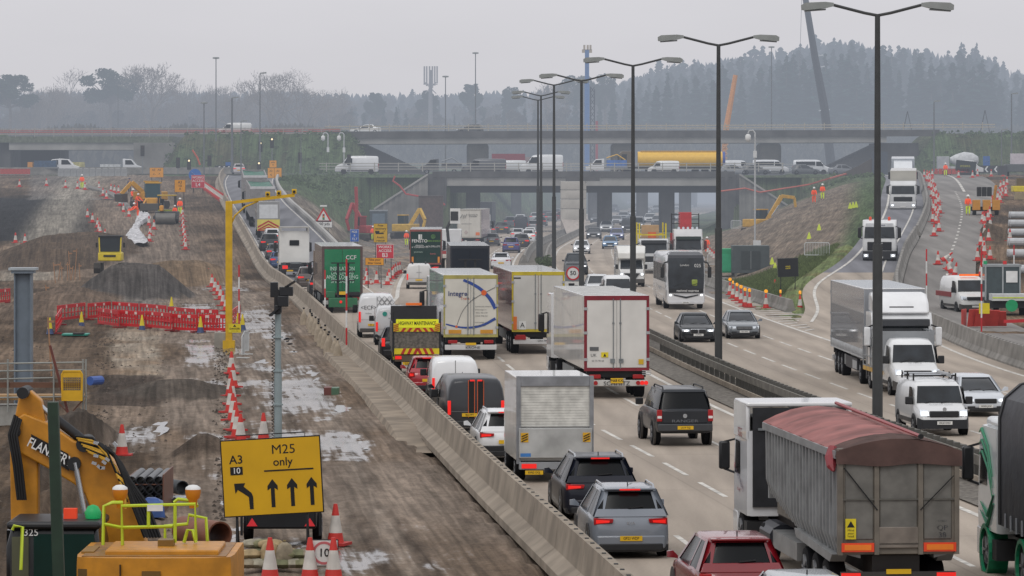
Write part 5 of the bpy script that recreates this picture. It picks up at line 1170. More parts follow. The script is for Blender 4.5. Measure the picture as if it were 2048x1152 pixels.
for s_ in (-1, 1): MB().box(s_*1.0-.2, -.06, .68, s_*1.0+.2, -.02, .82).build('tail_lamp', TAILON, t)
MB().box(-1.2, 5.8, .5, -.6, 9.5, .95).build('side_guard', TS, t); MB().tube((-.95, 9.3, .75), (-.95, 10.9, .75), .33, n=12).build('fuel_tank', M('#22242c', rough=.4), t)
tractor(t, 10.1, col='#d9dadc', Hh=3.25, screen=(2.0, 3.0), mcol='#1c1d20')
MB().box(-1.1, 13.3, 3.2, 1.1, 14.9, 3.6).build('painted_recess_shade', BLACK, t); MB().box(-1.12, 12.93, 1.2, 1.12, 12.99, 3.88).build('cab_back_panel', M('#25262a', noise=.4), t); MB().bar((-1.0,12.9,3.3),(1.0,12.9,3.3),.06).build('air_pipe', STEEL, t); t.scale = (1,1,.88)  # black block paints the dark inside of the hollow wind deflector
MB().box(-1.27, 13.0, 3.0, -1.17, 15.1, 3.97).box(1.17, 13.0, 3.0, 1.27, 15.1, 3.97).box(-1.27, 12.95, 3.9, 1.27, 15.0, 4.02).build('wind_deflector', paint('#dcdcdc'), t, bevel=.04)
txt('SGG', .34, M('#8c2430'), t, (-1.28, 14.0, 3.15), '-x'); txt('W. MATTHEWS', .24, M('#3a2c50'), t, (-1.28, 14.2, 1.9), '-x', rot=(PI/2, R(20), -PI/2)); txt('haulage', .16, M('#8c2430'), t, (-1.28, 14.2, 1.6), '-x')
# --- lorry with a dark sheeted body at the right edge
D = 83.0; t = thing('sheeted_lorry', 'dark arched lorry body with a white and green cab at the right edge', 'lorry', (12.95, D, 0), hd(90)*.85)
pr = [(-1.27,1.2),(1.27,1.2),(1.27,3.55),(1.15,4.0),(.8,4.3),(.3,4.42),(-.3,4.42),(-.8,4.3),(-1.15,4.0),(-1.27,3.55)]
DK = M('#2b2d33', rough=.5, noise=.3, ns=2, bump=.5)
MB().prism(pr, 'y', 0, 11.2).build('body_sheet', DK, t, smooth=30); MB().prism([(a*1.02, b_*1.006) for a, b_ in pr], 'y', 11.1, 11.3).build('front_hoop', BLACK, t, smooth=30)
for y in np.arange(.6, 11, .62): MB().box(-1.3, y, 1.16, -1.26, y+.06, 1.5).build('strap', M('#8a8d92'), t)
axles(t, [1.5, 2.9, 8.8]); chassis(t, .2, 14)
CG = paint('#cfd3d4'); cab(t, 11.7, 14.0, col='#cfd3d4', Hh=3.3, screen=(1.95,2.85)); GRN = M('#137a55', rough=.4)
for (z_, k_) in ((3.0,.5),(2.75,.35),(2.5,.2)):
    MB().path([(-1.262, 13.7, z_+.1),(-1.27, 13.3, z_+.2),(-1.27, 12.6, z_-.15),(-1.27, 12.1, z_-.8)], [.01,.05*k_+.02,.04*k_+.02,.01], 5).build('swirl_pattern', GRN, t)
for z_ in (1.3, 1.1): MB().path([(-1.265, 12.0, z_+.5),(-1.27, 12.6, z_),(-1.27, 13.5, z_+.25)], [.02,.05,.01], 5).build('swirl_pattern', GRN, t)
MB().ring(.5,.6,0,.45, axis='x', n=18).build('mudguard', GRN, t, loc=(-1.3, 8.8, .5)); MB().ring(.5,.6,0,.45, axis='x', n=18).build('mudguard', GRN, t, loc=(-1.3, 12.9, .5)); wheel(t, -1.24, 12.9, .5, .38)
MB().box(-1.2, 11.75, 3.25, 1.2, 13.2, 3.5).build('roof_fairing', CG, t, bevel=.1)
# --- pickup
p = P0(1370, 893); D = p['D']
t = thing('pickup_truck', 'dark grey pickup truck with a hard top in the middle lane', 'pickup', (p['x'], D, 0), p['rz'])
PG = paint('#2b2e33', .15); hw = .93; L = 5.35
MB().loft([body_ring(hw*w_, y_, z0, zt) for y_, zt, w_, z0 in [(0,1.16,.93,.5),(.03,1.2,.97,.45),(.1,1.22,.99,.42),(2.5,1.22,1,.4),(3.4,1.2,1,.38),(4.2,1.16,.99,.4),(5.1,1.02,.95,.42),(5.35,.8,.85,.5)]]).build('body', PG, t, smooth=35)
MB().loft([rrect(.86, .05, 3.9, 1.2, .14), rrect(.80, .2, 3.5, 1.55, .14), rrect(.72, .32, 3.1, 1.78, .12)]).build('cabin_glass', GLASS, t, smooth=30)
MB().loft([rrect(.74, .28, 3.15, 1.76, .12), rrect(.72, .32, 3.1, 1.83, .12), rrect(.6, .5, 2.9, 1.86, .12)]).build('roof', PG, t, smooth=50)
for s_ in (-1, 1):
    mb = MB()
    for y_ in (.06, 1.7, 2.7): mb.quad((s_*.872, y_, 1.2), (s_*.872, y_+.16, 1.2), (s_*.735, y_+.3, 1.78), (s_*.735, y_+.16, 1.78))
    splitf(mb, 'pillar', PG, t)
    wheel(t, s_*(hw+.05), .98, .4, .27); wheel(t, s_*(hw+.05), 4.3, .4, .27)
    for y_ in (.98, 4.3): MB().lathe([(.5,0),(.5,.07),(.42,.07),(.42,0)], (0,0,0), 'x', 18).build('wheel_arch', DKP, t, loc=(s_*(hw-.0)-.03, y_, .42))
    MB().box(s_*.84-.085, -.03, .82, s_*.84+.085, .06, 1.2).build('tail_lamp', TAIL, t, bevel=.015); MB().box(s_*.84-.07, -.036, .92, s_*.84+.07, -.03, 1.0).build('reverse_lamp', WHITE, t)
    MB().box(min(s_*.95, s_*1.2), 3.35, 1.2, max(s_*.95, s_*1.2), 3.5, 1.42).build('mirror', BLACK, t, bevel=.03)
    MB().path([(s_*.66,.5,1.84),(s_*.66,.6,1.92),(s_*.66,2.6,1.92),(s_*.66,2.8,1.84)], .025, 6).build('roof_rail', BLACK, t)
MB().box(-.9, -.12, .5, .9, .02, .74).build('bumper', M('#3a3c3f'), t, bevel=.03); MB().box(-.74, -.015, .76, .74, .03, 1.17).build('tailgate', PG, t, bevel=.02)
txt('RANGER', .13, M('#6d7075'), t, (0, -.02, .83), '-y', sx=1.75); MB().lathe([(.07,0),(.07,-.012)], axis='y', n=14).build('badge', CHROME, t, loc=(0, -.015, 1.0)); plate(t, 'LX19 TGJ', 0, -.125, .62)
# --- highway maintenance truck
D = 185; t = thing('maintenance_truck', 'tipper truck with a yellow HIGHWAY MAINTENANCE board and red chevrons', 'truck', (-4.15, D, 0), hd(D))
hw = 1.02; MB().box(-hw, .1, 1.0, hw, 3.4, 1.25).build('bed', M('#3d3e42'), t)
for s_ in (-1, 1):
    MB().box(s_*hw-.04, .1, 1.25, s_*hw+.04, 3.4, 2.35).build('mesh_side', M('#46413d', noise=.4, ns=6), t); MB().bar((s_*hw, 0, .9), (s_*hw, 0, 2.85), .08).build('post', BLACK, t)
    wheel(t, s_*(hw-.04), 1.1, .36, .36); wheel(t, s_*(hw-.04), 4.4, .36, .26); MB().box(s_*.8-.14, -.07, .78, s_*.8+.14, -.0, .92).build('tail_lamp', TAILON, t)
    h_ = MB().box(s_*.9-.11, -.09, 1.98, s_*.9+.11, -.05, 2.35).build('hazard_panel', YEL, t); mb = MB()
    for i in range(4): mb.bar((s_*.9-.1, -.095, 2.0+i*.08), (s_*.9+.1, -.095, 2.06+i*.08), .03)
    mb.build('hazard_stripe', M('#b32a1e'), h_)
MB().box(-hw, 3.3, 1.25, hw, 3.45, 3.0).build('headboard', M('#2c2c30'), t, bevel=.02); MB().box(-.9, 3.45, .5, .9, 5.3, 2.3).build('cab', M('#d8c83a'), t, bevel=.1)
MB().box(-.35, 3.2, 3.02, .35, 3.5, 3.12).build('light_bar', M('#d2641c', emit=.3), t)
MB().box(-hw+.05, -.02, 1.05, hw-.05, .03, 2.0).build('mesh_tailgate', M('#6a645c', noise=.5, ns=9), t)
s1 = MB().box(-.9, -.06, 2.15, .95, -.02, 2.52).build('sign_board', M('#dfe021', emit=.15), t); txt('HIGHWAY MAINTENANCE', .225, INK, s1, (.02, -.07, 2.34), '-y', sx=.6, bold=.003)
for z0, z1 in ((1.98, 2.14), (1.0, 1.25)):
    c_ = MB().box(-.78 if z0 > 1.5 else -.98, -.07, z0, .78 if z0 > 1.5 else .98, -.04, z1).build('chevron_board', YEL, t); mb = MB()
    for i in range(6):
        xx = -.7+i*.27; k_ = .12 if i < 3 else -.12; mb.quad((xx, -.075, z0), (xx+.13, -.075, z0), (xx+.13+k_, -.075, z1), (xx+k_, -.075, z1))
    mb.build('chevron_stripe', M('#b32a1e'), c_)
MB().box(-.95, -.02, .68, .95, .06, .96).build('bumper', M('#5d4f3f'), t); plate(t, 'YK20 ZZG', -.35, -.06, .60); MB().box(-.5, .2, .5, .5, 4.6, .95).build('chassis', BLACK, t)
# --- trailers further up the left carriageway
def forklift(t, y=-1.3, col='#2a6b48', s=1.0):
    f_ = MB(); FM = M(col, rough=.5); f_.box(-.9, y, .35, .9, y+.9, .95); b_ = f_.build('forklift_body', FM, t, bevel=.04)
    for x_ in (-.32, .32): MB().box(x_-.07, y+.15, .9, x_+.07, y+.3, 3.15).build('forklift_mast', BLACK, b_)
    for z_ in (2.0, 2.55, 3.1): MB().box(-.75, y+.05, z_, .75, y+.15, z_+.07).build('cross_bar', BLACK, b_)
    MB().box(-1.05, y+.2, .95, -.5, y+.9, 1.35).build('engine_cover', FM, b_, bevel=.03); MB().box(.45, y+.1, 1.1, 1.05, y+.8, 1.3).build('fork_carriage', BLACK, b_)
    for x_ in (-.75, .75): wheel(b_, x_*1.2, y+.5, .42, .28, rim=False)
    MB().lathe([(.09,0),(.09,-.03)], axis='y', n=10).build('tail_lamp', TAILON, b_, loc=(-.15, y-.01, .7)); plate(b_, '', .0, y-.02, 1.25, w=.5, h=.2)
D = 268; t = thing('articulated_lorry', 'green backed insulation trailer carrying a piggyback forklift', 'lorry', (-10.7, D, 0), along(SLc, D))
trailer(t, side='#6a5a50', door='#157a50', frame='#5c4a48', roof='#c9c9c7', top=4.15, fw=.14, curtain=True, lod=1)
txt('CCF', .36, WHITE, t, (.55, -.03, 3.45), '-y', bold=.01); txt('INSULATION\nDRYLINING\nAND FLOORING\nSPECIALISTS', .33, M('#b9d6c6'), t, (0, -.03, 2.35), '-y', bold=.01, line=.8, sx=.82); forklift(t); tractor(t, 12.2, lod=1, col='#6a5a50')
D = 278; t = thing('articulated_lorry', 'black box trailer with a pale roof ahead of the blue arc trailer', 'lorry', (-2.75, D, 0), hd(D))
trailer(t, side='#23262c', door='#1f2630', frame='#272c36', roof='#c9cac9', lod=1, top=4.0); forklift(t, col='#22252c'); MB().box(.82, -.03, 1.3, 1.0, 0, 1.6).build('sticker', M('#c9cc40'), t); MB().box(-1.05, -.03, 1.3, -.9, 0, 1.6).build('sticker', WHITE, t); tractor(t, 12.2, lod=1, col='#c9cacc', Hh=3.7)
MB().box(-1.6, 14.4, 1.9, -1.4, 14.6, 2.9).build('mirror', BLACK, t)
D = 352; t = thing('articulated_lorry', 'dark green trailer with white lettering above the white small van', 'lorry', (-7.15, D, 0), hd(D))
trailer(t, side='#24352f', door='#16342e', frame='#8c4a44', roof='#dcdcda', lod=1, top=4.0, fw=.05, W=2.6); txt('FENSTO', .36, WHITE, t, (-.5, -.03, 3.05), '-y', sx=1.0, bold=.008); txt('GREEN ENERGY', .18, M('#7aa84a'), t, (.62, -.03, 3.05), '-y'); txt('FENSTER\n& TOREBRIKETTS', .17, WHITE, t, (-.5, -.03, 2.6), '-y', line=.8); txt('HOLZPELLETS', .19, WHITE, t, (.62, -.03, 2.6), '-y')
txt('premium', .2, M('#9fb4a8'), t, (-.6, -.03, 2.15), '-y'); txt('kamin', .2, M('#c46a6a'), t, (.6, -.03, 2.0), '-y'); MB().lathe([(.2,-.02),(.15,-.02)], axis='y', n=16).build('emblem', M('#5d8a52'), t, loc=(.62,-.012,3.42)); MB().box(-.6,-.03,3.2,-.42,-.01,3.6).box(-.38,-.03,3.2,-.3,-.01,3.6).build('emblem', WHITE, t)
for s_ in (-1, 1): MB().box(s_*1.08-.08, -.04, 1.25, s_*1.08+.08, 0, 1.75).build('marker_board', M('#e08a2a'), t)
MB().box(.5,-.05,.72,1.0,0,.88).build('tail_lamp', TAILON, t); tractor(t, 12.2, lod=1, col='#dcdcdc')
D = 486; t = thing('articulated_lorry', 'white trailer with black letter logo and pinkish side near the lower bridge', 'lorry', (-4.9, D, 0), hd(D)-.03)
trailer(t, side='#a08488', door='#cfcbc2', frame='#a9a59c', roof='#b9b3a4', lod=1, top=4.35, W=2.75); txt('Renwick &\nSchneider', .24, INK, t, (.45, -.03, 3.65), '-y', line=.8); MB().bar((-1.05,-.03,3.35),(-.75,-.03,3.8),.16,.02).bar((-.72,-.03,3.35),(-.55,-.03,3.75),.16,.02).bar((-.52,-.03,3.4),(-.25,-.03,3.85),.12,.02).build('logo', INK, t)
MB().box(-.9,-.03,2.7,.3,0,2.73).build('rule_line', GT, t); MB().prism([(-.35,2.0),(-.1,1.75),(-.35,1.5),(-.6,1.75)], 'y', -.03, -.01).build('hazard_diamond', M('#b9aaa6'), t); MB().box(.75,-.03,1.4,1.2,0,1.75).build('marker_board', M('#e07a4a'), t); tractor(t, 12.2, lod=1)
# --- tractor unit without trailer
D = 350; t = thing('tractor_unit', 'white tractor unit without a trailer seen from behind', 'lorry', (-17.7, D, .1), along(SLc, D)+.02)
tractor(t, .8, col='#e2e1dc', Hh=3.75); MB().box(-.95, 1.6, 1.0, .95, 3.65, 1.15).build('deck', BLACK, t); MB().box(-.4, 3.5+.12, 2.55, .4, 3.68, 3.0).build('rear_window', GLASS, t, bevel=.03)
MB().box(-1.2, 3.2, 3.7, -1.08, 5.2, 4.05).box(1.08, 3.2, 3.7, 1.2, 5.2, 4.05).box(-1.2, 3.4, 4.0, 1.2, 5.4, 4.12).build('wind_deflector', M('#aaa8a2'), t)
for s_ in (-1, 1): MB().box(s_*1.0-.22, -.25, .7, s_*1.0+.22, -.15, .98).build('tail_lamp', TAILON if s_ < 0 else TAIL, t); MB().lathe([(.6,0),(.6,.4),(.52,.4),(.52,0)], axis='x', n=14).build('mudguard', BLACK, t, loc=(s_*1.05-.2, 1.4, .6))
MB().box(-1.2, -.15, .5, 1.2, .2, .68).build('bumper', BLACK, t); plate(t, '', -.6, -.2, .55); MB().lathe([(.45,0),(.45,.12)], n=14).build('coupling_plate', STEEL, t, loc=(0, 1.5, 1.1))
# --- lorries on the slip road
x, D, z = ramp(537, 477, zl); t = thing('box_truck', 'small box truck with red and yellow chevrons across its tail', 'truck', (x, D, z), along(SLc, D))
MB().box(-1.1, 0, 1.0, 1.1, 5.5, 3.6).build('cargo_box', paint('#8f8f8e'), t, bevel=.05); MB().box(-.9, -.03, 1.95, .9, 0, 3.3).build('shutter', M('#cfd1d2'), t)
c_ = MB().box(-1.1, -.06, .75, 1.1, -.01, 1.85).build('chevron_board', M('#d8c860'), t); mb = MB()
for i in range(4):
    for s_ in (-1, 1): mb.quad((0, -.07, 1.5-i*.3+.1), (0, -.07, 1.5-i*.3+.26), (s_*1.05, -.07, max(.78, 1.5-i*.3-.5+.2)), (s_*1.05, -.07, max(.76, 1.5-i*.3-.5)))
mb.build('chevron_stripe', M('#b02a22'), c_); axles(t, [1.2, 4.8], 2.15, .42, .3, 1); MB().box(-1.0, 5.5, .5, 1.0, 7, 2.6).build('cab', paint('#d0d0d0'), t, bevel=.1)
for px, py, rz_, lb in ((525, 455, 0, 'grey bulk lorry with a green roof net, lower one on the slip road'),(510, 428, 0, 'grey bulk lorry with a green roof net, upper one on the slip road')):
    x, D, z = ramp(px, py, zl); t = thing('bulk_lorry', lb, 'lorry', (x, D, z), along(SRc, D)-.02); t.rotation_euler.x = R(2.9)
    BG = M('#8a8888', rough=.6, noise=.2); MB().box(-1.27, 0, 1.1, 1.27, .15, 4.05).box(-1.27, .15, 1.1, -1.15, 13, 4.1).box(1.15, .15, 1.1, 1.27, 13, 4.1).box(-1.27, 12.9, 1.1, 1.27, 13, 4.1).build('body', BG, t)
    MB().loft([[(-1.2, y, 3.95+.05*math.sin(y*2)), (-.4, y, 3.85+.09*math.sin(y*3)), (.4, y, 3.88+.09*math.cos(y*2.3)), (1.2, y, 3.97)] for y in np.linspace(.1, 13, 24)], caps=False, closed=False).build('roof_net', M('#2f6b58', noise=.4, ns=4), t)
    MB().box(-1.28, -.02, 3.9, 1.28, .1, 4.15).build('top_rail', M('#c9c9c9'), t); axles(t, [1.6, 2.9, 4.3, 12.4], lod=1); MB().box(-1.2, -.02, .5, 1.2, .1, .7).build('rear_bar', BLACK, t); chassis(t, .3, 15); cab(t, 13.2, 15.4, lod=1, glow=False, col='#9a9da0')
for px, py, zf_, cl, kd, lb, w_ in ((545,488,zl,'#dfe0e2','hatch','white hatchback below the chevron truck',1.75),(540,503,zl,'#303237','suv','dark car with red lamps behind the white hatchback',1.8),(552,520,zl,'#42444a','hatch','grey hatchback in the slip road queue left of the tractor unit',1.78),(560,537,zl,'#2f4a78','hatch','blue hatchback in the slip road queue left of the tractor unit',1.75)):
    x, D, z = ramp(px, py, zf_); car('hatchback_car', lb, 'car', x, D, z, along(SLc, D), cl, kd, lod=1, W=w_)
for px, py, cl, kd, lb in ((619,578,'#4a403c','suv','brown estate car behind the tractor unit'),(645,592,'#2b2c30','suv','dark car half hidden behind the green backed trailer'),(664,602,'#8e9196','hatch','silver car nearly hidden by the green backed trailer')):
    x, D = G(px, py); car('estate_car', lb, 'car', x, D, 0, along(SLc, D), cl, kd, lod=1)
# --- rest of the left carriageway
p = P0(838, 578); t = van('small_van', 'dirty white small van with twin rear doors below the green trailer', 'van', p['x'], p['D'], rz=p['rz'], col='#cfcecb', L=4.6, Hh=1.9, W=1.9, lod=0, text=[('services', .12, 0, 1.25, GT)], rack=False); MB().box(-.55,.3,1.9,-.45,2.5,2.0).box(.45,.3,1.9,.55,2.5,2.0).build('roof_bar', BLACK, t)
def lc(px, py, col, kind, label, lod=1, W=None, name='estate_car', **k):
    x, D = G(px, py); return car(name, label, 'car', x, D, 0, hd(D), col, kind, lod=lod, W=W, **k)
lc(1002, 538, '#dcdde0', 'fast', 'white saloon car with a sloping back and a yellow plate beside the black trailer', 0, braked=False, name='saloon_car')
lc(1022, 506, '#3b3a78', 'suv', 'purple sports utility car in the left carriageway', 0, braked=False, name='sports_utility_car')
lc(983, 492, '#43454b', 'hatch', 'dark grey hatchback right of the white letter trailer', braked=False, name='hatchback_car')
lc(1042, 497, '#3c3a40', 'suv', 'dark car just ahead of the purple one'); lc(1035, 480, '#b9bbbd', 'hatch', 'silver car between the purple one and the white crossover', name='hatchback_car')
lc(1056, 486, '#d5d6d8', 'suv', 'white crossover car right of the silver one', name='crossover_car'); lc(1060, 478, '#d9dadb', 'hatch', 'white hatchback ahead of the white crossover', name='hatchback_car')
lc(1003, 468, '#34363b', 'suv', 'dark sports utility car left of the dark panel van', name='sports_utility_car'); lc(977, 470, '#5a5c5c', 'hatch', 'greenish grey car close by the white letter trailer', name='hatchback_car')
x, D = G(1042, 464); van('panel_van', 'dark panel van left of the lamp poles under the lower bridge', 'van', x, D, rz=hd(D), col='#3a3d45', Hh=2.2, lod=2, brk=False)
x, D = G(1100, 444); car('sports_utility_car', 'grey car passing under the lower bridge left of the pier', 'car', x, D, 0, hd(D), '#5a5b5d', 'suv', lod=2)
x, D = G(1122, 440); car('hatchback_car', 'red car passing under the lower bridge close to the pier', 'car', x, D, 0, hd(D), '#a0262c', 'hatch', lod=2)
x, D = G(898, 520); t = thing('recovery_truck', 'white crane truck between the green trailer and the letter trailer', 'truck', (x, D, 0), hd(D))
MB().box(-1.1, 0, .9, 1.1, 6, 1.2).build('bed', M('#8c8e90'), t); MB().box(-1.1, 5, 1.2, 1.1, 7.5, 3.0).build('cab', paint('#d8d8d8'), t, bevel=.1); MB().path([(.0,.5,1.2),(-.2,.8,3.2),(.5,1,4.6),(.7,1,4.0)], .16, 6).build('crane_arm', BLACK, t); MB().box(.1,.3,3.6,1.1,.5,5.1).build('board', WHITE, t); MB().box(-1.1,-.05,.6,1.1,.05,.9).build('bumper', M('#a02a28'), t); axles(t, [1.2, 5.8], 2.3, .45, .3, 1)
MB().box(.15,.25,3.9,.9,.3,4.8).build('board_mark', BLACK, t)
x, D = G(976, 455); t = thing('box_truck', 'dark truck half hidden behind the white letter trailer', 'truck', (x-.6, D, 0), hd(D)); MB().box(-1.2, 0, 1, 1.2, 8, 3.9).build('cargo_box', M('#3a3c42'), t); axles(t, [1.5, 6.5], lod=1); MB().box(-1.1, 8, .6, 1.1, 10, 3.2).build('cab', M('#303238'), t)
# ================================================================ right carriageway, fronts
def rc(px, py, col, kind, label, lod=0, name='saloon_car', zf_=None, **k):
    x, D = G(px, py); return car(name, label, 'car', x, D, 0, hd(D), col, kind, face='front', lod=lod, **k)
rc(1397, 685, '#1d2226', 'saloon', 'black saloon with kidney grille and lit headlights', 0, grille='kidney', pl='LT69 FSO', W=1.87, Hh=1.48)
rc(1489, 678, '#6c7278', 'saloon', 'grey saloon with a broad chrome grille', 0, grille='chrome', pl='YG11 XAA', W=1.79, Hh=1.46, glow=False)
rc(1972, 834, '#c2c7cd', 'hatch', 'pale silver hatchback at the right edge behind the white van', 0, pl='WH05 JXW', name='hatchback_car', W=1.74, Hh=1.46)
p = P0(1889, 873); t = van('small_van', 'white van with dark bumper and roof rack nearest on the right side', 'van', p['x'], p['D'], rz=p['rz'], col='#dfe0e1', face='front', L=4.4, W=1.83, Hh=1.86, hood=.80, pl='HK20 OHO', rack=True, bumpc='#24262a')
for yy in (.18,.45): MB().path([(-.7,4.4*yy,1.98),(.75,4.4*yy,1.98)], .035, 6).build('ladder_tube', CHROME, t)
MB().tube((-.45,1,2.02),(-.45,3,2.02),.07,n=8).build('roof_pipe', M('#9a9c9e'), t); MB().box(-.92,1.2,1.0,-.918,2.2,1.7).build('graphic', INK, t)
txt('PLUMBCARE GROUP', .09, GT, t, (0, 4.4*.86, 1.06), rot=(R(25), 0, PI)); MB().lathe([(.07,0),(.07,.02)], axis='y', n=12).build('badge', CHROME, t, loc=(0, 4.42, .92))
p = P0(1836, 793); t = van('dropside_truck', 'white pickup lorry with caged sides behind the nearest street lamp', 'truck', p['x'], p['D'], rz=p['rz'], col='#dedfdf', face='front', L=5.2, W=2.0, Hh=2.25, hood=.80, pl='')
txt('PJR CRANE', .11, GT, t, (0, 5.2*.87, 1.30), rot=(R(28), 0, PI)); cg = M('#8a8d90', rough=.4)
for s_ in (-1, 1):
    for z_ in (.95, 1.35, 1.75, 2.15, 2.5): MB().bar((s_*1.08, -2.2, z_), (s_*1.08, 2.6, z_), .045).build('cage_rail', cg, t)
    for y_ in (-2.2,-1.2,-.2,.8,1.8,2.6): MB().bar((s_*1.08, y_, .8), (s_*1.08, y_, 2.55), .05).build('cage_post', cg, t)
    wheel(t, s_*1.0, -1.0, .34, .3)
MB().box(-1.1, -2.2, .75, 1.1, 2.6, .95).build('bed', M('#c9a04a', rough=.6), t); MB().box(-1.1, 2.5, .9, 1.1, 2.62, 2.5).build('headboard', cg, t)
# articulated lorry with grey curtain
Dn = 174.5; ang = .01; t = thing('articulated_lorry', 'white cab lorry with a long plain grey curtain side merging from the slip road', 'lorry', (0,0,0), ang+PI-.005)
Lt = 16.4; t.location = (GX(1801, Dn) + math.sin(t.rotation_euler.z)*Lt - .1, Dn - math.cos(t.rotation_euler.z)*Lt, 0); 
t.rotation_euler.z = PI + .028; t.location = (GX(1806, Dn) + math.sin(t.rotation_euler.z)*Lt, Dn - math.cos(t.rotation_euler.z)*Lt, 0)
trailer(t, side='#8b8e93', door='#c9c9c9', roof='#e2e3e4', frame='#8b8e93', top=4.05, L=13.4, tri=True)
mb = MB(); 
for i in range(46): mb.bar((1.29, .4+i*.28, 1.2),(1.29, .54+i*.28, 1.5),.03).bar((1.29, .54+i*.28, 1.5),(1.29, .68+i*.28, 1.2),.03)
mb.box(1.275, .1, 1.12, 1.295, 13.3, 1.2).build('curtain_lacing', M('#b5b7b9'), t)
cab(t, 13.9, 16.4, Hh=3.15, col='#e0e1e2', screen=(1.75, 2.62), glow=False, visor='#3a3c40', mcol='#e0e1e2', text=[('TURN', .14, 2.0, WHITE)], grille_c='#191a1d')
MB().prism([(13.9,3.1),(16.1,3.1),(15.7,3.6),(15.1,3.92),(13.9,3.95)], 'x', -1.15, 1.15).build('roof_fairing', paint('#e4e5e6'), t, bevel=.12); MB().box(-.5, 15.62, 3.32, .5, 15.9, 3.4).build('fairing_slot', BLACK, t)
axles(t, [11.6, 15.0]); chassis(t, 10.5, 15.5); MB().box(1.1, 6, .5, 1.24, 10.5, 1.0).build('side_panel', M('#2e3036'), t); MB().box(1.11, 8.8, .55, 1.26, 10.4, .9).build('tool_locker', M('#a9abad'), t)
for s_, c_ in ((-1, TEAL), (1, BLU)): MB().lathe([(.08,0),(.08,.02)], axis='y', n=12).build('round_sticker', c_, t, loc=(s_*1.05, 16.42, 1.62))
# coach
D = 273; x = GX(1372, D); L = 12.5; t = thing('coach', 'white and black coach with London 025 on its destination display', 'coach', (0,0,0), PI+hd(D)+.0)
a_ = t.rotation_euler.z; t.location = (x + math.sin(a_)*L, D - math.cos(a_)*L, 0); hw = 1.27; Hc = 3.65
rings = []
for y, zt_, z0, w_ in ((0,3.4,.5,.96),(.2,3.6,.4,1),(3,3.65,.35,1),(11.2,3.65,.35,1),(11.9,3.62,.35,.99),(12.2,3.5,.35,.97),(12.42,2.9,.38,.95),(12.5,1.2,.4,.92)):
    h_ = zt_-z0; R_ = [(hw*w_*a, y, z0+h_*b_) for a, b_ in ((.9,0),(1,.06),(1,.8),(.97,.92),(.85,.985),(.5,1.0))]; rings.append(R_+[(-p_[0],p_[1],p_[2]) for p_ in reversed(R_)])
MB().loft(rings).build('body', paint('#dfe0e2', .3), t, smooth=35)
MB().loft([[(-1.13,12.58,1.35),(1.13,12.58,1.35),(1.13,12.3,1.35),(-1.13,12.3,1.35)],[(-1.17,12.54,2.2),(1.17,12.54,2.2),(1.17,12.2,2.2),(-1.17,12.2,2.2)],[(-1.14,12.47,3.0),(1.14,12.47,3.0),(1.14,12.0,3.0),(-1.14,12.0,3.0)],[(-1.05,12.28,3.5),(1.05,12.28,3.5),(1.05,11.9,3.5),(-1.05,11.9,3.5)]]).build('windscreen', GLASS2, t, smooth=60)
MB().loft([[(-1.2,12.42,3.06),(1.2,12.42,3.06),(1.2,11,3.02),(-1.2,11,3.02)],[(-1.12,12.3,3.5),(1.12,12.3,3.5),(1.12,11,3.6),(-1.12,11,3.6)],[(-.9,11.9,3.68),(.9,11.9,3.68),(.9,10.6,3.7),(-.9,10.6,3.7)]]).build('roof_cap', M('#3c3e44', rough=.3), t, smooth=50)
txt('London', .19, WHITE, t, (.1, 12.54, 2.86), '+y'); txt('025', .3, WHITE, t, (-.75, 12.54, 2.82), '+y'); txt('national express', .19, WHITE, t, (-.1, 12.6, 1.22), '+y', sx=1.15, bold=.006)
MB().box(-1.12, 12.44, 1.08, 1.12, 12.585, 1.36).build('front_panel', BLACK, t); MB().prism([(-.8,.92),(0,.72),(.8,.92),(.8,.98),(0,.84),(-.8,.98)], 'y', 12.45, 12.54).build('grille', BLACK, t); MB().box(-1.1,12.4,.36,1.1,12.53,.56).build('bumper', M('#cfd0d2'), t, bevel=.03)
for s_ in (-1, 1):
    h_ = MB().box(s_*1.0-.12, 12.35, .82, s_*1.0+.12, 12.5, 1.1).build('headlight', HEADL, t, bevel=.03); MB().box(s_*1.0-.07, 12.49, .88, s_*1.0+.07, 12.52, 1.0).build('lit_lamp', HEADON, h_)
    MB().box(s_*1.275-.012, .6, 1.75, s_*1.275+.012, 11.6, 2.9).build('side_window', GLASS, t); wheel(t, s_*1.26, 2.9, .5, .38); wheel(t, s_*1.26, 9.9, .5, .34)
    MB().path([(s_*1.1,12.2,3.1),(s_*1.4,12.45,3.0),(s_*1.52,12.5,2.7)], .05, 6).build('mirror_arm', BLACK, t); MB().box(s_*1.52-.12, 12.35, 2.05, s_*1.52+.12, 12.55, 2.75).build('mirror', BLACK, t, bevel=.05)
    for y_ in np.arange(1.5, 11, 1.5): MB().box(s_*1.285-.01, y_-.04, 1.75, s_*1.285+.01, y_+.04, 2.9).build('window_pillar', BLACK, t)
plate(t, 'BX73 UPU', 0, 12.54, .46, '+y'); MB().box(-.75, 12.44, 1.5, -.35, 12.585, 1.95).build('driver_vest', M('#8a9a3a', rough=.3), t, bevel=.08); MB().bar((.8,12.6,1.5),(.1,12.6,1.75),.03).bar((-.1,12.6,1.5),(-.8,12.6,1.7),.03).build('wiper', BLACK, t)
txt('coach travel', .5, M('#b9bbbd'), t, (1.29, 6.5, 1.3), '+x')
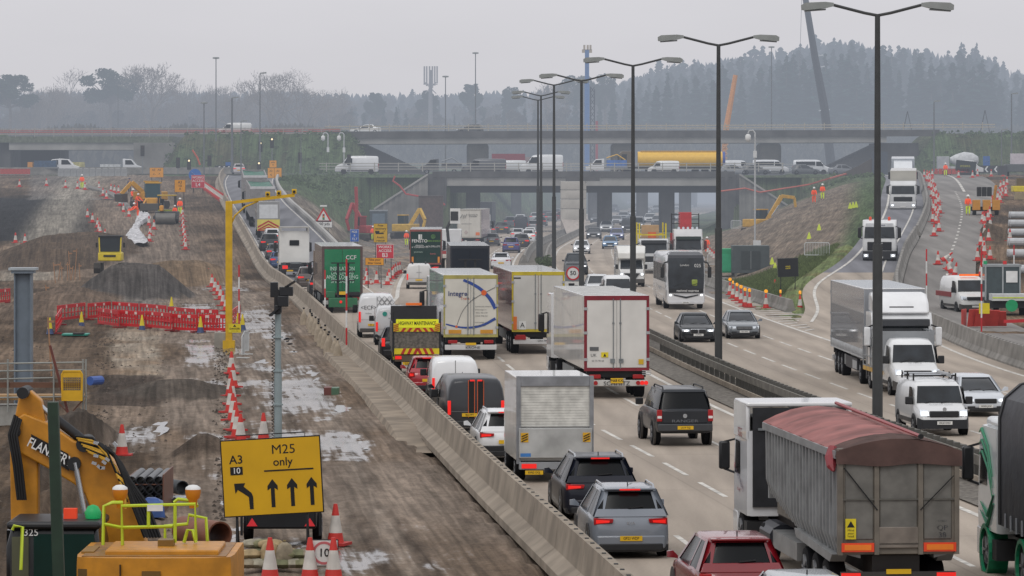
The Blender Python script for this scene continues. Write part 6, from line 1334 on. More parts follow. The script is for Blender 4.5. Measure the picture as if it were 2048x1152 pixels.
# white box van with luton head
D = 325; x = GX(1264, D); t = thing('box_van', 'white luton box van facing the camera behind the street lamp', 'van', (0,0,0), PI+hd(D)); a_ = t.rotation_euler.z; L = 6.4; t.location = (x+math.sin(a_)*L, D-math.cos(a_)*L, 0)
MB().loft([[(sx*1.1, 0, z_) for sx, z_ in ((-1,.7),(1,.7),(1,3.1),(-1,3.1))], [(sx*1.1, 4.2, z_) for sx, z_ in ((-1,.7),(1,.7),(1,3.1),(-1,3.1))],[(sx*1.1, 4.8, z_) for sx, z_ in ((-1,2.0),(1,2.0),(1,3.1),(-1,3.1))],[(sx*1.02, 5.5, z_) for sx, z_ in ((-1,2.15),(1,2.15),(1,2.6),(-1,2.6))]]).build('cargo_box', paint('#e2e1dc', .3), t, bevel=.06)
MB().loft([[(-1,3.9,.5),(1,3.9,.5),(.95,3.9,2.1),(-.95,3.9,2.1)],[(-1,4.9,.45),(1,4.9,.45),(.9,4.9,2.05),(-.9,4.9,2.05)],[(-1,5.6,.4),(1,5.6,.4),(.93,5.6,1.35),(-.93,5.6,1.35)],[(-.95,6.35,.4),(.95,6.35,.4),(.85,6.3,1.1),(-.85,6.3,1.1)]]).build('cab', paint('#dfdfdd', .3), t, smooth=30)
MB().quad((-.86,5.63,1.38),(.86,5.63,1.38),(.8,4.97,2.02),(-.8,4.97,2.02)).build('windscreen', GLASS2, t); MB().prism([(-.6,1.05),(.6,1.05),(.25,.6),(-.25,.6)], 'y', 6.2, 6.4).build('grille', BLACK, t); MB().box(-.95, 6.1, .3, .95, 6.42, .62).build('bumper', DKP, t, bevel=.04); plate(t, '', 0, 6.43, .6, '+y')
for s_ in (-1, 1):
    h_ = MB().box(s_*.78-.14, 6.15, .85, s_*.78+.14, 6.37, 1.08).build('headlight', HEADL, t, bevel=.03); MB().box(s_*.78-.08, 6.36, .9, s_*.78+.08, 6.39, 1.02).build('lit_lamp', HEADON, h_); wheel(t, s_*1.0, 1.2, .36, .3); wheel(t, s_*1.0, 5.5, .36, .24); MB().box(s_*1.12-.11,5.2,1.35,s_*1.12+.11,5.3,1.7).build('mirror', BLACK, t, bevel=.03)
x, D = G(1238, 612); van('panel_van', 'white low van left of the third street lamp with black bumper', 'van', x, D, rz=hd(D), col='#dcdddd', face='front', L=5.0, Hh=1.97, W=1.95, lod=1, bumpc='#25262a')
x, D = G(1199, 598); car('sports_utility_car', 'white car just right of the speed limit sign', 'car', x, D, 0, hd(D), '#d3d5d6', 'suv', face='front', lod=1)
rc(1153, 550, '#23282e', 'suv', 'black sports utility car behind the speed limit sign', 0, name='sports_utility_car', W=2.0, Hh=1.84, L=5.0); rc(1163, 508, '#dcdddf', 'saloon', 'white car with a black bonnet line above the black sports utility car', 1)
rc(1220, 498, '#4f7fa8', 'hatch', 'light blue hatchback in the right carriageway', 1, name='hatchback_car', W=1.8); rc(1233, 480, '#4a548c', 'hatch', 'darker blue hatchback ahead of the light blue one', 1, name='hatchback_car', W=1.85)
rc(1187, 478, '#33363a', 'hatch', 'dark grey hatchback left of the blue pair', 1, name='hatchback_car', W=1.9); rc(1212, 464, '#dedfe0', 'suv', 'white sports utility car nearest the lower bridge', 1, name='sports_utility_car', W=1.95)
x, D = G(1256, 466); van('panel_van', 'black van right of the fourth lamp pole', 'van', x, D, rz=hd(D), col='#3b3d44', face='front', lod=1, Hh=2.0); x, D = G(1276, 463); van('panel_van', 'grey van close behind the black van', 'van', x, D+6, rz=hd(D), col='#8e9196', face='front', lod=1, Hh=2.1)
for px, py, c_, lb in ((1299,447,'#a9abac','silver sports utility car leading the cluster right of the bridge piers'),(1315,452,'#8a8c8e','grey car in the cluster right of the bridge piers'),(1333,455,'#bfc0c0','pale silver van like car in front of the cluster'),(1345,444,'#8d9095','last grey car of the cluster by the red truck load')): rc(px, py, c_, 'suv', lb, 2, name='sports_utility_car', W=2.1)
for px, py, c_, lb, D_ in ((1200,432,'#53565a','dark car beyond the lower bridge, left one',0),(1225,425,'#3c3e42','dark van like car beyond the lower bridge, behind the pier',0),(1277,422,'#55585c','dark estate car far beyond the lower bridge',0),(1262,412,'#6d6f72','farthest grey car seen through the bridges',0)): rc(px, py, c_, 'suv', lb, 2, name='estate_car', W=2.3)
x, D = G(1384, 414); t = thing('box_truck', 'dark lorry far beyond the bridges at the bend', 'truck', (x, D, 0), PI+hd(D)); MB().box(-1.25, 0, 1, 1.25, 8, 3.8).build('cargo_box', M('#4c5058'), t); MB().box(-1.2, 8, .5, 1.2, 10, 3.3).build('cab', M('#555a62'), t); axles(t, [1.5,8.5], lod=1)
# bus like lorry and white MAN
D = 366; x = GX(1308, D); t = thing('flatbed_lorry', 'dark fronted lorry with yellow frames and pallets on its bed', 'lorry', (0,0,0), PI+hd(D)); a_ = t.rotation_euler.z; L = 12; t.location = (x+math.sin(a_)*L, D-math.cos(a_)*L, 0)
cab(t, 9.8, 12, Hh=3.0, col='#c9cbcc', screen=(1.75, 2.6), glow=False, lod=1, visor='#303236'); MB().box(-1.25, 0, 1.0, 1.25, 9.6, 1.3).build('bed', M('#555250'), t); axles(t, [1.5, 2.9, 10.8], lod=1)
MB().box(-.9, 11.9, 2.62, .9, 12.05, 2.9).build('name_board', M('#a9acae'), t)
for y_ in (3.0, 9.0):
    for s_ in (-1, 1): MB().bar((s_*1.15, y_, 1.3), (s_*1.15, y_, 4.3), .12).build('yellow_frame', YEL, t)
    MB().bar((-1.15, y_, 3.3), (1.15, y_, 3.3), .1).build('yellow_frame', YEL, t)
MB().box(-.7, 4, 3.0, .8, 5.5, 4.1).build('timber_pallet', M('#b99a72'), t); MB().box(-.9, 1.5, 1.3, .9, 8, 3.0).build('load', M('#6d5a52'), t); MB().box(-.4, 6.2, 3.0, .3, 6.6, 3.5).build('orange_load', M('#d86a3a'), t)
D = 371; x = GX(1377, D); t = thing('rigid_lorry', 'tall white lorry with a row of roof lamps and red load behind', 'lorry', (0,0,0), PI+hd(D)+.03); a_ = t.rotation_euler.z; L = 12; t.location = (x+math.sin(a_)*L, D-math.cos(a_)*L, 0)
cab(t, 9.6, 12, Hh=3.75, col='#dcdcdc', screen=(1.95, 2.85), glow=False, visor='#24352f', text=[('MAN', .22, 1.5, WHITE)], grille_c='#1f2124', mcol='#5a2c2c'); txt('bor-ting', .26, WHITE, t, (0, 11.98, 3.0), '+y')
for i in range(5): MB().lathe([(.11,0),(.11,.12)], axis='y', n=10).build('roof_lamp', HEADL, t, loc=(-.8+i*.4, 11.2, 3.85))
MB().box(-1.2, 0, 1.0, 1.2, 9.4, 1.3).build('bed', M('#555250'), t); axles(t, [1.5, 2.9, 10.6], lod=1); MB().box(-.5, 7, 1.3, .5, 9, 5.2).build('red_load', M('#b8383c'), t)
for s_ in (-1, 1): MB().box(s_*1.32-.1, 9.3, 2.6, s_*1.32+.1, 9.5, 3.4).build('red_panel', M('#b8383c'), t)
for z_ in (4.2, 4.6, 5.0): MB().bar((-1.2, 8.2, z_), (1.2, 8.2, z_), .06).build('ladder_rail', BLACK, t)
MB().bar((-1.2, 8.2, 1.3), (-1.2, 8.2, 5.1), .08).bar((1.2, 8.2, 1.3), (1.2, 8.2, 5.1), .08).build('ladder_rail', BLACK, t)
# slip road lorries, right
def rlorry(px, py, label, dt, **k):
    x, D, z = ramp(px, py, zr); t = thing('rigid_lorry', label, 'lorry', (0,0,0), PI+along(RLc, D)+dt); a_ = t.rotation_euler.z; L = 9.5; t.location = (x+math.sin(a_)*L, D-math.cos(a_)*L, z+.1); t.rotation_euler.x = R(-2)
    cab(t, 7.4, 9.5, **k); axles(t, [1.6, 2.9, 8.3]); chassis(t, .2, 9); return t
t = rlorry(1759, 522, 'white and black tipper lorry cresting down the entry slip road', .05, Hh=3.2, col='#dcdddd', screen=(1.9,2.75), grille_c='#16171a', text=[('SCANIA', .14, 1.55, WHITE)], style='dark', pl='')
MB().box(-1.2, 0, 1.1, 1.2, 7.2, 2.9).build('tipper_body', M('#4c4e52'), t, bevel=.03); MB().box(-1.0, 9.1, 2.75, 1.0, 9.35, 3.02).build('name_board', M('#d0d2d4'), t); txt('McCormack', .17, M('#2c2c60'), t, (0, 9.37, 2.88), '+y')
for s_ in (-.7, .7): MB().lathe([(.1,3.2),(.1,3.42),(.04,3.46)], n=10).build('beacon', M('#c0442a', emit=.3), t, loc=(s_, 8.2, 0))
t = rlorry(1806, 419, 'white box lorry with lit headlights halfway up the entry slip road', .0, Hh=2.95, col='#d5d6d6', screen=(1.7,2.5), grille_c='#1a1b1e', text=[('MAN', .16, 1.5, SILV)], lod=1)
MB().box(-1.25, 0, 1.0, 1.25, 7.2, 3.9).build('cargo_box', paint('#b5b2a8'), t, bevel=.03)
x, D, z = ramp(1805, 396, zr); t = rlorry(1806, 388, 'pale curtain lorry higher up the slip road behind the box lorry', 0, Hh=3.0, col='#c9cccf', screen=(1.8,2.5), lod=1, glow=False)
MB().box(-1.25, 0, 1.0, 1.25, 7.2, 4.0).build('cargo_box', paint('#a9afb6'), t, bevel=.03); MB().prism([(7.3,3.0),(9.0,3.0),(8.2,3.7),(7.3,3.8)], 'x', -1.0, 1.0).build('roof_fairing', paint('#dfe2e5'), t)
# ================================================================ works, signs, people
# ---- cones
ORC = M('#c8342c', rough=.6, noise=.15); CW = M('#cfcac2', rough=.6, noise=.2)
def cone_proto(label, h=.75, lamp=False, base='#b3302c', name='traffic_cone'):
    t = thing(name, label, 'traffic cone', (0, -60, 0)); k = h/.75
    MB().box(-.24*k, -.24*k, 0, .24*k, .24*k, .05*k).build('base', M(base, rough=.7), t)
    mb = MB(); r0, r1 = .165*k, .035*k
    def rr_(u): return r0+(r1-r0)*u
    for a, b_, mi in ((.05,.30,0),(.30,.72,1),(.72,1,0)): mb.lathe([(rr_(a),h*a),(rr_(b_),h*b_)], n=12, mi=mi)
    mb.build('cone_body', [ORC, CW], t, smooth=50)
    if lamp:
        MB().box(-.03,-.03,h,.03,.03,h+.08).build('lamp_bracket', BLACK, t); l_ = MB().lathe([(.02,-.05),(.12,-.05),(.12,.05),(.02,.05)], (0,0,0), 'y', 12).build('amber_lamp', M('#f0a21e', emit=.5), t, loc=(0,0,h+.17))
    return t
CP = cone_proto('red and white traffic cone standing alone by the black pipe bundle', 1.0); CL = cone_proto('', .95, True)
def gz_at(x, D):
    z = ground_z(x, D)
    if x < Mc(D) and SLc(D)-9.5 < x < SLc(D): z -= .06
    return z
usedc = set()
def cone(x, D, label, group=None, P=CP, z=None, s=1.0, tilt=0):
    z = (gz_at(x, D) if z is None else z)
    if P not in usedc: usedc.add(P); o = P; o.location = (x, D, z); o['label'] = label; o.scale = (s,s,s)
    else: o = dup(P, (x, D, z), random.uniform(0, 1.5), label, s)
    if group: o['group'] = group
    elif 'group' in o: del o['group']
    if tilt: o.rotation_euler = (tilt, 0, random.uniform(0, 6))
    return o
def cpx(px, py, label, group=None, **k):
    side = px < 1100; zf_ = zl if side else zr
    if (side and py > 557) or (not side and py > 590): x, D = G(px, py, 0)
    else: x, D, _ = ramp(px, py, zf_)
    return cone(x, D, label, group, **k)
cpx(244, 912, 'red and white traffic cone standing alone by the black pipe bundle')
for px, py, lb in ((540,1160,'foreground cone left of the ten sign, before the sandbags'),(620,1160,'foreground cone touching the left side of the ten sign'),(667,1160,'foreground cone overlapping the right side of the ten sign'),(671,1085,'slim cone just behind the ten sign'),(527,882,'cone beside the grey camera mast, above the big yellow sign'),(481,884,'cone poking up behind the top left corner of the big yellow sign')): cpx(px, py, lb)
gC1 = 'cones down the left side of the haul road'
for px, py in ((463,745),(466,772),(461,790),(464,806),(461,822),(466,838),(471,858),(474,872)): cpx(px, py, 'cone in the tight row between works pad and haul road', gC1)
for px, py in ((408,545),(411,553),(417,560),(424,570),(430,580),(436,588),(441,598),(446,610),(452,620)): cpx(px, py, 'red and white cone in the row left of the yellow gantry', 'cones left of the yellow gantry')
for px, py in ((365,432),(366,442),(366,452),(367,461),(368,470),(370,480),(370,490),(371,498),(298,450),(308,458),(300,470),(299,482)): cpx(px, py, 'cone in the row on the works slope below the road roller', 'cones on the works slope below the roller')
for px, py in ((175,436),(185,445),(195,455),(198,463),(200,468),(210,478),(232,402),(240,412),(247,425),(258,434),(206,392),(222,384),(229,386),(237,387),(213,398),(39,374),(93,372),(131,376),(170,380),(155,378),(198,379),(31,486),(50,488),(188,515)): cpx(px, py, 'small cone scattered over the dark soil at the upper left', 'cones scattered over the upper left soil')
for i in range(22): 
    px = 402+i*2.5; py = 372+i*1.75; cpx(px, py, 'cone in the close row between works and exit slip road', 'cones closing off the exit slip road top')
for px, py, lb in ((775,570,'cone beside the litter sign legs'),(753,567,'cone in front of the litter sign')): cpx(px, py, lb)
for px, py in ((778,563),(784,557),(787,551),(791,545),(796,540),(800,537),(733,560),(735,569)): cpx(px, py, 'cone in the cluster right of the litter sign', 'cones clustered right of the litter sign')
for px, py in ((1460,590),(1466,597),(1474,602),(1482,607),(1490,613),(1499,615)): cone(*G(px, py), 'lamp topped cone in the tight row at the barrier end', 'lamp cones at the barrier end', P=CL, z=0)
for px, py, lb in ((1532,617,'lamp topped cone standing alone, first of three across the hatching'),(1561,618,'lamp topped cone standing alone in the middle of the hatching'),(1600,620,'lamp topped cone standing alone nearest the grey lorry')): cone(*G(px, py), lb, P=CL, z=0)
for px, py in ((1608,590),(1612,586),(1616,583)): cone(*G(px, py), 'lamp topped cone in the small group on the slip nose', 'lamp cones on the slip nose', P=CL, z=0)
cone(*G(1550,588), 'plain cone left of the black message sign legs', z=.05)
for px, py in ((1412,506),(1416,510),(1420,514),(1424,518),(1428,522),(1445,530),(1451,535),(1455,538)): cone(*G(px, py), 'cone in the row beside the works cabinets', 'cones beside the works cabinets', z=0)
gR = 'cones edging the works road on the right'
for i in range(26):
    u = i/25; cone(RBc(300+190*u)+RW(300+190*u)+.4+.3*math.sin(i*2.3), 300+190*u, 'cone in the long curving row edging the right works road', gR)
for i in range(30):
    D = 380+i*6.2; cone(RBc(D)+.9+.3*math.sin(i), D, 'cone on the line between entry slip road and works road', 'cones between entry slip road and works road')
for i in range(16):
    cone(RBc(520)+6+i*1.9+random.uniform(-.4,.4), 560+random.uniform(-14,12), 'cone in the heap at the top of the right works road', 'cones at the top of the right works road')
for i, (px, py) in enumerate(((1876,575),(1884,572),(1893,580),(1903,582),(1909,585),(1868,545),(1878,540),(1872,532),(1880,520))): x, D = G(px, py+10); cone(x, D, 'leaning or standing cone dumped behind the barrier', 'cones dumped behind the right barrier', z=gz_at(x, D)+.05, tilt=(0,.9,.5,-.4,.2,0,0,0,0)[i])
for px, py in ((2014,470),(1980,560),(1965,520),(2020,540)): x, D = G(px, py+20); cone(x, D, 'lone cone on the brown soil of the right works', 'lone cones on the right works soil')
# small bottles with bags along the ledge (row of pale bollard bases)
BGB = M('#a89a86', rough=.8, noise=.3)
for i in range(16):
    D = 203+i*3.0; x = SLc(D)-1.0+random.uniform(-.2,.2); t = thing('water_bottle_weight', 'pale dirty cone stored in the row against the concrete barrier', 'cone', (x, D, gz_at(x, D)), 0, 'pale cones stored against the barrier')
    MB().lathe([(.24,0),(.22,.35),(.12,.7),(.05,.8),(.04,.98)], n=10).build('body', BGB, t, smooth=50); MB().lathe([(.05,.93),(.07,1.02)], n=8).build('cap', BLACK, t)
# ---- signs
def frame_sign(name, label, px, pyc, D, wpx, hpx, board, border, cat='road sign', legs=True, tilt=0, zg=None, legcol=BLACK, th=.03, corner=.06, rzz=0):
    w_, h_ = wpx*D/F, hpx*D/F; zc = GZ(pyc, D); x = GX(px, D); zg = gz_at(x, D) if zg is None else zg
    t = thing(name, label, cat, (x, D, zg), rzz); zc -= zg
    b = MB().box(-w_/2, 0, -h_/2, w_/2, th, h_/2).build('board', board, t, loc=(0,0,zc), rot=(0,R(tilt),0))
    if border: 
        e = max(.02, w_*.012); MB().box(-w_/2-e, .01, -h_/2-e, w_/2+e, th+.02, h_/2+e).build('border', border, b)
    if legs:
        for s_ in (-1, 1): MB().bar((s_*w_*.36, .06, -.1), (s_*w_*.36, .06, zc), .05).bar((s_*w_*.36, .06, zc*.6), (s_*w_*.36, 1.0, 0), .04).build('leg', legcol, t)
    return t, b, w_, h_, zc
YB = M('#d3a308', rough=.5, noise=.08, ns=1.2)
t, b, w_, h_, zc = frame_sign('road_works_sign', 'big tilted yellow lane sign reading M25 only with four arrows', 544, 953, 100, 196, 150, YB, INK, tilt=-3.2)
k_ = w_/2.3
txt('M25', .31*k_, INK, b, (.30*k_, -.005, .62*k_), sx=1.05); txt('only', .27*k_, INK, b, (.27*k_, -.005, .33*k_), bold=.006); MB().box(-.18*k_, -.008, .12*k_, .98*k_, 0, .155*k_).build('rule_line', INK, b)
txt('A3', .28*k_, INK, b, (-.82*k_, -.005, .43*k_), bold=.008); n_ = MB().box(-.97*k_, -.008, .08*k_, -.68*k_, 0, .27*k_).build('number_panel', INK, b); txt('10', .19*k_, WHITE, n_, (-.825*k_, -.014, .175*k_), bold=.004)
for cx in (-.0, .46, .92):
    MB().prism([(cx-.045,-.72),(cx+.045,-.72),(cx+.045,-.27),(cx+.12,-.32),(cx+.12,-.22),(cx,-.06),(cx-.12,-.22),(cx-.12,-.32),(cx-.045,-.27)], 'y', -.008, 0).build('arrow_mark', INK, b)
MB().prism([(-.56,-.74),(-.47,-.74),(-.47,-.45),(-.50,-.36),(-.68,-.2),(-.64,-.12),(-.9,-.12),(-.88,-.36),(-.82,-.27),(-.57,-.45)], 'y', -.008, 0).build('arrow_mark', INK, b)
MB().path([(-.8,.05,.87),(-.8,.05,1.0),(.82,.05,1.0),(.82,.05,.87)], .015, 6).build('top_frame', BLACK, b)
t, b, w_, h_, zc = frame_sign('speed_limit_sign', 'square white ten sign with a faded red ring leaning low among the cones', 648, 1106, 94, 54, 50, PLATEW, INK, tilt=0)
MB().ring(w_*.34, w_*.43, 0, -.008, axis='y', n=28).build('ring_mark', M('#c2686c'), b); txt('10', w_*.42, INK, b, (0, -.012, 0), bold=.006)
def board_sign(label, px, pyc, D, wpx, hpx, col, lines, tc, size, border=WHITE, zg=None, **k):
    t, b, w_, h_, zc = frame_sign('works_sign', label, px, pyc, D, wpx, hpx, M(col, rough=.5), border, zg=zg, **k)
    for s_, f_, z_ in lines: txt(s_, h_*f_, tc, b, (0, -.006, h_*z_), bold=.004)
    return t, b, w_, h_
board_sign('red works access B3 sign between hatching and yellow litter sign', 770, 503, 345, 34, 27, '#c02a3c', [('WORKS',.27,.33),('ACCESS',.27,.05),('B3',.42,-.28)], WHITE, .3)
board_sign('orange sign asking drivers to take their litter home', 749, 523, 322, 36, 14, '#d8941e', [('Take your',.42,.25),('litter home',.42,-.22)], INK, .3, border=INK)
t, b, w_, h_ = board_sign('yellow free recovery await rescue sign with a truck symbol', 761, 466, 400, 27, 37, '#c9a024', [('Free\nrecovery',.17,.32),('Await\nrescue',.17,-.32)], INK, .2, border=INK, zg=0.2); MB().box(-.45,-.01,-.1,.3,0,.02).box(-.5,-.01,.0,-.1,0,.2).bar((.0,-.005,0),(.45,-.005,.22),.07,.01).build('truck_symbol', INK, b)
t, b, w_, h_ = board_sign('small blue route marker sign left of the yellow recovery sign', 709, 471, 420, 17, 24, '#2c5fb4', [('M25',.26,.3),('B',.22,0),('72.7',.26,-.3)], WHITE, .2, zg=.2)
D = 430; x = GX(647, D); t = thing('warning_sign', 'white and red triangular traffic light warning sign above a 160 yards plate', 'road sign', (x, D, 1.0)); zz = GZ(432, D)-1
MB().prism([(-.85,-.6),(.85,-.6),(0,.88)], 'y', 0, .04).build('red_triangle', RED, t, loc=(0,0,zz)); MB().prism([(-.58,-.45),(.58,-.45),(0,.55)], 'y', -.012, 0).build('white_triangle', PLATEW, t, loc=(0,0,zz))
MB().box(-.1,-.024,-.38,.1,-.012,.2).build('signal_symbol', INK, t, loc=(0,0,zz))
for z_, c_ in ((.1,RED),(-.08,AMBER),(-.27,M('#2c9a54'))): MB().lathe([(.075,-.025),(.075,-.035)], axis='y', n=12).build('signal_dot', c_, t, loc=(0,0,zz+z_))
b = MB().box(-.87, 0, -.34, .87, .04, .34).build('distance_plate', WHITE, t, loc=(0,0,GZ(448, D)-1)); MB().box(-.9, .01, -.37, .9, .05, .37).build('border', INK, b); txt('160 yds', .42, INK, b, (0,-.01,0), bold=.008)
for s_ in (-.5,.5): MB().bar((s_,.08,0),(s_,.08,zz),.07).build('leg', STEEL, t)
MB().box(-.35,0,zz+.95,.35,.1,zz+1.1).build('sign_light', WHITE, t)
# 50 sign with camera
D = 290; x = GX(1146, D); t = thing('speed_limit_sign', 'grey backed fifty speed limit sign above an average speed camera plate', 'road sign', (x, D, 0)); z1, z2, z3 = GZ(530, D), GZ(563, D), GZ(586, D)
b = MB().box(-.56, 0, z2, .56, .04, z1).build('grey_board', M('#7d8084'), t); MB().ring(.38, .48, -.01, -.025, (0,0,(z1+z2)/2), 'y', 28).build('red_ring', RED, t); MB().lathe([(.38,-.005),(.38,-.015)], (0,0,(z1+z2)/2), 'y', 28).build('white_disc', WHITE, t); txt('50', .42, INK, b, (0,-.03,(z1+z2)/2), bold=.01)
b = MB().box(-.56, 0, z3, .56, .04, z2-.02).build('camera_plate', PLATEW, t); MB().box(-.3,-.015,z2-.42,.1,0,z2-.12).bar((.12,-.01,z2-.27),(.35,-.01,z2-.27),.12,.01).build('camera_symbol', INK, b); txt('Average', .24, INK, b, (0,-.012,z2-.62), bold=.004); txt('speed check', .15, INK, b, (0,-.012,z2-.82)); MB().bar((0,.1,0),(0,.1,z1),.1).build('post', STEEL, t)
for px, pyc, D, wp, hp, lb, ls in ((313,345,560,27,19,'orange lane board behind the excavator at the top of the works slope',[('A3   A3',.3,.28),('<-   ^',.35,-.2)]),(360,372,470,21,24,'orange lane board tilted behind the road roller',[('A3',.3,.3),('10',.3,0),('^',.4,-.3)]),(546,328,590,14,14,'small orange sign above the twin orange boards',[('only',.3,.25),('^',.5,-.2)]),
        (542,346,580,13,20,'left twin of the pair of orange boards beside the bulk lorries',[('A3',.25,.2),('<',.4,-.2)]),(556,346,580,14,20,'right twin of the pair of orange boards beside the bulk lorries',[('A3',.25,.2),('^',.4,-.2)])):
    board_sign(lb, px, pyc, D, wp, hp, '#e0981e', ls, INK, .3, border=INK, zg=zl(D))
board_sign('red works access L4 sign at the head of the haul road', 396, 363, 520, 26, 25, '#c02a3c', [('WORKS',.26,.32),('ACCESS',.26,.05),('L4',.40,-.26)], WHITE, .3, zg=zl(520))
D = 545; t = thing('direction_sign', 'round blue keep right arrow sign behind the red L4 sign', 'road sign', (GX(390, D), D, zl(D))); zz = GZ(350, D)-zl(D)
MB().lathe([(.8,0),(.8,-.03)], axis='y', n=28).build('disc', M('#2c68b4'), t, loc=(0,0,zz)); MB().bar((-.45,-.05,.4),(.35,-.05,-.35),.2,.01).bar((.45,-.05,-.42),(-.1,-.05,-.42),.14,.01).build('arrow_mark', WHITE, t, loc=(0,0,zz)); MB().bar((0,.05,0),(0,.05,zz),.08).build('post', STEEL, t)
for px, D, w_, n_, lb in ((455,612,3.6,5,'black chevron board pointing left by the roundabout, left side'),(1972,612,3.6,3,'black chevron board pointing left behind the mixer lorry')):
    x = GX(px, D); t = thing('chevron_board', lb, 'road sign', (x, D, 8.2)); MB().box(-w_/2,0,.2,w_/2,.06,1.25).build('board', M('#2a2c30'), t)
    for i in range(n_): cx = -w_/2+.5+i*(w_-.9)/max(n_-1,1); MB().prism([(cx+.3,1.15),(cx+.08,1.15),(cx-.25,.72),(cx+.08,.3),(cx+.3,.3),(cx,.72)], 'y', -.012, 0).build('chevron_mark', WHITE, t)
    for s_ in (-1,1): MB().bar((s_*w_*.4,.1,0),(s_*w_*.4,.1,.4),.08).build('leg', STEEL, t)
for px, py, D, lb in ((458,334,612,'small blue arrow sign on a post before the green bank'),(1973,322,614,'blue arrow sign on the right bank above the chevrons')):
    t = thing('direction_sign', lb, 'road sign', (GX(px, D), D, 8.2)); zz = GZ(py, D)-8.2; MB().box(-.5,0,zz-.7,.5,.05,zz+.7).build('board', M('#2f5f9e'), t); MB().bar((-.3,-.01,zz),(.3,-.01,zz),.12,.01).build('arrow_mark', WHITE, t); MB().bar((0,.08,0),(0,.08,zz),.08).build('post', STEEL, t)
# traffic signals
def signal(px, py, D, label, zg=8.2):
    lit = '#ffe9b8' if 'lit' in label or 'glow' in label else '#3a2420'
    t = thing('traffic_signal', label, 'traffic light', (GX(px, D), D, zg)); zz = GZ(py, D)-zg
    MB().bar((0,.1,0),(0,.1,zz+.4),.12).build('post', STEEL, t); MB().box(-.28,-.05,zz-1.0,.28,.12,zz+.5).build('signal_head', BLACK, t)
    for i, c_ in enumerate((lit,'#2a2420','#20281f')): MB().lathe([(.14,0),(.14,-.02)], axis='y', n=12).build('lens', M(c_, emit=1.0 if i == 0 and lit[1] == 'f' else 0), t, loc=(0,-.06,zz+.25-i*.42))
for a in ((544,282,600,'tall traffic signal with a lit lamp on the green bank'),(521,290,602,'black traffic signal head left of the tall lit signal'),(378,325,590,'lit signal beside the blue arrow sign at the left'),(518,330,598,'low signal with a white glow left of the orange boards'),(419,318,600,'dark signal before the left green bank'),(285,298,596,'dark signal head by the left underpass wall'),(356,322,600,'dark signal between the two left lamp poles'),(600,312,604,'dark signal on the slim column of the green bank'),(698,316,606,'dark signal pair by the white van')): signal(*a)
# black message sign
t, b, w_, h_, zc = frame_sign('message_sign', 'black electronic message sign on thin legs standing on the grass', 1576, 535, 288, 40, 36, M('#1b1d22', rough=.4), M('#34373c'), zg=0, tilt=-2.0, th=.2); txt('MIND\nRAMP', .13, M('#c8b428', emit=.3), b, (0,-.01,0), name='lettering')
t2 = thing('sandbag_row', 'yellow and white sandbags under the black message sign', 'sandbags', (GX(1572, 285), 285, 0))
for i in range(7): MB().loft([[(-.3+a*.12,b_*.2,c_*.1+.1) for b_, c_ in ((-.6,-1),(.6,-1),(1,0),(.6,1),(-.6,1),(-1,0))] for a in (-1,0,2,4,5)]).build('sandbag', M('#c9c06a' if i % 2 else '#b9b7a8', noise=.3), t2, loc=(-1.1+i*.38,random.uniform(-.3,.3),0))
D = 590; t = thing('message_sign', 'big dark trailer sign standing before the mixer lorry on the right', 'road sign', (GX(1930, D), D, 8.1)); MB().box(-1.4,0,.5,1.4,.2,2.0).build('board', M('#222a2c'), t, rot=(0,R(6),0)); txt('WORKS', .4, M('#b9b43a'), t, (0,-.05,1.25)); MB().box(-.8,-.2,0,.8,.6,.4).build('trailer_base', BLACK, t)
# ---- yellow gantry
D = 217; x = GX(458, D); t = thing('height_gantry', 'yellow steel gantry pole with a cranked arm and three small cameras', 'gantry', (x, D, -.05)); zt = GZ(402, D)+.05; GY = M('#d0a614', rough=.5, noise=.15)
MB().box(-.17,-.17,.3,.17,.17,zt).build('pole', GY, t, bevel=.02); MB().bar((0,0,zt-.1),(3.35,0,zt+.30),.16).build('arm', GY, t); MB().path([(.1,0,zt-1.2),(.3,0,zt-.75),(.8,0,zt-.3),(1.5,0,zt-.0)], .05, 6).build('brace', GY, t)
MB().box(-.3,-.3,-.1,.3,.3,.35).build('foot_plate', GY, t); MB().box(-.75,-.1,-.1,.15,.9,.75).build('concrete_block', CONC, t, bevel=.03)
for dx in (1.98, 2.55, 3.33): c_ = MB().box(dx-.12,-.12,zt+.22+.1*(dx-2),dx+.12,.12,zt+.48+.1*(dx-2)).build('camera', GY, t, bevel=.03); MB().lathe([(.07,0),(.07,-.02)], axis='y', n=8).build('lens', INK, c_, loc=(dx,-.13,zt+.34+.1*(dx-2)))
dz = MB().box(-.02,-.2,.75,.62,-.18,1.2).build('danger_sign', YEL, t); txt('DANGER', .13, INK, dz, (.3,-.21,.95), bold=.003); MB().prism([(.22,1.05),(.38,1.05),(.3,1.17)], 'y', -.21, -.205).build('triangle_mark', INK, dz); txt('overhead cables', .055, INK, dz, (.3,-.21,.84))
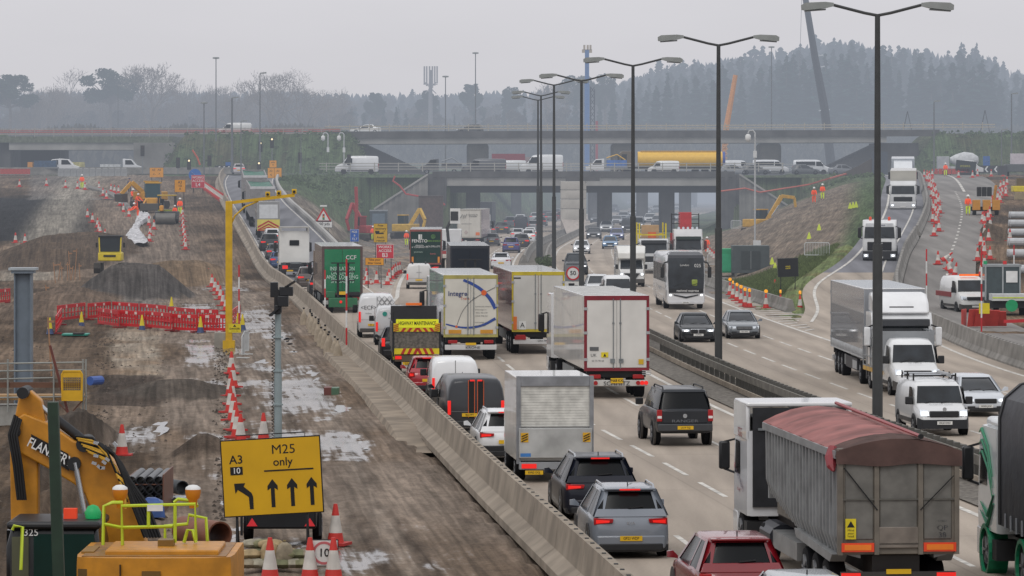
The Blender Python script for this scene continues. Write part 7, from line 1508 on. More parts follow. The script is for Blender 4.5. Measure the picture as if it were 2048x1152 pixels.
# ---- camera mast with coil cable
D = 140; x = GX(556, D); t = thing('lighting_mast', 'grey telescopic mast with black lamp heads and a coiled cable', 'lighting mast', (x, D, -.05)); zt = GZ(622, D)+.05; MG = M('#8d9a9c', rough=.5, noise=.1)
MB().tube((0,0,0),(0,0,zt*.55),.13,n=10).tube((0,0,zt*.55),(0,0,zt),.105,n=10).build('mast', MG, t, smooth=50)
for f_ in (.3,.55,.8): MB().lathe([(.17,0),(.17,.05)], n=10).build('collar', MG, t, loc=(0,0,zt*f_))
hb = MB().box(-.12,-.15,zt-.05,.12,.15,zt+.7).build('head_bracket', BLACK, t)
for a in (((-.25,-.1,zt+.45),(.0,.2,zt+.95)),((.05,-.2,zt+.5),(.5,.1,zt+.8)),((-.1,-.2,zt-.1),(.1,-.05,zt+.2)),((.0,-.25,zt+.15),(.35,.05,zt+.5))):
    MB().box(*a[0],*a[1]).build('flood_lamp', M('#202226', rough=.35), t, bevel=.02)
MB().bar((.2,-.1,zt+.75),(.6,-.25,zt+1.0),.16,.05).bar((-.25,-.2,zt-.15),(.05,-.3,zt+.1),.2,.06).build('lamp_visor', M('#202226', rough=.35), t)
pts = [(-.16+.05*math.cos(i*1.2), .05*math.sin(i*1.2), .2+i*.022) for i in range(int((zt-.4)/.022))]; MB().path(pts, .014, 4).build('coiled_cable', INK, t)
# ---- generator with sandbags behind the sign
D = 103; x = GX(562, D); t = thing('towed_generator', 'black towed generator with white panels and red triangles behind the yellow sign', 'generator', (x, D, 0))
MB().box(-.85,0,.35,.85,1.8,1.1).build('body', M('#1e2024', rough=.5), t, bevel=.05); MB().box(-.4,-.02,.75,.4,1.4,1.75).build('engine_cover', M('#2a2c30', rough=.5), t, bevel=.03)
for i in range(6): MB().box(-.36,-.05,.8+i*.1,.36,-.02,.83+i*.1).build('grille_slat', INK, t)
for s_ in (-1,1):
    MB().box(s_*.55-.14,-.02,.85,s_*.55+.14,1.3,1.6).build('side_panel', WHITE, t); wheel(t, s_*.95, .9, .34, .22); MB().prism([(s_*.7-.13,.42),(s_*.7+.13,.42),(s_*.7,.62)], 'y', -.03, -.01).build('red_triangle', M('#d8323a', emit=.2), t); MB().box(s_*.95-.03,-.1,.2,s_*.95+.03,-.04,1.1).build('stabiliser', BLACK, t)
txt('50', .12, INK, t, (.55,-.03,1.35))
random.seed(3)
def sandbag(x, D, z, rz_, label, group, col, stand=False, s=1.0):
    t = thing('sandbag', label, 'sandbag', (x, D, z), rz_, group); mb = MB(); rings = []
    for a, w in ((-1,.35),(-.8,.8),(-.3,1),(.3,1.05),(.8,.8),(1,.3)):
        rings.append([(a*.30*s, b_*.2*w*s, c_*.11*w*s+.12) if not stand else (b_*.2*w*s, c_*.12*w*s, a*.3*s+.3) for b_, c_ in ((-.6,-.9),(.6,-.9),(1,-.1),(.7,.8),(0,1),(-.7,.8),(-1,-.1))])
    mb.loft(rings); mb.build('bag', M(col, rough=.9, noise=.3, ns=6, bump=.3), t, smooth=60); MB().box(-.03,-.03,.0,.03,.03,.03).build('tie', M('#8a7a52'), t, loc=(.31 if not stand else 0, 0, .1 if not stand else .62))
for i in range(19):
    r_ = i//8; k_ = i % 8; c_ = ('#8f8470','#9a9482','#7c7a5c','#a38f6c','#6f7054')[i % 5]
    sandbag(GX(497+k_*15.5+r_*6, 97)+random.uniform(-.05,.05), 96.5+r_*.25+random.uniform(-.1,.1), .0+r_*.2, random.uniform(-.5,.5), 'dirty sandbag in the heap under the big yellow sign', 'sandbags heaped under the yellow sign', c_, stand=(i in (3,5)))
# ---- big excavator in the foreground
EB = CATY; D0 = 80.0; t = thing('crawler_excavator', 'big orange yellow excavator cut by the bottom left corner', 'excavator', (-6.75, D0, -.45))
ox = -6.75
def W(px, py, d=6.0): return ((px-1024)*(D0+d)/F-ox, d, GZ(py, D0+d)+.45)
cw = MB(); rings = []
for z_, g in ((.9,0),(1.1,.03),(2.0,.05),(2.15,-.02),(2.22,-.12)): rings.append([(x_*(1+g*.06), y_, z_) for x_, y_ in ((-1.5,.6),(-1.45,.1),(-1.0,-.12),(0,-.2),(1.0,-.12),(1.45,.1),(1.5,.6),(1.5,3.2),(-1.5,3.2))])
cw.loft(rings).build('counterweight', EB, t, smooth=35)
MB().box(-.95,.4,2.2,1.2,2.4,2.32).build('engine_hood', EB, t, bevel=.03); MB().box(-1.44,.8,2.22,-1.2,2.0,2.26).build('deck_plate', M('#8a6420'), t); MB().box(-.2,-.24,1.88,.15,-.14,1.98).build('lifting_lug', M('#6a4c18'), t)
MB().box(-.9,-.22,1.3,1.1,-.17,1.42).build('rear_slot', INK, t); MB().box(-.62,-.215,1.0,-.6,-.15,2.1).build('panel_seam', INK, t); MB().box(-1.42,.2,1.4,-1.2,.0,2.0).build('side_vent', M('#5c4418'), t); MB().box(-1.36,.1,2.19,1.36,3.1,2.235).build('top_edge', M('#8d601a', noise=.4, ns=5), t); MB().box(-.02,1.2,2.32,.28,1.6,2.44).build('latch', M('#7a5a1c'), t)
MB().box(-1.6,.3,-.1,-1.0,4.6,.9).box(1.0,.3,-.1,1.6,4.6,.9).build('track', M('#26221e', noise=.4), t, bevel=.15)
cx0, cx1 = (40-1024)*86/F-ox, (222-1024)*86/F-ox
cabm = MB(); cabm.loft([[(cx0,5.4,1.0),(cx1,5.4,1.0),(cx1,3.6,1.0),(cx0,3.6,1.0)],[(cx0,5.6,2.1),(cx1,5.6,2.1),(cx1,3.6,2.1),(cx0,3.6,2.1)],[(cx0+.1,5.3,2.5),(cx1-.05,5.3,2.5),(cx1-.05,3.7,2.5),(cx0+.1,3.7,2.5)]]); cabm.build('cab', M('#141518', rough=.25), t, bevel=.08)
MB().box(cx0+.02,3.5,2.44,cx1+.02,5.5,2.6).build('cab_roof', M('#1a1b1e', rough=.45), t, bevel=.06)
MB().box(cx0+.55,3.57,1.5,cx1-.1,3.6,2.35).build('cab_window', M('#12302c', rough=.1), t); MB().box(cx0-.02,3.9,1.3,cx0+.05,5.0,2.4).build('cab_window', GLASS, t)
MB().box(cx0+.12,3.565,1.0,cx0+.45,3.6,2.3).build('cab_window', M('#5a5c4a', rough=.15), t); txt('325', .2, WHITE, t, (cx0+.5,3.55,2.38))
MB().box(W(138,1030,4)[0]-.13,4.2,2.6,W(138,1030,4)[0]+.13,4.4,2.8).build('orange_beacon', M('#e0421e', emit=.2), t); MB().lathe([(.02,0),(.15,.03),(.17,.15),(.1,.27),(.02,.3)], n=12).build('green_beacon', M('#159a56', emit=.2), t, loc=(W(184,1030,4)[0],4.2,2.58), smooth=60)
# boom: outline polygon in the x-z plane, pushed in depth
def plate2(name, pts, d0, d1, mat=EB, bev=.03): return MB().prism([(W(px,py,(d0+d1)/2)[0], W(px,py,(d0+d1)/2)[2]) for px, py in pts], 'y', d0, d1).build(name, mat, t, bevel=bev)
plate2('boom', [(300,1120),(285,1040),(262,985),(236,930),(205,898),(150,880),(100,845),(52,825),(30,840),(28,880),(45,905),(100,935),(150,965),(172,985),(190,1030),(212,1100),(225,1140)], 6.0, 6.65)
plate2('stick', [(40,792),(62,780),(84,800),(95,850),(78,905),(78,1050),(74,1155),(30,1160),(24,1050),(22,905),(28,850)], 6.15, 6.55)
MB().tube(W(48,782,6.3), W(110,838,6.3), .055, n=10).build('cylinder_rod', CHROME, t, smooth=60); MB().tube(W(104,832,6.3), W(172,885,6.3), .1, n=10).build('cylinder_barrel', BLACK, t, smooth=60)
MB().tube(W(150,925,5.9), W(172,1040,5.9), .06, n=10).build('cylinder_rod', CHROME, t, smooth=60); MB().tube(W(170,1035,5.9), W(182,1100,5.9), .12, n=10).build('cylinder_barrel', BLACK, t, smooth=60)
for px, py, r_ in ((50,784,.12),(152,925,.14),(172,886,.16),(34,862,.12)): MB().lathe([(r_,-.45),(r_,.45)], axis='y', n=12).build('pivot_pin', BLACK, t, loc=W(px,py,6.3))
nb = MB().add([W(62,868,5.93),W(64,893,5.93),W(138,942,5.93),W(137,908,5.93)], [(0,1,2,3)]).build('name_plate', INK, t); a_ = math.atan2(-(918-881), (137-62)); txt('FLANNERY', .28, WHITE, nb, W(100,905,5.88), rot=(PI/2, -a_*1.0, 0), sx=.72, bold=.01)
random.seed(12)
for i in range(9):
    o_ = i*6.5; MB().path([W(150+o_*.5,872+o_*.6,5.85),W(185+o_*.8,876+o_,5.8),W(215+o_*.5,905+o_,5.75),W(232+o_*.35,945+o_*.8,5.7),W(262-o_*.2,965+o_,5.75)], .026, 6).build('hydraulic_pipe', M('#e8b84a', rough=.35) if i % 3 else INK, t, smooth=60)
for i in range(4): MB().path([W(30+i*4,830+i*3,5.95),W(18+i*5,870,5.8),W(28+i*5,930,5.8),W(36+i*5,1000,5.85)], .03, 6).build('hose', INK, t, smooth=60)
for i in range(6): MB().path([W(185+i*6,880+i*3,5.9),W(228+i*3,908+i*4,5.8),W(250+i*2,960,5.7),W(265+i*6,1010,5.6),W(290+i*6,1075,5.5)], .038, 6).build('hose', INK, t, smooth=60)
for i in range(8): MB().box(-.05,-.05,-.03,.05,.05,.03).build('hose_fitting', CHROME, t, loc=W(185+random.uniform(0,50),885+random.uniform(0,60),5.75), rot=(0,random.random(),0))
LIM = M('#b9cc2c', rough=.4)
def rail(pts, name='handrail'): MB().path([W(*p_) for p_ in pts], .035, 6).build(name, LIM, t, smooth=60)
rail([(206,1090,1.5),(208,1012,1.5),(225,1005,1.5),(245,1005,1.6)]); rail([(245,1090,1.5),(243,1012,1.5),(390,1008,1.5),(392,1080,1.5)]); rail([(207,1048,1.5),(243,1055,1.5),(345,1053,1.5)]); rail([(350,1085,1.5),(350,1010,1.5)]); rail([(297,1055,1.5),(297,1010,1.5)])
rail([(348,1005,2.2),(356,998,2.2),(392,1003,2.2),(394,1012,2.0)]); rail([(330,1085,2.8),(330,1052,2.8),(375,1048,2.8),(378,1030,2.8),(412,1036,2.8),(415,1085,2.8)]); rail([(368,1085,1.8),(375,1060,1.8),(385,1060,1.8),(392,1085,1.8)])
rail([(25,1060,3.2),(28,1052,3.2),(45,1054,3.2),(42,1140,3.0)])
for px in (240, 386): 
    p_ = W(px, 985, 1.8); MB().lathe([(.07,-.3),(.09,-.14),(.13,-.1),(.15,.0),(.15,.06)], n=14).build('beacon', M('#b8701c', rough=.3, emit=.1), t, loc=p_, smooth=40); MB().lathe([(.15,.06),(.14,.1),(.08,.14),(.01,.15)], n=14).build('beacon_cap', WHITE, t, loc=p_, smooth=60)
MB().box(-.15,0,-.06,.15,.02,.06).build('label_plate', WHITE, t, loc=W(310,1016,1.45))
# ---- dark green post nearest the camera
t = thing('fence_post', 'dark green square post leaning across the orange excavator', 'post', (GX(128, 70), 70, -.3)); MB().loft([[(-.1,-.08,0),(.1,-.08,0),(.1,.08,0),(-.1,.08,0)],[(-.27,-.08,5.55),(-.09,-.08,5.55),(-.09,.08,5.55),(-.27,.08,5.55)]]).build('post', M('#1c3323', rough=.5, noise=.3), t, bevel=.015)
# ---- grey steel column, scaffold, gate
D = 160; t = thing('steel_column', 'blue grey steel column with a wide cap plate at the left edge', 'column', (GX(47, D), D, 0)); zt = GZ(540, D); BGc = M('#6f7a85', rough=.5, noise=.12)
MB().box(-.31,-.12,0,.31,.12,zt).box(-.33,-.3,0,-.27,.3,zt).box(.27,-.3,0,.33,.3,zt).build('shaft', BGc, t); MB().box(-.52,-.45,zt,.52,.45,zt+.09).build('cap_plate', M('#a3abb0', rough=.4), t); MB().box(-.42,-.4,zt-.12,.42,.4,zt).build('bearing_plate', BGc, t)
D = 150; x = GX(85, D); t = thing('scaffold_platform', 'scaffold tube railing and timber boards around the steel column foot', 'scaffold', (x, D, 0)); SC_ = M('#9b9d98', rough=.4, metal=.3)
for z_, a, b_ in ((GZ(727,D),-1.7,1.5),(GZ(742,D),-1.7,1.5),(GZ(758,D),-1.7,.4),(GZ(795,D),-1.7,1.6)): MB().tube((a,-.2,z_),(b_,-.2,z_+.05),.03,n=6).build('scaffold_tube', SC_, t)
for dx in (.42,1.45,1.55,-1.2): MB().tube((dx,-.2,0 if dx > 1 else .5),(dx,-.2,GZ(718,D)),.035,n=6).build('standard', SC_, t)
MB().box(-1.9,-.1,GZ(800,D),1.45,.9,GZ(790,D)).build('board_deck', M('#a8865c', rough=.8), t); MB().box(-2.6,0,-.1,-.35,1.5,GZ(812,D)).build('concrete_base', M('#9c9a94', noise=.2, rough=.9), t); MB().box(-1.7,-.15,GZ(775,D),1.4,-.05,GZ(764,D)).build('toe_board', M('#6b4a38'), t)
MB().bar((.6,-.3,0),(1.45,-.3,GZ(800,D)),.05).bar((1.4,-.25,0),(.5,-.25,GZ(800,D)),.05).build('diagonal_brace', M('#6a4636'), t); MB().bar((.3,-.3,GZ(690,D)),(1.1,-.3,GZ(860,D)),.09).build('rusty_brace', M('#6b3a30'), t)
g_ = thing('site_gate', 'yellow mesh gate on the scaffold platform', 'gate', (GX(144, D-.6), D-.6, GZ(800, D))); h_ = GZ(741,D)-GZ(800,D); MB().path([(-.34,0,0),(-.36,0,h_*.9),(-.3,0,h_),(.3,0,h_),(.36,0,h_*.9),(.34,0,0)], .035, 6).build('gate_frame', M('#d8a81c'), g_)
MB().box(-.34,-.01,0,.34,.01,h_*.35).build('gate_panel', M('#d8a81c'), g_); MB().box(-.34,-.01,h_*.8,.34,.01,h_).build('gate_panel', M('#d8a81c'), g_); mb = MB()
for i in range(9): mb.bar((-.3+i*.075,0,h_*.3),(-.3+i*.075,0,h_*.85),.012)
for i in range(8): mb.bar((-.34,0,h_*(.36+i*.06)),(.34,0,h_*(.36+i*.06)),.012)
mb.build('gate_mesh', M('#b8921c'), g_)
t = thing('blue_pipe_end', 'blue capped pipe end poking out beside the yellow gate', 'pipe', (GX(180, 160), 160, GZ(762,160))); MB().tube((0,0,0),(.35,.6,0),.17,n=12).build('pipe', M('#3a5aa0'), t)
# ---- pipes
PB = M('#26292e', rough=.35, noise=.2); 
t = thing('pipe_bundle', 'crate of stacked black pipes behind the excavator boom', 'pipes', (GX(290, 113), 113, -.05))
for i in range(4):
    for j in range(4):
        if j < 3 or i < 4: MB().ring(.098,.115,0,3.2, axis='y', n=14).build('pipe', PB, t, loc=(-.36+i*.24, 0, .12+j*.24))
MB().box(-.5,-.02,0,-.47,3.2,.9).box(.47,-.02,0,.5,3.2,1.0).box(-.5,.02,.72,.5,.05,.75).build('crate_frame', M('#6a4638'), t)
for px, py, r_, L_, a_, c_, lb in ((352,985,.17,1.5,1.1,'#26292e','loose black pipe lying beside the pipe bundle'),(365,990,.2,.8,.5,'#33373b','short black pipe end with an open mouth'),(440,1098,.33,1.9,.55,'#7a4a34','rusty steel pipe lying behind the excavator handrail')):
    x, D = G(px, py); t = thing('loose_pipe', lb, 'pipe', (x, D, r_), a_); MB().ring(r_*.88,r_,0,L_, axis='y', n=18).build('pipe', M(c_, rough=.6, noise=.3), t, smooth=40)
x, D = G(350,1005); t = thing('plastic_sheeting', 'crumpled clear plastic sheeting by the loose pipes', 'plastic sheet', (x, D, 0)); mb = MB(); g_ = [[(i*.12-.5, j*.2, .1+.12*mn.noise(Vector((i*.9,j*.9,2)))) for i in range(9)] for j in range(5)]; mb.loft(g_, caps=False, closed=False).build('sheet', M('#9ea2a6', rough=.3), t)
x, D = G(300,1035); t = thing('blue_bag', 'blue and white bag of pipe fittings beneath the pipe bundle', 'bag', (x, D, 0)); MB().loft([[(-.4,0,0),(.4,0,0),(.35,.5,0),(-.35,.5,0)],[(-.38,0,.35),(.36,0,.3),(.3,.5,.4),(-.3,.5,.35)],[(-.1,.1,.5),(.2,.1,.48),(.1,.4,.5),(-.1,.4,.5)]]).build('bag', M('#3c5a96', noise=.4), t, smooth=60)
x, D = G(660,785); t = thing('drain_box', 'small green and rust coloured box sunk at the puddle edge', 'box', (x, D, -.1)); MB().box(-.25,0,0,.05,1,.3).build('red_side', M('#6a3a34'), t); MB().box(.05,0,0,.35,1,.28).build('green_lid', M('#4a6a52'), t)
# ---- red plastic barriers
def red_barrier(px0, py0, px1, py1, label, group=None, col='#c41c22', post=None):
    x0, D0_ = G(px0, py0); x1, D1_ = G(px1, py1); L_ = math.hypot(x1-x0, D1_-D0_); a_ = math.atan2(D1_-D0_, x1-x0); z = gz_at(x0, D0_)
    t = thing('plastic_barrier', label, 'barrier', (x0, D0_, z), a_, group); RM_ = M(col, rough=.45, noise=.15)
    mb = MB(); mb.box(0,-.03,.78,L_,.03,1.0); mb.box(0,-.03,.1,L_,.03,.26); mb.box(.02,-.03,.2,.07,.03,.8); mb.box(L_-.07,-.03,.2,L_-.02,.03,.8); mb.box(.1,-.03,.48,L_-.1,.03,.54)
    n_ = 9
    for i in range(n_): xx = .1+(L_-.2)*i/(n_-1); mb.box(xx-.035,-.025,.2,xx+.035,.025,.8)
    mb.build('panel', RM_, t); MB().box(L_*.3-.12,-.05,.8,L_*.3+.12,-.03,.95).build('reflector', M('#d8c8c0'), t); MB().box(L_*.68-.12,-.05,.8,L_*.68+.12,-.03,.95).build('reflector', M('#d8c8c0'), t)
    for dx in (.2, L_-.2): MB().box(dx-.07,-.3,0,dx+.07,.3,.08).build('foot', M('#8a1a1e'), t)
gB_ = 'red plastic barriers across the works pad'
bl = [(196,650),(240,655),(291,657),(345,661),(398,662),(458,662)]
for i in range(5): red_barrier(*bl[i], bl[i+1][0]-3, bl[i+1][1]+1, 'red plastic pedestrian barrier in the front row across the works pad', gB_)
bk = [(176,640),(225,636),(280,640),(336,645),(393,650),(440,652)]
for i in range(5): red_barrier(*bk[i], bk[i+1][0]-4, bk[i+1][1], 'red plastic pedestrian barrier in the back row across the works pad', gB_)
red_barrier(115,645,170,638,'red plastic barrier at the left end beside the green board', None); red_barrier(112,668,123,650,'dark red barrier turned sideways at the left end of the row', None); red_barrier(455,660,480,640,'red plastic barrier at the right end by the gantry foot', None); red_barrier(-14,610,20,606,'red plastic barrier cut off at the left edge of the photo', None)
for px, py, lb in ((100,668,'yellow topped blue cone by the left barriers'),(163,655,'yellow and blue cone in front of the left barrier'),(284,662,'yellow and blue cone against the middle of the red barriers'),(401,663,'yellow and blue cone near the right end of the red barriers'),(343,620,'yellow and blue cone behind the red barriers'),(476,655,'yellow and blue cone by the danger sign'),(485,658,'second yellow and blue cone by the danger sign')):
    x, D = G(px, py); t = thing('marker_cone', lb, 'cone', (x, D, gz_at(x, D))); MB().lathe([(.22,0),(.2,.06),(.14,.3)], n=10).build('blue_base', M('#34466e'), t); MB().lathe([(.14,.3),(.05,.8),(.04,.9)], n=10).build('yellow_top', YEL, t)
x, D = G(150,672); t = thing('green_board', 'teal green plastic board lying on the ground beside the barriers', 'board', (x, D, gz_at(x, D)+.02)); MB().box(-.7,-.2,.0,.7,1.2,.1).build('board', M('#2c8a78'), t, bevel=.02); MB().box(-.1,-.25,.08,.5,.5,.14).build('handle_recess', INK, t)
# bales of white geotextile on the slope
x, D, z = ramp(272, 492, zl); t = thing('membrane_sheet', 'crumpled white membrane spilling down the works slope', 'sheet', (x, D, 0)); mb = MB(); rings = []
for j in range(26):
    u = j/25; DD = D+u*50; cx_ = GX(283-12*math.sin(u*5)-u*8, DD)-x; w_ = (.75+.3*math.sin(u*9))*(1-.3*u); zz = zl(DD)
    rings.append([(cx_+w_*(i/8-.5)*2, DD-D, zz+.25+.35*abs(mn.noise(Vector((i*.8,j*.9,1))))-(.25 if i in (0,8) else 0)) for i in range(9)])
mb.loft(rings, caps=False, closed=False).build('sheet', M('#c9c8ca', rough=.7, noise=.5, ns=2, bump=.8), t)
x, D, z = ramp(205, 400, zl); t = thing('membrane_sheet', 'small heap of white sheet near the dark soil edge', 'sheet', (x, D, z)); mb = MB(); mb.loft([[(i*.4-1.4,j*.6,.1+.4*abs(mn.noise(Vector((i,j,5))))) for i in range(8)] for j in range(6)], caps=False, closed=False).build('sheet', M('#c3c2c4', rough=.7, noise=.4), t)
# ---- concrete kerb of curved channel
kt = thing('channel_kerb', 'curved grey concrete channel sweeping across the upper works', 'kerb', (0,0,0)); pts = []
for px, py in ((180,378),(205,384),(225,392),(240,402),(252,414),(262,424)): x, D, z = ramp(px, py, zl); pts.append((x, D, z+.12))
MB().path(pts, .35, 6).build('kerb', M('#7f7c78', rough=.9), kt)
# ---- people
def skin_mesh(name, pts, edges, mat, sub=1):
    me = bpy.data.meshes.new(name); me.from_pydata([p_[:3] for p_ in pts], edges, []); o = bpy.data.objects.new('tmp', me); C.objects.link(o)
    s_ = o.modifiers.new('s', 'SKIN'); o.modifiers.new('u', 'SUBSURF').levels = sub
    for i, p_ in enumerate(pts): v = me.skin_vertices[0].data[i]; v.radius = (p_[3], p_[3]*(p_[4] if len(p_) > 4 else 1)); v.use_root = i == 0
    bpy.context.view_layer.update(); m2 = bpy.data.meshes.new_from_object(o.evaluated_get(bpy.context.evaluated_depsgraph_get())); bpy.data.objects.remove(o); m2.materials.clear(); m2.materials.append(mat); m2.shade_smooth(); m2.name = name; return m2
def pose(bend=0.0, arm=.25, stride=.1):
    hip = Vector((0,0,.93)); up = Vector((0, -math.sin(bend), math.cos(bend))); ch = hip+up*.34; nk = hip+up*.53; hd_ = nk+Vector((0,-math.sin(bend)*.14,.17))
    sh = [nk+Vector((s_*.19,0,-.04)) for s_ in (-1,1)]; el = [sh[i]+Vector((s_*.06,-arm*.3-bend*.1,-.27)) for i, s_ in enumerate((-1,1))]; hn = [el[i]+Vector((-s_*.02,-arm*.5-bend*.15,-.22)) for i, s_ in enumerate((-1,1))]
    kn = [Vector((s_*.11,-stride*s_*.6-.03,.48)) for s_ in (-1,1)]; an = [Vector((s_*.12,-stride*s_+.03,.08)) for s_ in (-1,1)]; to = [a+Vector((0,-.15,-.04)) for a in an]
    return dict(hip=hip, ch=ch, nk=nk, hd=hd_, sh=sh, el=el, hn=hn, kn=kn, an=an, to=to)
PM = {}
def person(px, py, zf_, label, bend=0, arm=.25, rz_=0, jacket=ORG, legs=HIVIS, hat='#e8e8e4', xD=None, s=1.0, stride=.1):
    k = (bend, arm, stride)
    if k not in PM:
        q = pose(*k); v = lambda p_, r_: (p_.x, p_.y, p_.z, r_)
        body = [v(q['hip'],.11), v(q['ch'],.12), v(q['nk'],.055), v(q['hd'],.1), v(q['hd']+Vector((0,-.01,.1)),.085)]; ed = [(0,1),(1,2),(2,3),(3,4)]
        for i in (0,1):
            b_ = len(body); body += [v(q['sh'][i],.055), v(q['el'][i],.04), v(q['hn'][i],.032), v(q['kn'][i],.06), v(q['an'][i],.042), v(q['to'][i],.04)]; ed += [(1,b_),(b_,b_+1),(b_+1,b_+2),(0,b_+3),(b_+3,b_+4),(b_+4,b_+5)]
        bm_ = skin_mesh('person', body, ed, SKIN)
        jk = [v(q['hip']+Vector((0,0,-.02)),.165), v(q['ch'],.175), v(q['nk'],.09)]; je = [(0,1),(1,2)]
        for i in (0,1): b_ = len(jk); jk += [v(q['sh'][i],.09), v(q['el'][i],.07), v(q['hn'][i]+Vector((0,0,.05)),.055)]; je += [(1,b_),(b_,b_+1),(b_+1,b_+2)]
        jm = skin_mesh('jacket', jk, je, ORG)
        tr = [v(q['hip'],.15)]; te = []
        for i in (0,1): b_ = len(tr); tr += [v(q['kn'][i]*.5+q['hip']*.5+Vector((.06*(-1,1)[i],0,0)),.105), v(q['kn'][i],.085), v(q['an'][i]+Vector((0,0,.05)),.07)]; te += [(0,b_),(b_,b_+1),(b_+1,b_+2)]
        tm = skin_mesh('trousers', tr, te, HIVIS); fb = MB()
        for i, s_ in enumerate((-1,1)):
            h_ = q['hn'][i]
            for f_ in range(4): fb.tube(h_+Vector((-.025+f_*.017,-.01,-.02)), h_+Vector((-.028+f_*.018,-.035,-.075+abs(f_-1.4)*.008)), .008, .006, 5)
            fb.tube(h_+Vector((-s_*.03,0,0)), h_+Vector((-s_*.05,-.04,-.03)), .009, .007, 5)
        PM[k] = (bm_, jm, tm, fb.mesh('fingers', SKIN, 60), q['hd'], q['an'])
    bm_, jm, tm, fm, hd_, an = PM[k]
    if xD: x, D, z = xD
    else: x, D, z = ramp(px, py, zf_)
    o = inst('person', bm_, None, (x, D, z), (0,0,rz_), (s,s,s)); tag(o, label, 'person')
    def c2(name, me, m_): 
        me2 = me.copy(); me2.materials.clear(); me2.materials.append(m_); return inst(name, me2, o)
    c2('jacket', jm, jacket); c2('trousers', tm, legs); inst('fingers', fm, o)
    MB().lathe([(.15,.0),(.135,.03),(.12,.1),(.06,.15),(.01,.16)], n=14).build('helmet', M(hat, rough=.4), o, loc=(hd_.x, hd_.y, hd_.z+.06), smooth=60)
    for a in an: MB().loft([[(-.05,.08,0),(.05,.08,0),(.045,.06,.12),(-.045,.06,.12)],[(-.06,-.08,0),(.06,-.08,0),(.05,-.03,.12),(-.05,-.03,.12)],[(-.05,-.2,0),(.05,-.2,0),(.045,-.18,.06),(-.045,-.18,.06)]]).build('boot', M('#2a2622'), o, loc=(a.x,a.y,a.z-.1), smooth=50)
    return o
person(164,378,zl,'person in orange coat and yellow trousers standing alone at the upper left', jacket=ORG, s=1.0)
person(272,418,zl,'person in all orange bending towards the ground, upper one of the pair', bend=.6, arm=.6, legs=ORG, rz_=.8); person(276,437,zl,'person in all orange stooping over the channel, lower one of the pair', bend=.8, arm=.8, legs=ORG, rz_=-.9); person(264,408,zl,'person in red orange coat crouching behind the stooping pair', bend=.5, arm=.7, legs=M('#4a4a5c'), rz_=.5)
person(360,430,zl,'person in orange coat and lime trousers right of the road roller', arm=.5); person(259,386,zl,'person in dark navy overalls walking behind the stooping pair', jacket=M('#3c3c58'), legs=M('#34344c'), hat='#30304a', stride=.2)
person(344,402,zl,'person in orange seated behind the glass of the road roller', xD=(GX(343,432), 436.4, zl(434)+.5), legs=ORG, bend=.1, s=.8)
person(813,492,lambda D: 0,'person in orange jacket and lime trousers on foot by the green trailer', stride=.12); person(747,452,lambda D: 0,'person in orange behind the yellow recovery sign', xD=(GX(746,520),520,.2))
person(1414,508,lambda D: 0,'person in all orange standing by the works cabinets', legs=ORG)
for px, py, D, lb in ((1628,404,470,'person in orange kneeling on the right bank'),(1645,397,478,'person in orange and lime standing on the right bank')): x = GX(px, D); person(px, py, zr, lb, xD=(x, D, max(ground_z(x, D), GZ(py, D)-.15)), bend=.3 if px < 1640 else 0, legs=ORG if px < 1640 else HIVIS)
person(1891,352,zr,'person in orange and yellow at the top of the right works road', xD=(GX(1891,570),570,zr(570))); person(1936,440,zr,'person in pink orange coat and lime trousers by the orange forklift', xD=(GX(1936,395),395,zr(395)), s=1.05)
# ---- machines, mid distance
def tracks(t, w, L_, r_=.42, mat=None):
    for s_ in (-1,1): MB().prism([(-L_/2+r_*.6,0),(L_/2-r_*.6,0),(L_/2,r_),(L_/2-r_*.5,2*r_),(-L_/2+r_*.5,2*r_),(-L_/2,r_)], 'x', s_*w/2-.28, s_*w/2+.28).build('track', mat or M('#3c3834', noise=.4, rough=.9), t)
def digger(name, label, px, py, D, z, col, rz_, arm_pts, s=1.0, cab_col='#2a3a44', counter=True):
    t = thing(name, label, 'excavator', (GX(px, D), D, z), rz_); t.scale = (s,s,s); B_ = M(col, rough=.5, noise=.2)
    tracks(t, 2.2, 3.8); MB().box(-1.25,-1.7,.95,1.25,1.5,1.9).build('upper_body', B_, t, bevel=.1); MB().box(-1.2,.1,1.2,-.3,1.5,3.0).build('cab', M(cab_col, rough=.2), t, bevel=.06); MB().box(-1.25,.05,2.95,-.25,1.55,3.08).build('cab_roof', B_, t)
    MB().box(-1.26,.25,1.9,-1.19,1.35,2.85).build('window', GLASS, t)
    for i in range(len(arm_pts)-1): MB().bar(arm_pts[i], arm_pts[i+1], .42-.08*i, .5-.1*i).build(('boom','stick','link')[min(i,2)], B_, t, bevel=.03)
    a = arm_pts[-1]; MB().prism([(-.6,-.9),(.5,-.8),(.6,0),(-.5,.1)], 'x', -.5, .5).build('bucket', M('#4a4540'), t, loc=a); MB().tube(Vector(arm_pts[0])+Vector((.25,.2,.2)), Vector(arm_pts[1])*.7+Vector(arm_pts[0])*.3+Vector((.3,0,-.2)), .07).build('ram', CHROME, t)
    return t
digger('crawler_excavator','dark red excavator working below the green bank', 738, 460, 525, .1, '#a03438', .5, [(0,1,1.6),(-1.2,2.2,4.6),(-2.6,1,2.6),(-2.4,.6,1.2)], cab_col='#7a2a30')
MB().path([(0,0,0),(.1,0,3),(.0,0,5.2)], .22, 6).build('raised_stick', M('#a03a3c'), C.objects['crawler_excavator.001'], loc=(-1.7,.2,1.5))
digger('crawler_excavator','yellow excavator beside the wing wall under the lower bridge', 812, 468, 540, .1, '#c9a23a', -.4, [(0,1,1.6),(1.2,1.6,3.8),(2.2,1,2.4),(2.0,.6,1.0)])
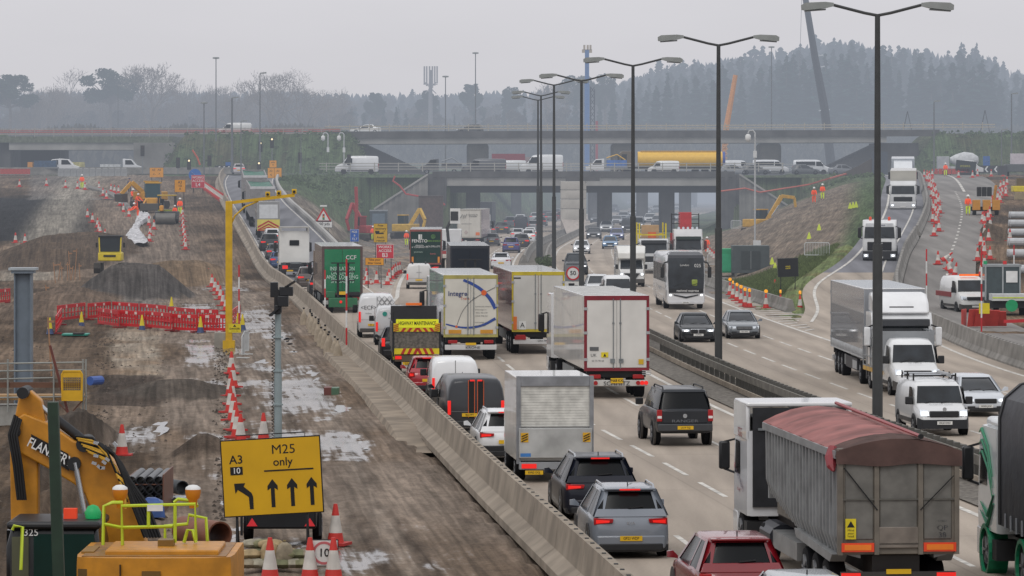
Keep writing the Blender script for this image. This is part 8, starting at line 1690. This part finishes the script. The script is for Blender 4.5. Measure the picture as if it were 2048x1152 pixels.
digger('crawler_excavator','orange yellow excavator at the foot of the right bank', 1520, 440, 500, 1.2, '#c79a3a', -.9, [(0,1,1.6),(.9,2.6,4.6),(1.6,4.0,4.4),(1.8,4.3,1.4)])
t = digger('crawler_excavator','yellow excavator behind the road roller on the works slope', 300, 400, 470, zl(470), '#c8922c', 2.6, [(0,1,1.6),(.9,2.2,2.9),(1.6,3.2,1.6)], cab_col='#34505a')
# box cabin behind
t = thing('site_cabin', 'grey glazed site cabin beside the red excavator', 'cabin', (GX(757, 540), 540, .1)); MB().box(-1.1,0,.1,1.1,2.4,3.6).build('body', M('#4c565e'), t, bevel=.05); MB().box(-.8,-.03,1.4,.8,0,3.2).build('window', M('#6b7a86', rough=.2), t); MB().box(-1.15,-.05,3.5,1.15,2.5,3.65).build('roof', M('#8a9096'), t)
t = thing('steel_barrel', 'dark rusty vertical steel casing by the lower bridge', 'casing', (GX(862, 585), 585, 0)); MB().ring(1.6,1.7,0,5.2, n=20).build('casing', M('#5a4a44', noise=.3), t, smooth=40); MB().lathe([(1.75,5.1),(1.75,5.3)], n=20).build('top_ring', M('#4a3c38'), t)
# road roller
D = 437; t = thing('road_roller', 'dark road roller with a steel front drum on the works slope', 'road roller', (GX(334, D), D, zl(D)-.1), PI)
MB().lathe([(.55,-1.0),(.55,1.0)], axis='x', n=20).build('drum', M('#6a6762', rough=.5), t, loc=(0,1.8,.55), smooth=40); MB().box(-1.2,1.1,.3,1.2,1.4,.95).build('drum_yoke', M('#3f4040'), t, bevel=.05); MB().box(-1.25,1.2,.5,-1.05,2.4,.8).box(1.05,1.2,.5,1.25,2.4,.8).build('drum_frame', M('#3f4040'), t)
MB().box(-1.15,-1.6,.6,1.15,1.2,1.3).build('body', M('#45474a'), t, bevel=.08); MB().box(-.9,-1.0,1.3,.9,.6,1.45).build('deck', M('#8f9a2c'), t)
for a, b_ in ((-.8,-.9),(.8,-.9),(-.8,.5),(.8,.5)): MB().bar((a,b_,1.4),(a,b_,2.9),.08).build('roof_post', BLACK, t)
MB().box(-.95,-1.1,2.85,.95,.7,2.98).build('canopy', M('#c2a23a'), t, bevel=.03); MB().lathe([(.55,-1.1),(.55,-.6)], axis='x', n=16).lathe([(.55,.6),(.55,1.1)], axis='x', n=16).build('rear_wheel', RUBBER, t, loc=(0,-.9,.55))
MB().box(.25,.8,1.3,.65,1.7,1.9).build('yellow_hood', M('#d8962c'), t, bevel=.1)
# backhoe loader next to it
D = 462; t = thing('backhoe_loader', 'yellow backhoe loader with a tall glazed cab on the works slope', 'loader', (GX(307, D), D, zl(D)-.1), PI)
MB().box(-.55,.8,.8,.55,2.6,1.6).build('hood', M('#d0962c'), t, bevel=.08); MB().box(-.8,-.9,.9,.8,.9,3.2).build('cab', M('#2c4a54', rough=.2), t, bevel=.05); MB().box(-.85,-.95,3.15,.85,.95,3.3).build('cab_roof', M('#d0a02c'), t); MB().box(-1.15,3.0,.2,1.15,3.6,1.0).build('loader_bucket', M('#4a4844'), t, bevel=.05)
for s_ in (-1,1): wheel(t, s_*1.1, -.6, .75, .4, lod=1); wheel(t, s_*1.05, 2.0, .5, .32, lod=1); MB().bar((s_*.7,.9,1.5),(s_*.9,3.1,.7),.18).build('loader_arm', M('#d0962c'), t)
# yellow dozer behind the spoil heap
D = 348; t = thing('bulldozer', 'yellow bulldozer with a dark glazed cab behind the spoil heap', 'bulldozer', (GX(222, D), D, .5), PI)
MB().box(-.95,-.9,1.0,.95,1.2,1.7).build('body', M('#d8c02c'), t, bevel=.08); MB().loft([[(-.95,-.5,1.3),(.95,-.5,1.3),(.95,1.1,1.3),(-.95,1.1,1.3)],[(-.85,-.6,1.75),(.85,-.6,1.75),(.85,1.2,1.75),(-.85,1.2,1.75)]]).build('hood', M('#dcc83a'), t); MB().box(-.85,-.7,1.75,.85,.8,3.0).build('cab', M('#2c3338', rough=.15), t, bevel=.04); MB().box(-.95,-.8,2.95,.95,.9,3.08).build('cab_roof', BLACK, t)
MB().box(-.5,1.21,1.35,.5,1.25,1.5).build('grille_slot', INK, t); tracks(t, 2.0, 3.2); 
for s_ in (-1,1): MB().box(s_*1.12-.08,.5,2.1,s_*1.12+.08,.6,2.5).build('mirror', BLACK, t); MB().bar((s_*.85,.8,1.75),(s_*.9,.8,3.0),.1).build('cab_post', M('#d8c02c'), t)
# fencing
def crowd_barrier(px, py, D, wpx, label, z=None, rz_=0, col='#c9cccc'):
    w_ = wpx*D/F; x = GX(px, D); z = gz_at(x, D) if z is None else z; t = thing('crowd_barrier', label, 'barrier', (x, D, z), rz_); m_ = M(col, rough=.4); MB().path([(-w_/2,0,.15),(-w_/2,0,1.0),(-w_/2+.1,0,1.1),(w_/2-.1,0,1.1),(w_/2,0,1.0),(w_/2,0,.15),(-w_/2,0,.15)], .03, 6).build('frame', m_, t); mb = MB(); n_ = 16
    for i in range(1, n_): mb.bar((-w_/2+w_*i/n_,0,.15),(-w_/2+w_*i/n_,0,1.1),.02)
    mb.build('infill_bars', m_, t)
    for s_ in (-1,1): MB().bar((s_*w_*.4,-.3,0),(s_*w_*.4,.3,0),.04).build('foot', m_, t)
crowd_barrier(1634,512,325,50,'white crowd barrier standing tilted on the right bank', z=max(0, GZ(514,325)), rz_=-.1); crowd_barrier(1472,432,520,20,'crowd barrier at the foot of the right wing wall'); crowd_barrier(1432,490,395,34,'crowd barrier behind the works cabinets', z=0); crowd_barrier(492,705,208,16,'white crowd barrier right of the gantry foot', z=0, rz_=.9); crowd_barrier(486,712,204,10,'white crowd barrier end on beside the gantry foot', z=0, rz_=1.2)
for px, D, w_, h_, c_, lb in ((1456,352,1.6,2.0,'#2c9a6a','green plastic cabinet beside the grey container'),(1484,350,3.1,2.3,'#4c5456','dark grey equipment container with a window frame'),):
    t = thing('works_cabinet', lb, 'cabinet', (GX(px, D)+(.9 if px > 1470 else 0), D+3, 0)); MB().box(-w_/2,0,.35,w_/2,2.2,.35+h_).build('body', M(c_, rough=.6), t, bevel=.04)
    if px > 1470: MB().box(-.8,-.03,.7,.8,0,2.2).build('door_panel', M('#3c4345'), t); MB().box(-.04,-.05,.7,.04,-.02,2.2).build('door_bar', M('#6a7072'), t)
    else: MB().box(-.7,-.03,.5,.7,0,1.9).build('door_panel', M('#36a878'), t)
    for s_ in (-1,1): MB().box(s_*w_*.4-.1,0,0,s_*w_*.4+.1,2,.35).build('skid', M('#6a6a68'), t)
red_barrier(1455,545,1500,548,'low red plastic barrier below the grey container', None, '#b84a44')
x, D = G(1514, 530); t = thing('control_box', 'pale control box on a concrete slab by the camera mast', 'box', (x, D, 0)); MB().box(-.35,-.2,1.0,.35,.3,2.3).build('box', M('#c9cbcb'), t); MB().box(-1.1,-.5,0,1.1,1.0,1.0).build('slab', CONC, t, bevel=.04)
for px, py in ((1544,520),(1618,508),(1638,502),(1550,530),(1700,470),(1706,455),(1712,440)): x, D = G(px, py+35); D = min(D, 420); x = GX(px, D); t = thing('marker_bag', 'small lime yellow marker bag dropped on the right bank', 'bag', (x, D, ground_z(x, D)+.02), 0, 'lime marker bags on the right bank'); MB().loft([[(-.2,-.2,0),(.2,-.2,0),(.2,.2,0),(-.2,.2,0)],[(-.12,-.1,.35),(.12,-.1,.35),(.1,.1,.4),(-.1,.1,.35)],[(-.02,0,.6),(.04,0,.6),(.03,.03,.6),(-.02,.03,.6)]]).build('bag', M('#c2d23a'), t)
# red and white height poles
for px, pt, pb, D, lb in ((478,530,650,232,'red and white height pole beside the yellow gantry'),(650,540,632,258,'red and white pole standing on the barrier left of the green trailer'),(693,518,690,205,'red and white pole standing behind the barrier by the silver van'),(1963,500,672,232,'red and white pole before the white works pickup'),(1853,498,620,262,'red and white pole beyond the grey curtain lorry'),(2028,490,590,270,'thin red and white pole at the right edge')):
    z0, z1 = GZ(pb, D), GZ(pt, D); t = thing('height_pole', lb, 'pole', (GX(px, D), D, max(z0, 0))); h = z1-max(z0,0)
    for i in range(5): MB().tube((0,0,h*i/5),(0,0,h*(i+1)/5),.045,n=6).build('band', RED if i % 2 == 0 else WHITE, t)
# right side works vehicles
D = 262; t = van('dropside_truck', 'white works pickup with an amber light bar behind the right barrier', 'truck', GX(1952, D), D, .1, .15, '#dcdcda', 'front', L=5.4, W=2.0, Hh=2.3, hood=.80, lod=1, brk=False); MB().box(-.6,3.6,2.3,.6,3.8,2.42).build('light_bar', M('#e8661c', emit=.7), t); MB().box(-1.05,-.5,1,1.05,3.2,1.3).build('bed', M('#8a3030'), t)
D = 258; t = thing('dumper_truck', 'grey glazed cab dumper truck at the right edge of the works', 'truck', (GX(2013, D), D, .1), 0); MB().box(-1.1,2,.9,1.1,3.6,3.0).build('cab', M('#4a5558', rough=.2), t, bevel=.04); MB().box(-1.15,1.95,2.95,1.15,3.65,3.1).build('cab_roof', M('#8f9496'), t)
for dx in (-1.05,.0,1.05): MB().bar((dx,1.95,.9),(dx,1.95,3.0),.09).build('cab_post', M('#9a9fa0'), t)
for dx, c_ in ((-1.0,'#1a8a58'),(.2,'#b82a2a')): MB().lathe([(.12,3.1),(.12,3.3)], n=10).build('beacon', M(c_, emit=.2), t, loc=(dx,2.6,0))
MB().box(.2,1.92,2.0,.9,1.94,2.7).build('paper_notice', WHITE, t); b_ = MB().box(-.9,-.4,.95,2.2,1.5,1.35).build('dropside', M('#c9cbca'), t); MB().box(-.9,-.42,1.1,2.2,-.4,1.17).build('stripe', M('#c8d83a'), b_); wheel(t, -.7,.9,.42,.3,lod=0); wheel(t, 1.2, .9,.42,.3); MB().box(-1,0,.5,2.4,3.2,.95).build('chassis', BLACK, t)
x, D = G(1985, 655); t = thing('stacked_barriers', 'jumble of red barriers and signs leaning in front of the works pickup', 'barriers', (x, D, .05))
for i in range(5): MB().box(-.5,0,0,.5,.06,1.0).build('barrier_panel', M('#c04038'), t, loc=(-1.6+i*.5,.2*i,.0), rot=(R(8*i),0,R(70-20*i)))
MB().box(-.3,-.1,.75,.3,-.05,1.35).build('warning_board', YEL, t, loc=(-.5,-.2,0)); MB().lathe([(.35,0),(.35,.05)], axis='y', n=14).build('green_shovel', M('#1a9a62'), t, loc=(1.1,0,1.2)); MB().bar((.6,-.3,.3),(2.6,-.4,.4),.18).build('red_beam', RED, t)
D = 395; t = thing('forklift', 'orange wheeled lifting machine with black buckets on the right works soil', 'loader', (GX(1972, D), D, zr(D))); t.scale = (.8,.8,.8); OR_ = M('#c88a2c')
for dx in (-1.1,.1,1.2): MB().box(dx-.45,0,.6,dx+.45,.6,1.8).build('orange_box', OR_, t, bevel=.04)
for dx in (-.6,0,.6): MB().box(dx-.25,1.5,2.2,dx+.25,2.2,3.3).build('black_bucket', BLACK, t, bevel=.05)
for s_ in (-1,1): wheel(t, s_*1.5, .6, .6, .4, lod=1); MB().box(-1.5,.6,.5,1.5,2.6,1.0).build('chassis', M('#35322e'), t); MB().bar((1.0,1,1.5),(1.5,3,3.4),.3).build('boom', OR_, t)
D = 560; t = thing('wheel_loader', 'grey skid loader with a white cab at the far right edge', 'loader', (GX(2035, D), D, 8.0)); MB().box(-1.6,0,.6,1.6,2,1.6).build('body', M('#5a5e60'), t, bevel=.05); MB().box(-.8,.3,1.6,1.4,1.6,3.0).build('cab', M('#c9c0c4'), t, bevel=.04); MB().box(-2.6,-.5,.2,-1.4,.6,1.4).build('bucket', M('#45464a'), t); wheel(t,1.5,1,.5,.3,lod=1); wheel(t,-1.3,1,.5,.3,lod=1)
D = 440; t = thing('yellow_paver', 'yellow paving machine cut by the right edge', 'machine', (GX(2046, D), D, zr(D))); MB().box(-1.0,0,.8,2,2,1.4).build('body', YEL, t, bevel=.05); MB().box(-.6,.3,1.4,1.6,1.5,2.2).build('console', M('#6a5a3a'), t); MB().box(-.9,-.2,0,2,.4,.7).build('drum', M('#9a8a6a'), t)
for k_ in range(6):
    D = 300+k_*17; t = thing('pipe_stack', ('lowest','second lowest','third','fourth','fifth','topmost')[k_]+' pair of white wrapped pipe ends at the right edge', 'pipes', (GX(2034, D), D, zr(D)+.1)); m_ = M('#b9bbbd', rough=.5)
    for s_ in (0,1): MB().tube((-.6,s_*1.2,.35),(2.5,s_*1.2,.35),.3,n=12).build('pipe', m_, t)
    MB().box(-.5,-.2,-.1,2.4,1.5,.05).build('bearer', M('#5a4a3a'), t)
# ---- roundabout and upper road traffic
def far_van(px, py, D, z, side, col, label, L=5.6, Hh=2.3, name='panel_van', **k): return van(name, label, 'van', GX(px, D), D, z, 0, col, side=side, L=L, Hh=Hh, lod=1, W=2.0, brk=False, **k)
Z8 = 8.24
t = far_van(757, 0, 608, Z8, 'l', '#dedfe0', 'big white van with chevron tail on the roundabout left of the lower bridge', L=6.2, Hh=2.6); 
t = far_van(1126, 0, 612, Z8, 'l', '#d8dadb', 'tall white welfare van in the middle of the lower bridge', L=6.2, Hh=2.8); txt('Welfare Unit\nArena Rental', .5, M('#5a6068'), t, (1.04, 1.9, 2.1), '+x', line=.8)
far_van(1012, 0, 609, Z8, 'l', '#41434a', 'long dark van on the lower bridge left of the welfare van', L=6.4, Hh=2.2); far_van(1052, 0, 619, Z8, 'l', '#cfd2d3', 'white car derived van beyond the long dark van', L=4.8, Hh=2.0)
far_van(1358, 0, 607, Z8, 'l', '#e0e1e1', 'small white van passing in front of the yellow tanker', L=4.5, Hh=1.9); far_van(1442, 0, 619, Z8, 'r', '#d3d6d8', 'white van nose to the right behind the yellow tanker tail', L=4.8, Hh=2.0)
far_van(1505, 0, 632, Z8-.1, 'r', '#d8dadd', 'white minibus partly behind the upper bridge pier', L=5.4, Hh=2.2, windows=True); far_van(1586, 0, 630, Z8-.1, 'r', '#d9dbde', 'white minibus right of the upper bridge pier', L=5.6, Hh=2.2, windows=True)
far_van(503, 0, 652, a3z(-40)+.1, 'l', '#d4d4d2', 'white van driving on the upper road at the left', L=5.2, Hh=1.95)
def side_car(px, D, z, col, label, rgt=False, kind='hatch'):
    L_ = KINDS_[kind]['L']; t = car('hatchback_car', label, 'car', 0, D, z, 0, col, kind, lod=2, face='side0'); t.rotation_euler = (0,0,PI/2 if not rgt else -PI/2); t.location = (GX(px, D)+(L_/2 if not rgt else -L_/2), D, z)
side_car(731, 652, a3z(-20)+.25, '#d8dada', 'white car on the upper bridge above the wing wall', kind='saloon'); side_car(940, 652, a3z(-5)+.25, '#3f4448', 'dark hatchback on the upper bridge', kind='hatch')
side_car(1612, 606, Z8-.1, '#4a4f54', 'dark car in front of the right minibus', True); side_car(1690, 606, Z8-.1, '#6a6e74', 'grey car beside the dark wedge shaped hoarding', True, 'saloon'); side_car(1512, 606, Z8-.1, '#50545a', 'dark car behind the railing right of the small white van', True); side_car(1470, 606, Z8-.1, '#8a8e92', 'grey car behind the railing at the right bridge end', True)
x = GX(480, 600); car('hatchback_car', 'white and red car waiting at the top of the exit slip road', 'car', x, 598, Z8, .1, '#c9c2c2', 'hatch', lod=1)
for i, (px, py, k) in enumerate(((1080,452,0),(1066,460,0),(1094,437,0),(1020,452,0),(1040,447,0),(1112,433,0),(1070,442,0),(1192,446,1),(1232,449,1),(1246,440,1),(1290,430,1),(1312,424,1),(1330,430,1),(1268,434,1),(1352,420,1))):
    x, D = G(px, py); car('distant_car', 'tiny hazy car in the dense traffic around the lower bridge', 'car', x, D, 0, hd(D), ('#55585c','#b9bbbd','#3c3f44','#8a8c90','#d0d2d3')[i % 5], 'hatch', face='front' if k else 'rear', lod=2, W=2.0, group='tiny cars in the dense traffic around the lower bridge')
# yellow tanker
D = 613; t = thing('tanker_lorry', 'long yellow fuel tanker with a blue tail cap crossing the lower bridge', 'lorry', (GX(1450, D), D, Z8), PI/2); pr = [(1.25*math.cos(a)*1.0, 2.15+1.08*math.sin(a)) for a in [2*PI*i/20 for i in range(20)]]
MB().prism(pr, 'y', .4, 12.6).build('tank', M('#ecb91c', rough=.35, noise=.08), t, smooth=50); MB().prism([(a*.99, 2.15+(b_-2.15)*.99) for a, b_ in pr], 'y', .0, .45).build('tail_cap', M('#2c4a9a'), t, smooth=50); MB().box(-.5,.8,3.2,.5,12.2,3.36).build('catwalk', M('#c99a20'), t)
txt('JET', .95, M('#2c3a7a'), t, (1.29, 2.6, 2.2), '+x', bold=.02, sx=1.3); MB().path([(1.27,3.9,2.75),(1.3,3.2,2.95),(1.3,2.3,2.85)], .03, 4).path([(1.27,3.2,1.6),(1.3,2.2,1.5),(1.3,1.4,1.85)], .03, 4).build('logo_arc', M('#3a3f70'), t)
axles(t, [1.5,2.9,4.3,11,14.2], lod=1); MB().box(-.5,.3,.7,.5,15.5,1.1).build('chassis', BLACK, t); cab(t, 13.3, 15.4, Hh=3.3, col='#5a4a30', lod=1, glow=False)
# flatbed transits etc.
def flatbed(px, D, z, label, rgt, load_col, cab_col='#d9dadb', L_=6.0, load=1.0, gear=None):
    t = thing('flatbed_truck', label, 'truck', (GX(px, D), D, z), -PI/2 if rgt else PI/2); MB().box(-1,0,.8,1,L_*.55,1.0).build('bed', M('#7a7c7e'), t); MB().box(-.95,.1,1.0,.95,L_*.5,1.0+load).build('load', M(load_col, noise=.3), t)
    P_ = paint(cab_col); MB().prism([(L_*.56,.5),(L_*1.0,.5),(L_*1.0,1.05),(L_*.88,1.3),(L_*.76,2.1),(L_*.56,2.2)], 'x', -.98, .98).build('cab', P_, t, bevel=.05)
    for s_ in (-1,1): MB().quad((s_*1.0,L_*.62,1.35),(s_*1.0,L_*.84,1.35),(s_*1.0,L_*.76,1.98),(s_*1.0,L_*.62,2.0)).build('side_window', GLASS, t); wheel(t, s_*.98, 1.2, .36, .28, lod=1); wheel(t, s_*.98, L_*.85, .36, .24, lod=1)
    if gear: MB().path([(0,.3,1+load),(0,1.5,1.8+load),(0,3,1.3+load)], .1, 5).build('arm', M(gear), t)
    return t
flatbed(1255, 609, Z8, 'white crew cab pickup with blue plant under a yellow bar on the lower bridge', False, '#3a6ab0', gear='#d8a82c'); t = flatbed(68, 600, Z8, 'white crew cab tipper with a blue body at the left', True, '#34506e', L_=6.4, load=.9); MB().box(-1,-.8,.6,1,-.1,1.7).build('orange_bin', M('#c98a3a'), t)
flatbed(170, 606, Z8, 'white pickup with a yellow and black hazard board at the left', False, '#b9b27a', load=.7); flatbed(200, 612, Z8, 'white open pickup facing right at the left underpass', True, '#c9cbca', load=.4); flatbed(925, 608, Z8, 'dark pickup with a ladder frame on the lower bridge left end', False, '#3a3c42', '#44474c', load=.5, gear='#8a8f92')
flatbed(1880, 596, Z8-.2, 'white pickup before the mixer lorry on the right', True, '#b9b9b7', load=.3)
D = 603; t = thing('mixer_lorry', 'white cement mixer lorry at the top of the right works road', 'lorry', (GX(1962, D), D, Z8-.2), PI/2); MB().lathe([(.5,0.2),(1.0,1.0),(1.15,2.2),(.8,3.4),(.35,4.2)], axis='y', n=16).build('drum', M('#c9cbcc', noise=.2), t, loc=(0,.2,2.2), smooth=60); MB().box(-1.1,4.6,.6,1.1,6.2,2.7).build('cab', M('#a9abae'), t, bevel=.06); MB().box(-.5,0,.7,.5,6,1.0).build('chassis', BLACK, t); axles(t, [1,2.3,5.2], 2.3, .45, .3, 1)
D = 640; t = thing('box_truck', 'dark red box truck between pier and welfare van', 'truck', (GX(1050, D), D, Z8), PI/2); MB().box(-1.2,0,1,1.2,5,3.0).build('cargo_box', M('#8a3a46'), t); MB().box(-1.1,-1.3,.5,1.1,0,2.5).build('cab', M('#9a8a8c'), t); axles(t, [.6,4], 2.2, .45, .3, 1)
t = thing('hoarding', 'dark wedge of hoarding beside the entry slip road top', 'hoarding', (GX(1738, 598), 598, 7.6)); MB().prism([(-5.5,0),(2.2,0),(2.2,3.4),(.6,3.0),(-1.5,1.8)], 'y', 0, .2).build('panel', M('#4e4844'), t); MB().box(.4,-.3,.2,2.6,-.05,3.8).build('cabinet', M('#454d57'), t)
for i in range(11):
    px = 122+i*12.6; t = thing('water_barrier', 'pale grey water filled barrier in the row before the left underpass', 'barrier', (GX(px, 592), 592, zl(592)), 0, 'grey barriers before the left underpass'); MB().prism([(-.3,0),(.3,0),(.18,.5),(.14,1.1),(-.14,1.1),(-.18,.5)], 'x', -.42, .42).build('body', M('#8d8e8e', rough=.8), t); MB().box(-.3,-.12,1.1,.3,.12,1.16).build('cap', M('#b9b9b8'), t)
for i in range(16):
    px = (4+i*7.5) if i < 8 else 1872+(i-8)*9; D = 590; t = thing('plastic_barrier', 'small far red plastic barrier along the roundabout edge', 'barrier', (GX(px, D), D, 8.0), 0, 'far red barriers along the roundabout'); MB().box(-.27,0,.25,.27,.06,1.0).build('panel', M('#b84a44', noise=.4, ns=8), t); MB().box(-.2,-.2,0,.2,.25,.1).build('foot', M('#6a4a48'), t)
WD = M('#a07a5c', rough=.9)
for i, (px, py, h_) in enumerate(((111,565,1.7),(117,555,1.5),(135,530,1.5),(141,552,2.4),(149,518,2.6),(142,540,1.2),(103,750,2.6),(124,538,1.2),(95,600,1.1),(160,560,1.4))):
    x, D = G(px, max(py, 560)); t = thing('wooden_stake', 'thin leaning wooden survey stake among the left earth banks', 'stake', (x, D, gz_at(x, D)-.05), 0, 'survey stakes among the left earth banks'); MB().bar((0,0,0),(random.uniform(-.2,.2),0,h_),.06).build('shaft', WD, t); MB().box(-.12,-.02,h_-.25,.12,.02,h_-.15).build('cross_piece', WD, t)
# orange hoses on the banks
for pts_, c_, lb in ((((790,352),(786,362),(800,372),(812,388),(840,393),(868,394),(890,410)),'#b0403c','red cable hose looping down over the left wing wall'),(((385,300),(395,315),(400,330)),'#c0583c','red hose on the bank by the left signal')):
    P_ = [(GX(px, 598), 597.6+.05*i, GZ(py, 598)) for i, (px, py) in enumerate(pts_)]; t = thing('cable_hose', lb, 'hose', P_[0]); MB().path([(a-P_[0][0],b_-P_[0][1],c-P_[0][2]) for a, b_, c in P_], .14, 5).build('hose', M(c_), t, smooth=60)
pl_ = []
for px, py in ((1440,384),(1490,378),(1520,386),(1570,378),(1620,370),(1660,358),(1700,347),(1725,345)):
    D = 560; x = GX(px, D); 
    for D in np.arange(600, 480, -2.0):
        x = GX(px, D)
        if GZ(py, D) - ground_z(x, D) > 0: break
    pl_.append((x, D, max(ground_z(x, D), GZ(py, D))+.1))
t = thing('cable_hose', 'long orange red netting line across the right green bank', 'hose', pl_[0]); MB().path([tuple(Vector(p_)-Vector(pl_[0])) for p_ in pl_], .13, 5).build('hose', M('#b85340'), t)
# ---- grass tufts, stones and clods
def scatter(name, label, n_, fpos, make, mat, seed, kind='stuff'):
    r_ = random.Random(seed); mb = MB()
    for _ in range(n_):
        x, D = fpos(r_)
        make(mb, x, D, gz_at(x, D), r_)
    return tag(mb.build(name, mat), label, None, None, kind)
def tuft(mb, x, D, z, r_):
    for _ in range(4): a = r_.uniform(0,6.28); h = r_.uniform(.1,.35); dx, dy = math.cos(a)*.05, math.sin(a)*.05; mb.quad((x-dx,D-dy,z-.05),(x+dx,D+dy,z-.05),(x+dx*4+r_.uniform(-.1,.1),D+dy*3,z+h))
def clod(mb, x, D, z, r_):
    s_ = r_.uniform(.02,.13)**1.15; p_ = [(x+s_*math.cos(a)*r_.uniform(.6,1.2), D+s_*math.sin(a)*r_.uniform(.6,1.2), z) for a in (0,1.3,2.5,3.8,5)]; b_ = len(mb.v); mb.add(p_+[(x,D,z+s_*.8)], [(0,1,5),(1,2,5),(2,3,5),(3,4,5),(4,0,5)])
scatter('grass', 'short rough grass on the slip nose and right bank', 5200, lambda r_: (lambda D: (Mc(D)+16+r_.random()*(RLc(max(D,250))-Mc(D)-18.3), D))(r_.uniform(288,342)), tuft, M('#66734a', rough=1, noise=.5), 5)
scatter('gravel', 'loose clods and stones over the left works', 3200, lambda r_: (lambda D: (SLc(D)-(9+r_.random()*18), D))(r_.triangular(82,330,110)), clod, M('#5a5048', rough=1, noise=.5, ns=5), 6)
scatter('rubble', 'dark clods along the ditch and works pad edges', 900, lambda r_: (lambda D: (GX(r_.choice((215,445,200,440))+r_.uniform(-14,14), D), D))(r_.uniform(110,235)), clod, M('#4a423b', rough=1, noise=.5, ns=5), 7)
BSH = M('#4f5c40', rough=1, noise=.5, ns=2)
for px, D, z, s_, lb in ((1085,388,.3,1.0,'low shrubs in the central reserve planter around the lamp bases'),):
    t = thing('shrub', lb, 'shrub', (GX(px, D), D, 0)); mb = MB(); r_ = random.Random(2)
    for i in range(10): leafy(mb, (r_.uniform(-.2,.8), r_.uniform(-4,14), .5), .6, .4, 60, .12, r_)
    mb.build('foliage', BSH, t); MB().box(.0,-4,0,.4,10,.2).build('stem', BARK, t)
def bankbush(mb, x, D, z, r_):
    leafy(mb, (x, D, z+.1), r_.uniform(.4,1.1), r_.uniform(.2,.45), 16, .2, r_)
def bankpos(r_):
    while True:
        D = r_.uniform(630, 646); x = r_.choice((r_.uniform(-52,-20), r_.uniform(60,90)))
        return x, D
scatter('undergrowth', 'low scrub covering the embankments of the upper road', 420, bankpos, bankbush, M('#5a6a4a', rough=1, noise=.6, ns=1.5), 8)
scatter('undergrowth', 'low scrub on the banks either side of the lower bridge', 200, lambda r_: (r_.choice((r_.uniform(-31,-21), r_.uniform(34,50))), r_.uniform(565, 600)), bankbush, M('#5c6c4c', rough=1, noise=.6, ns=1.5), 9)
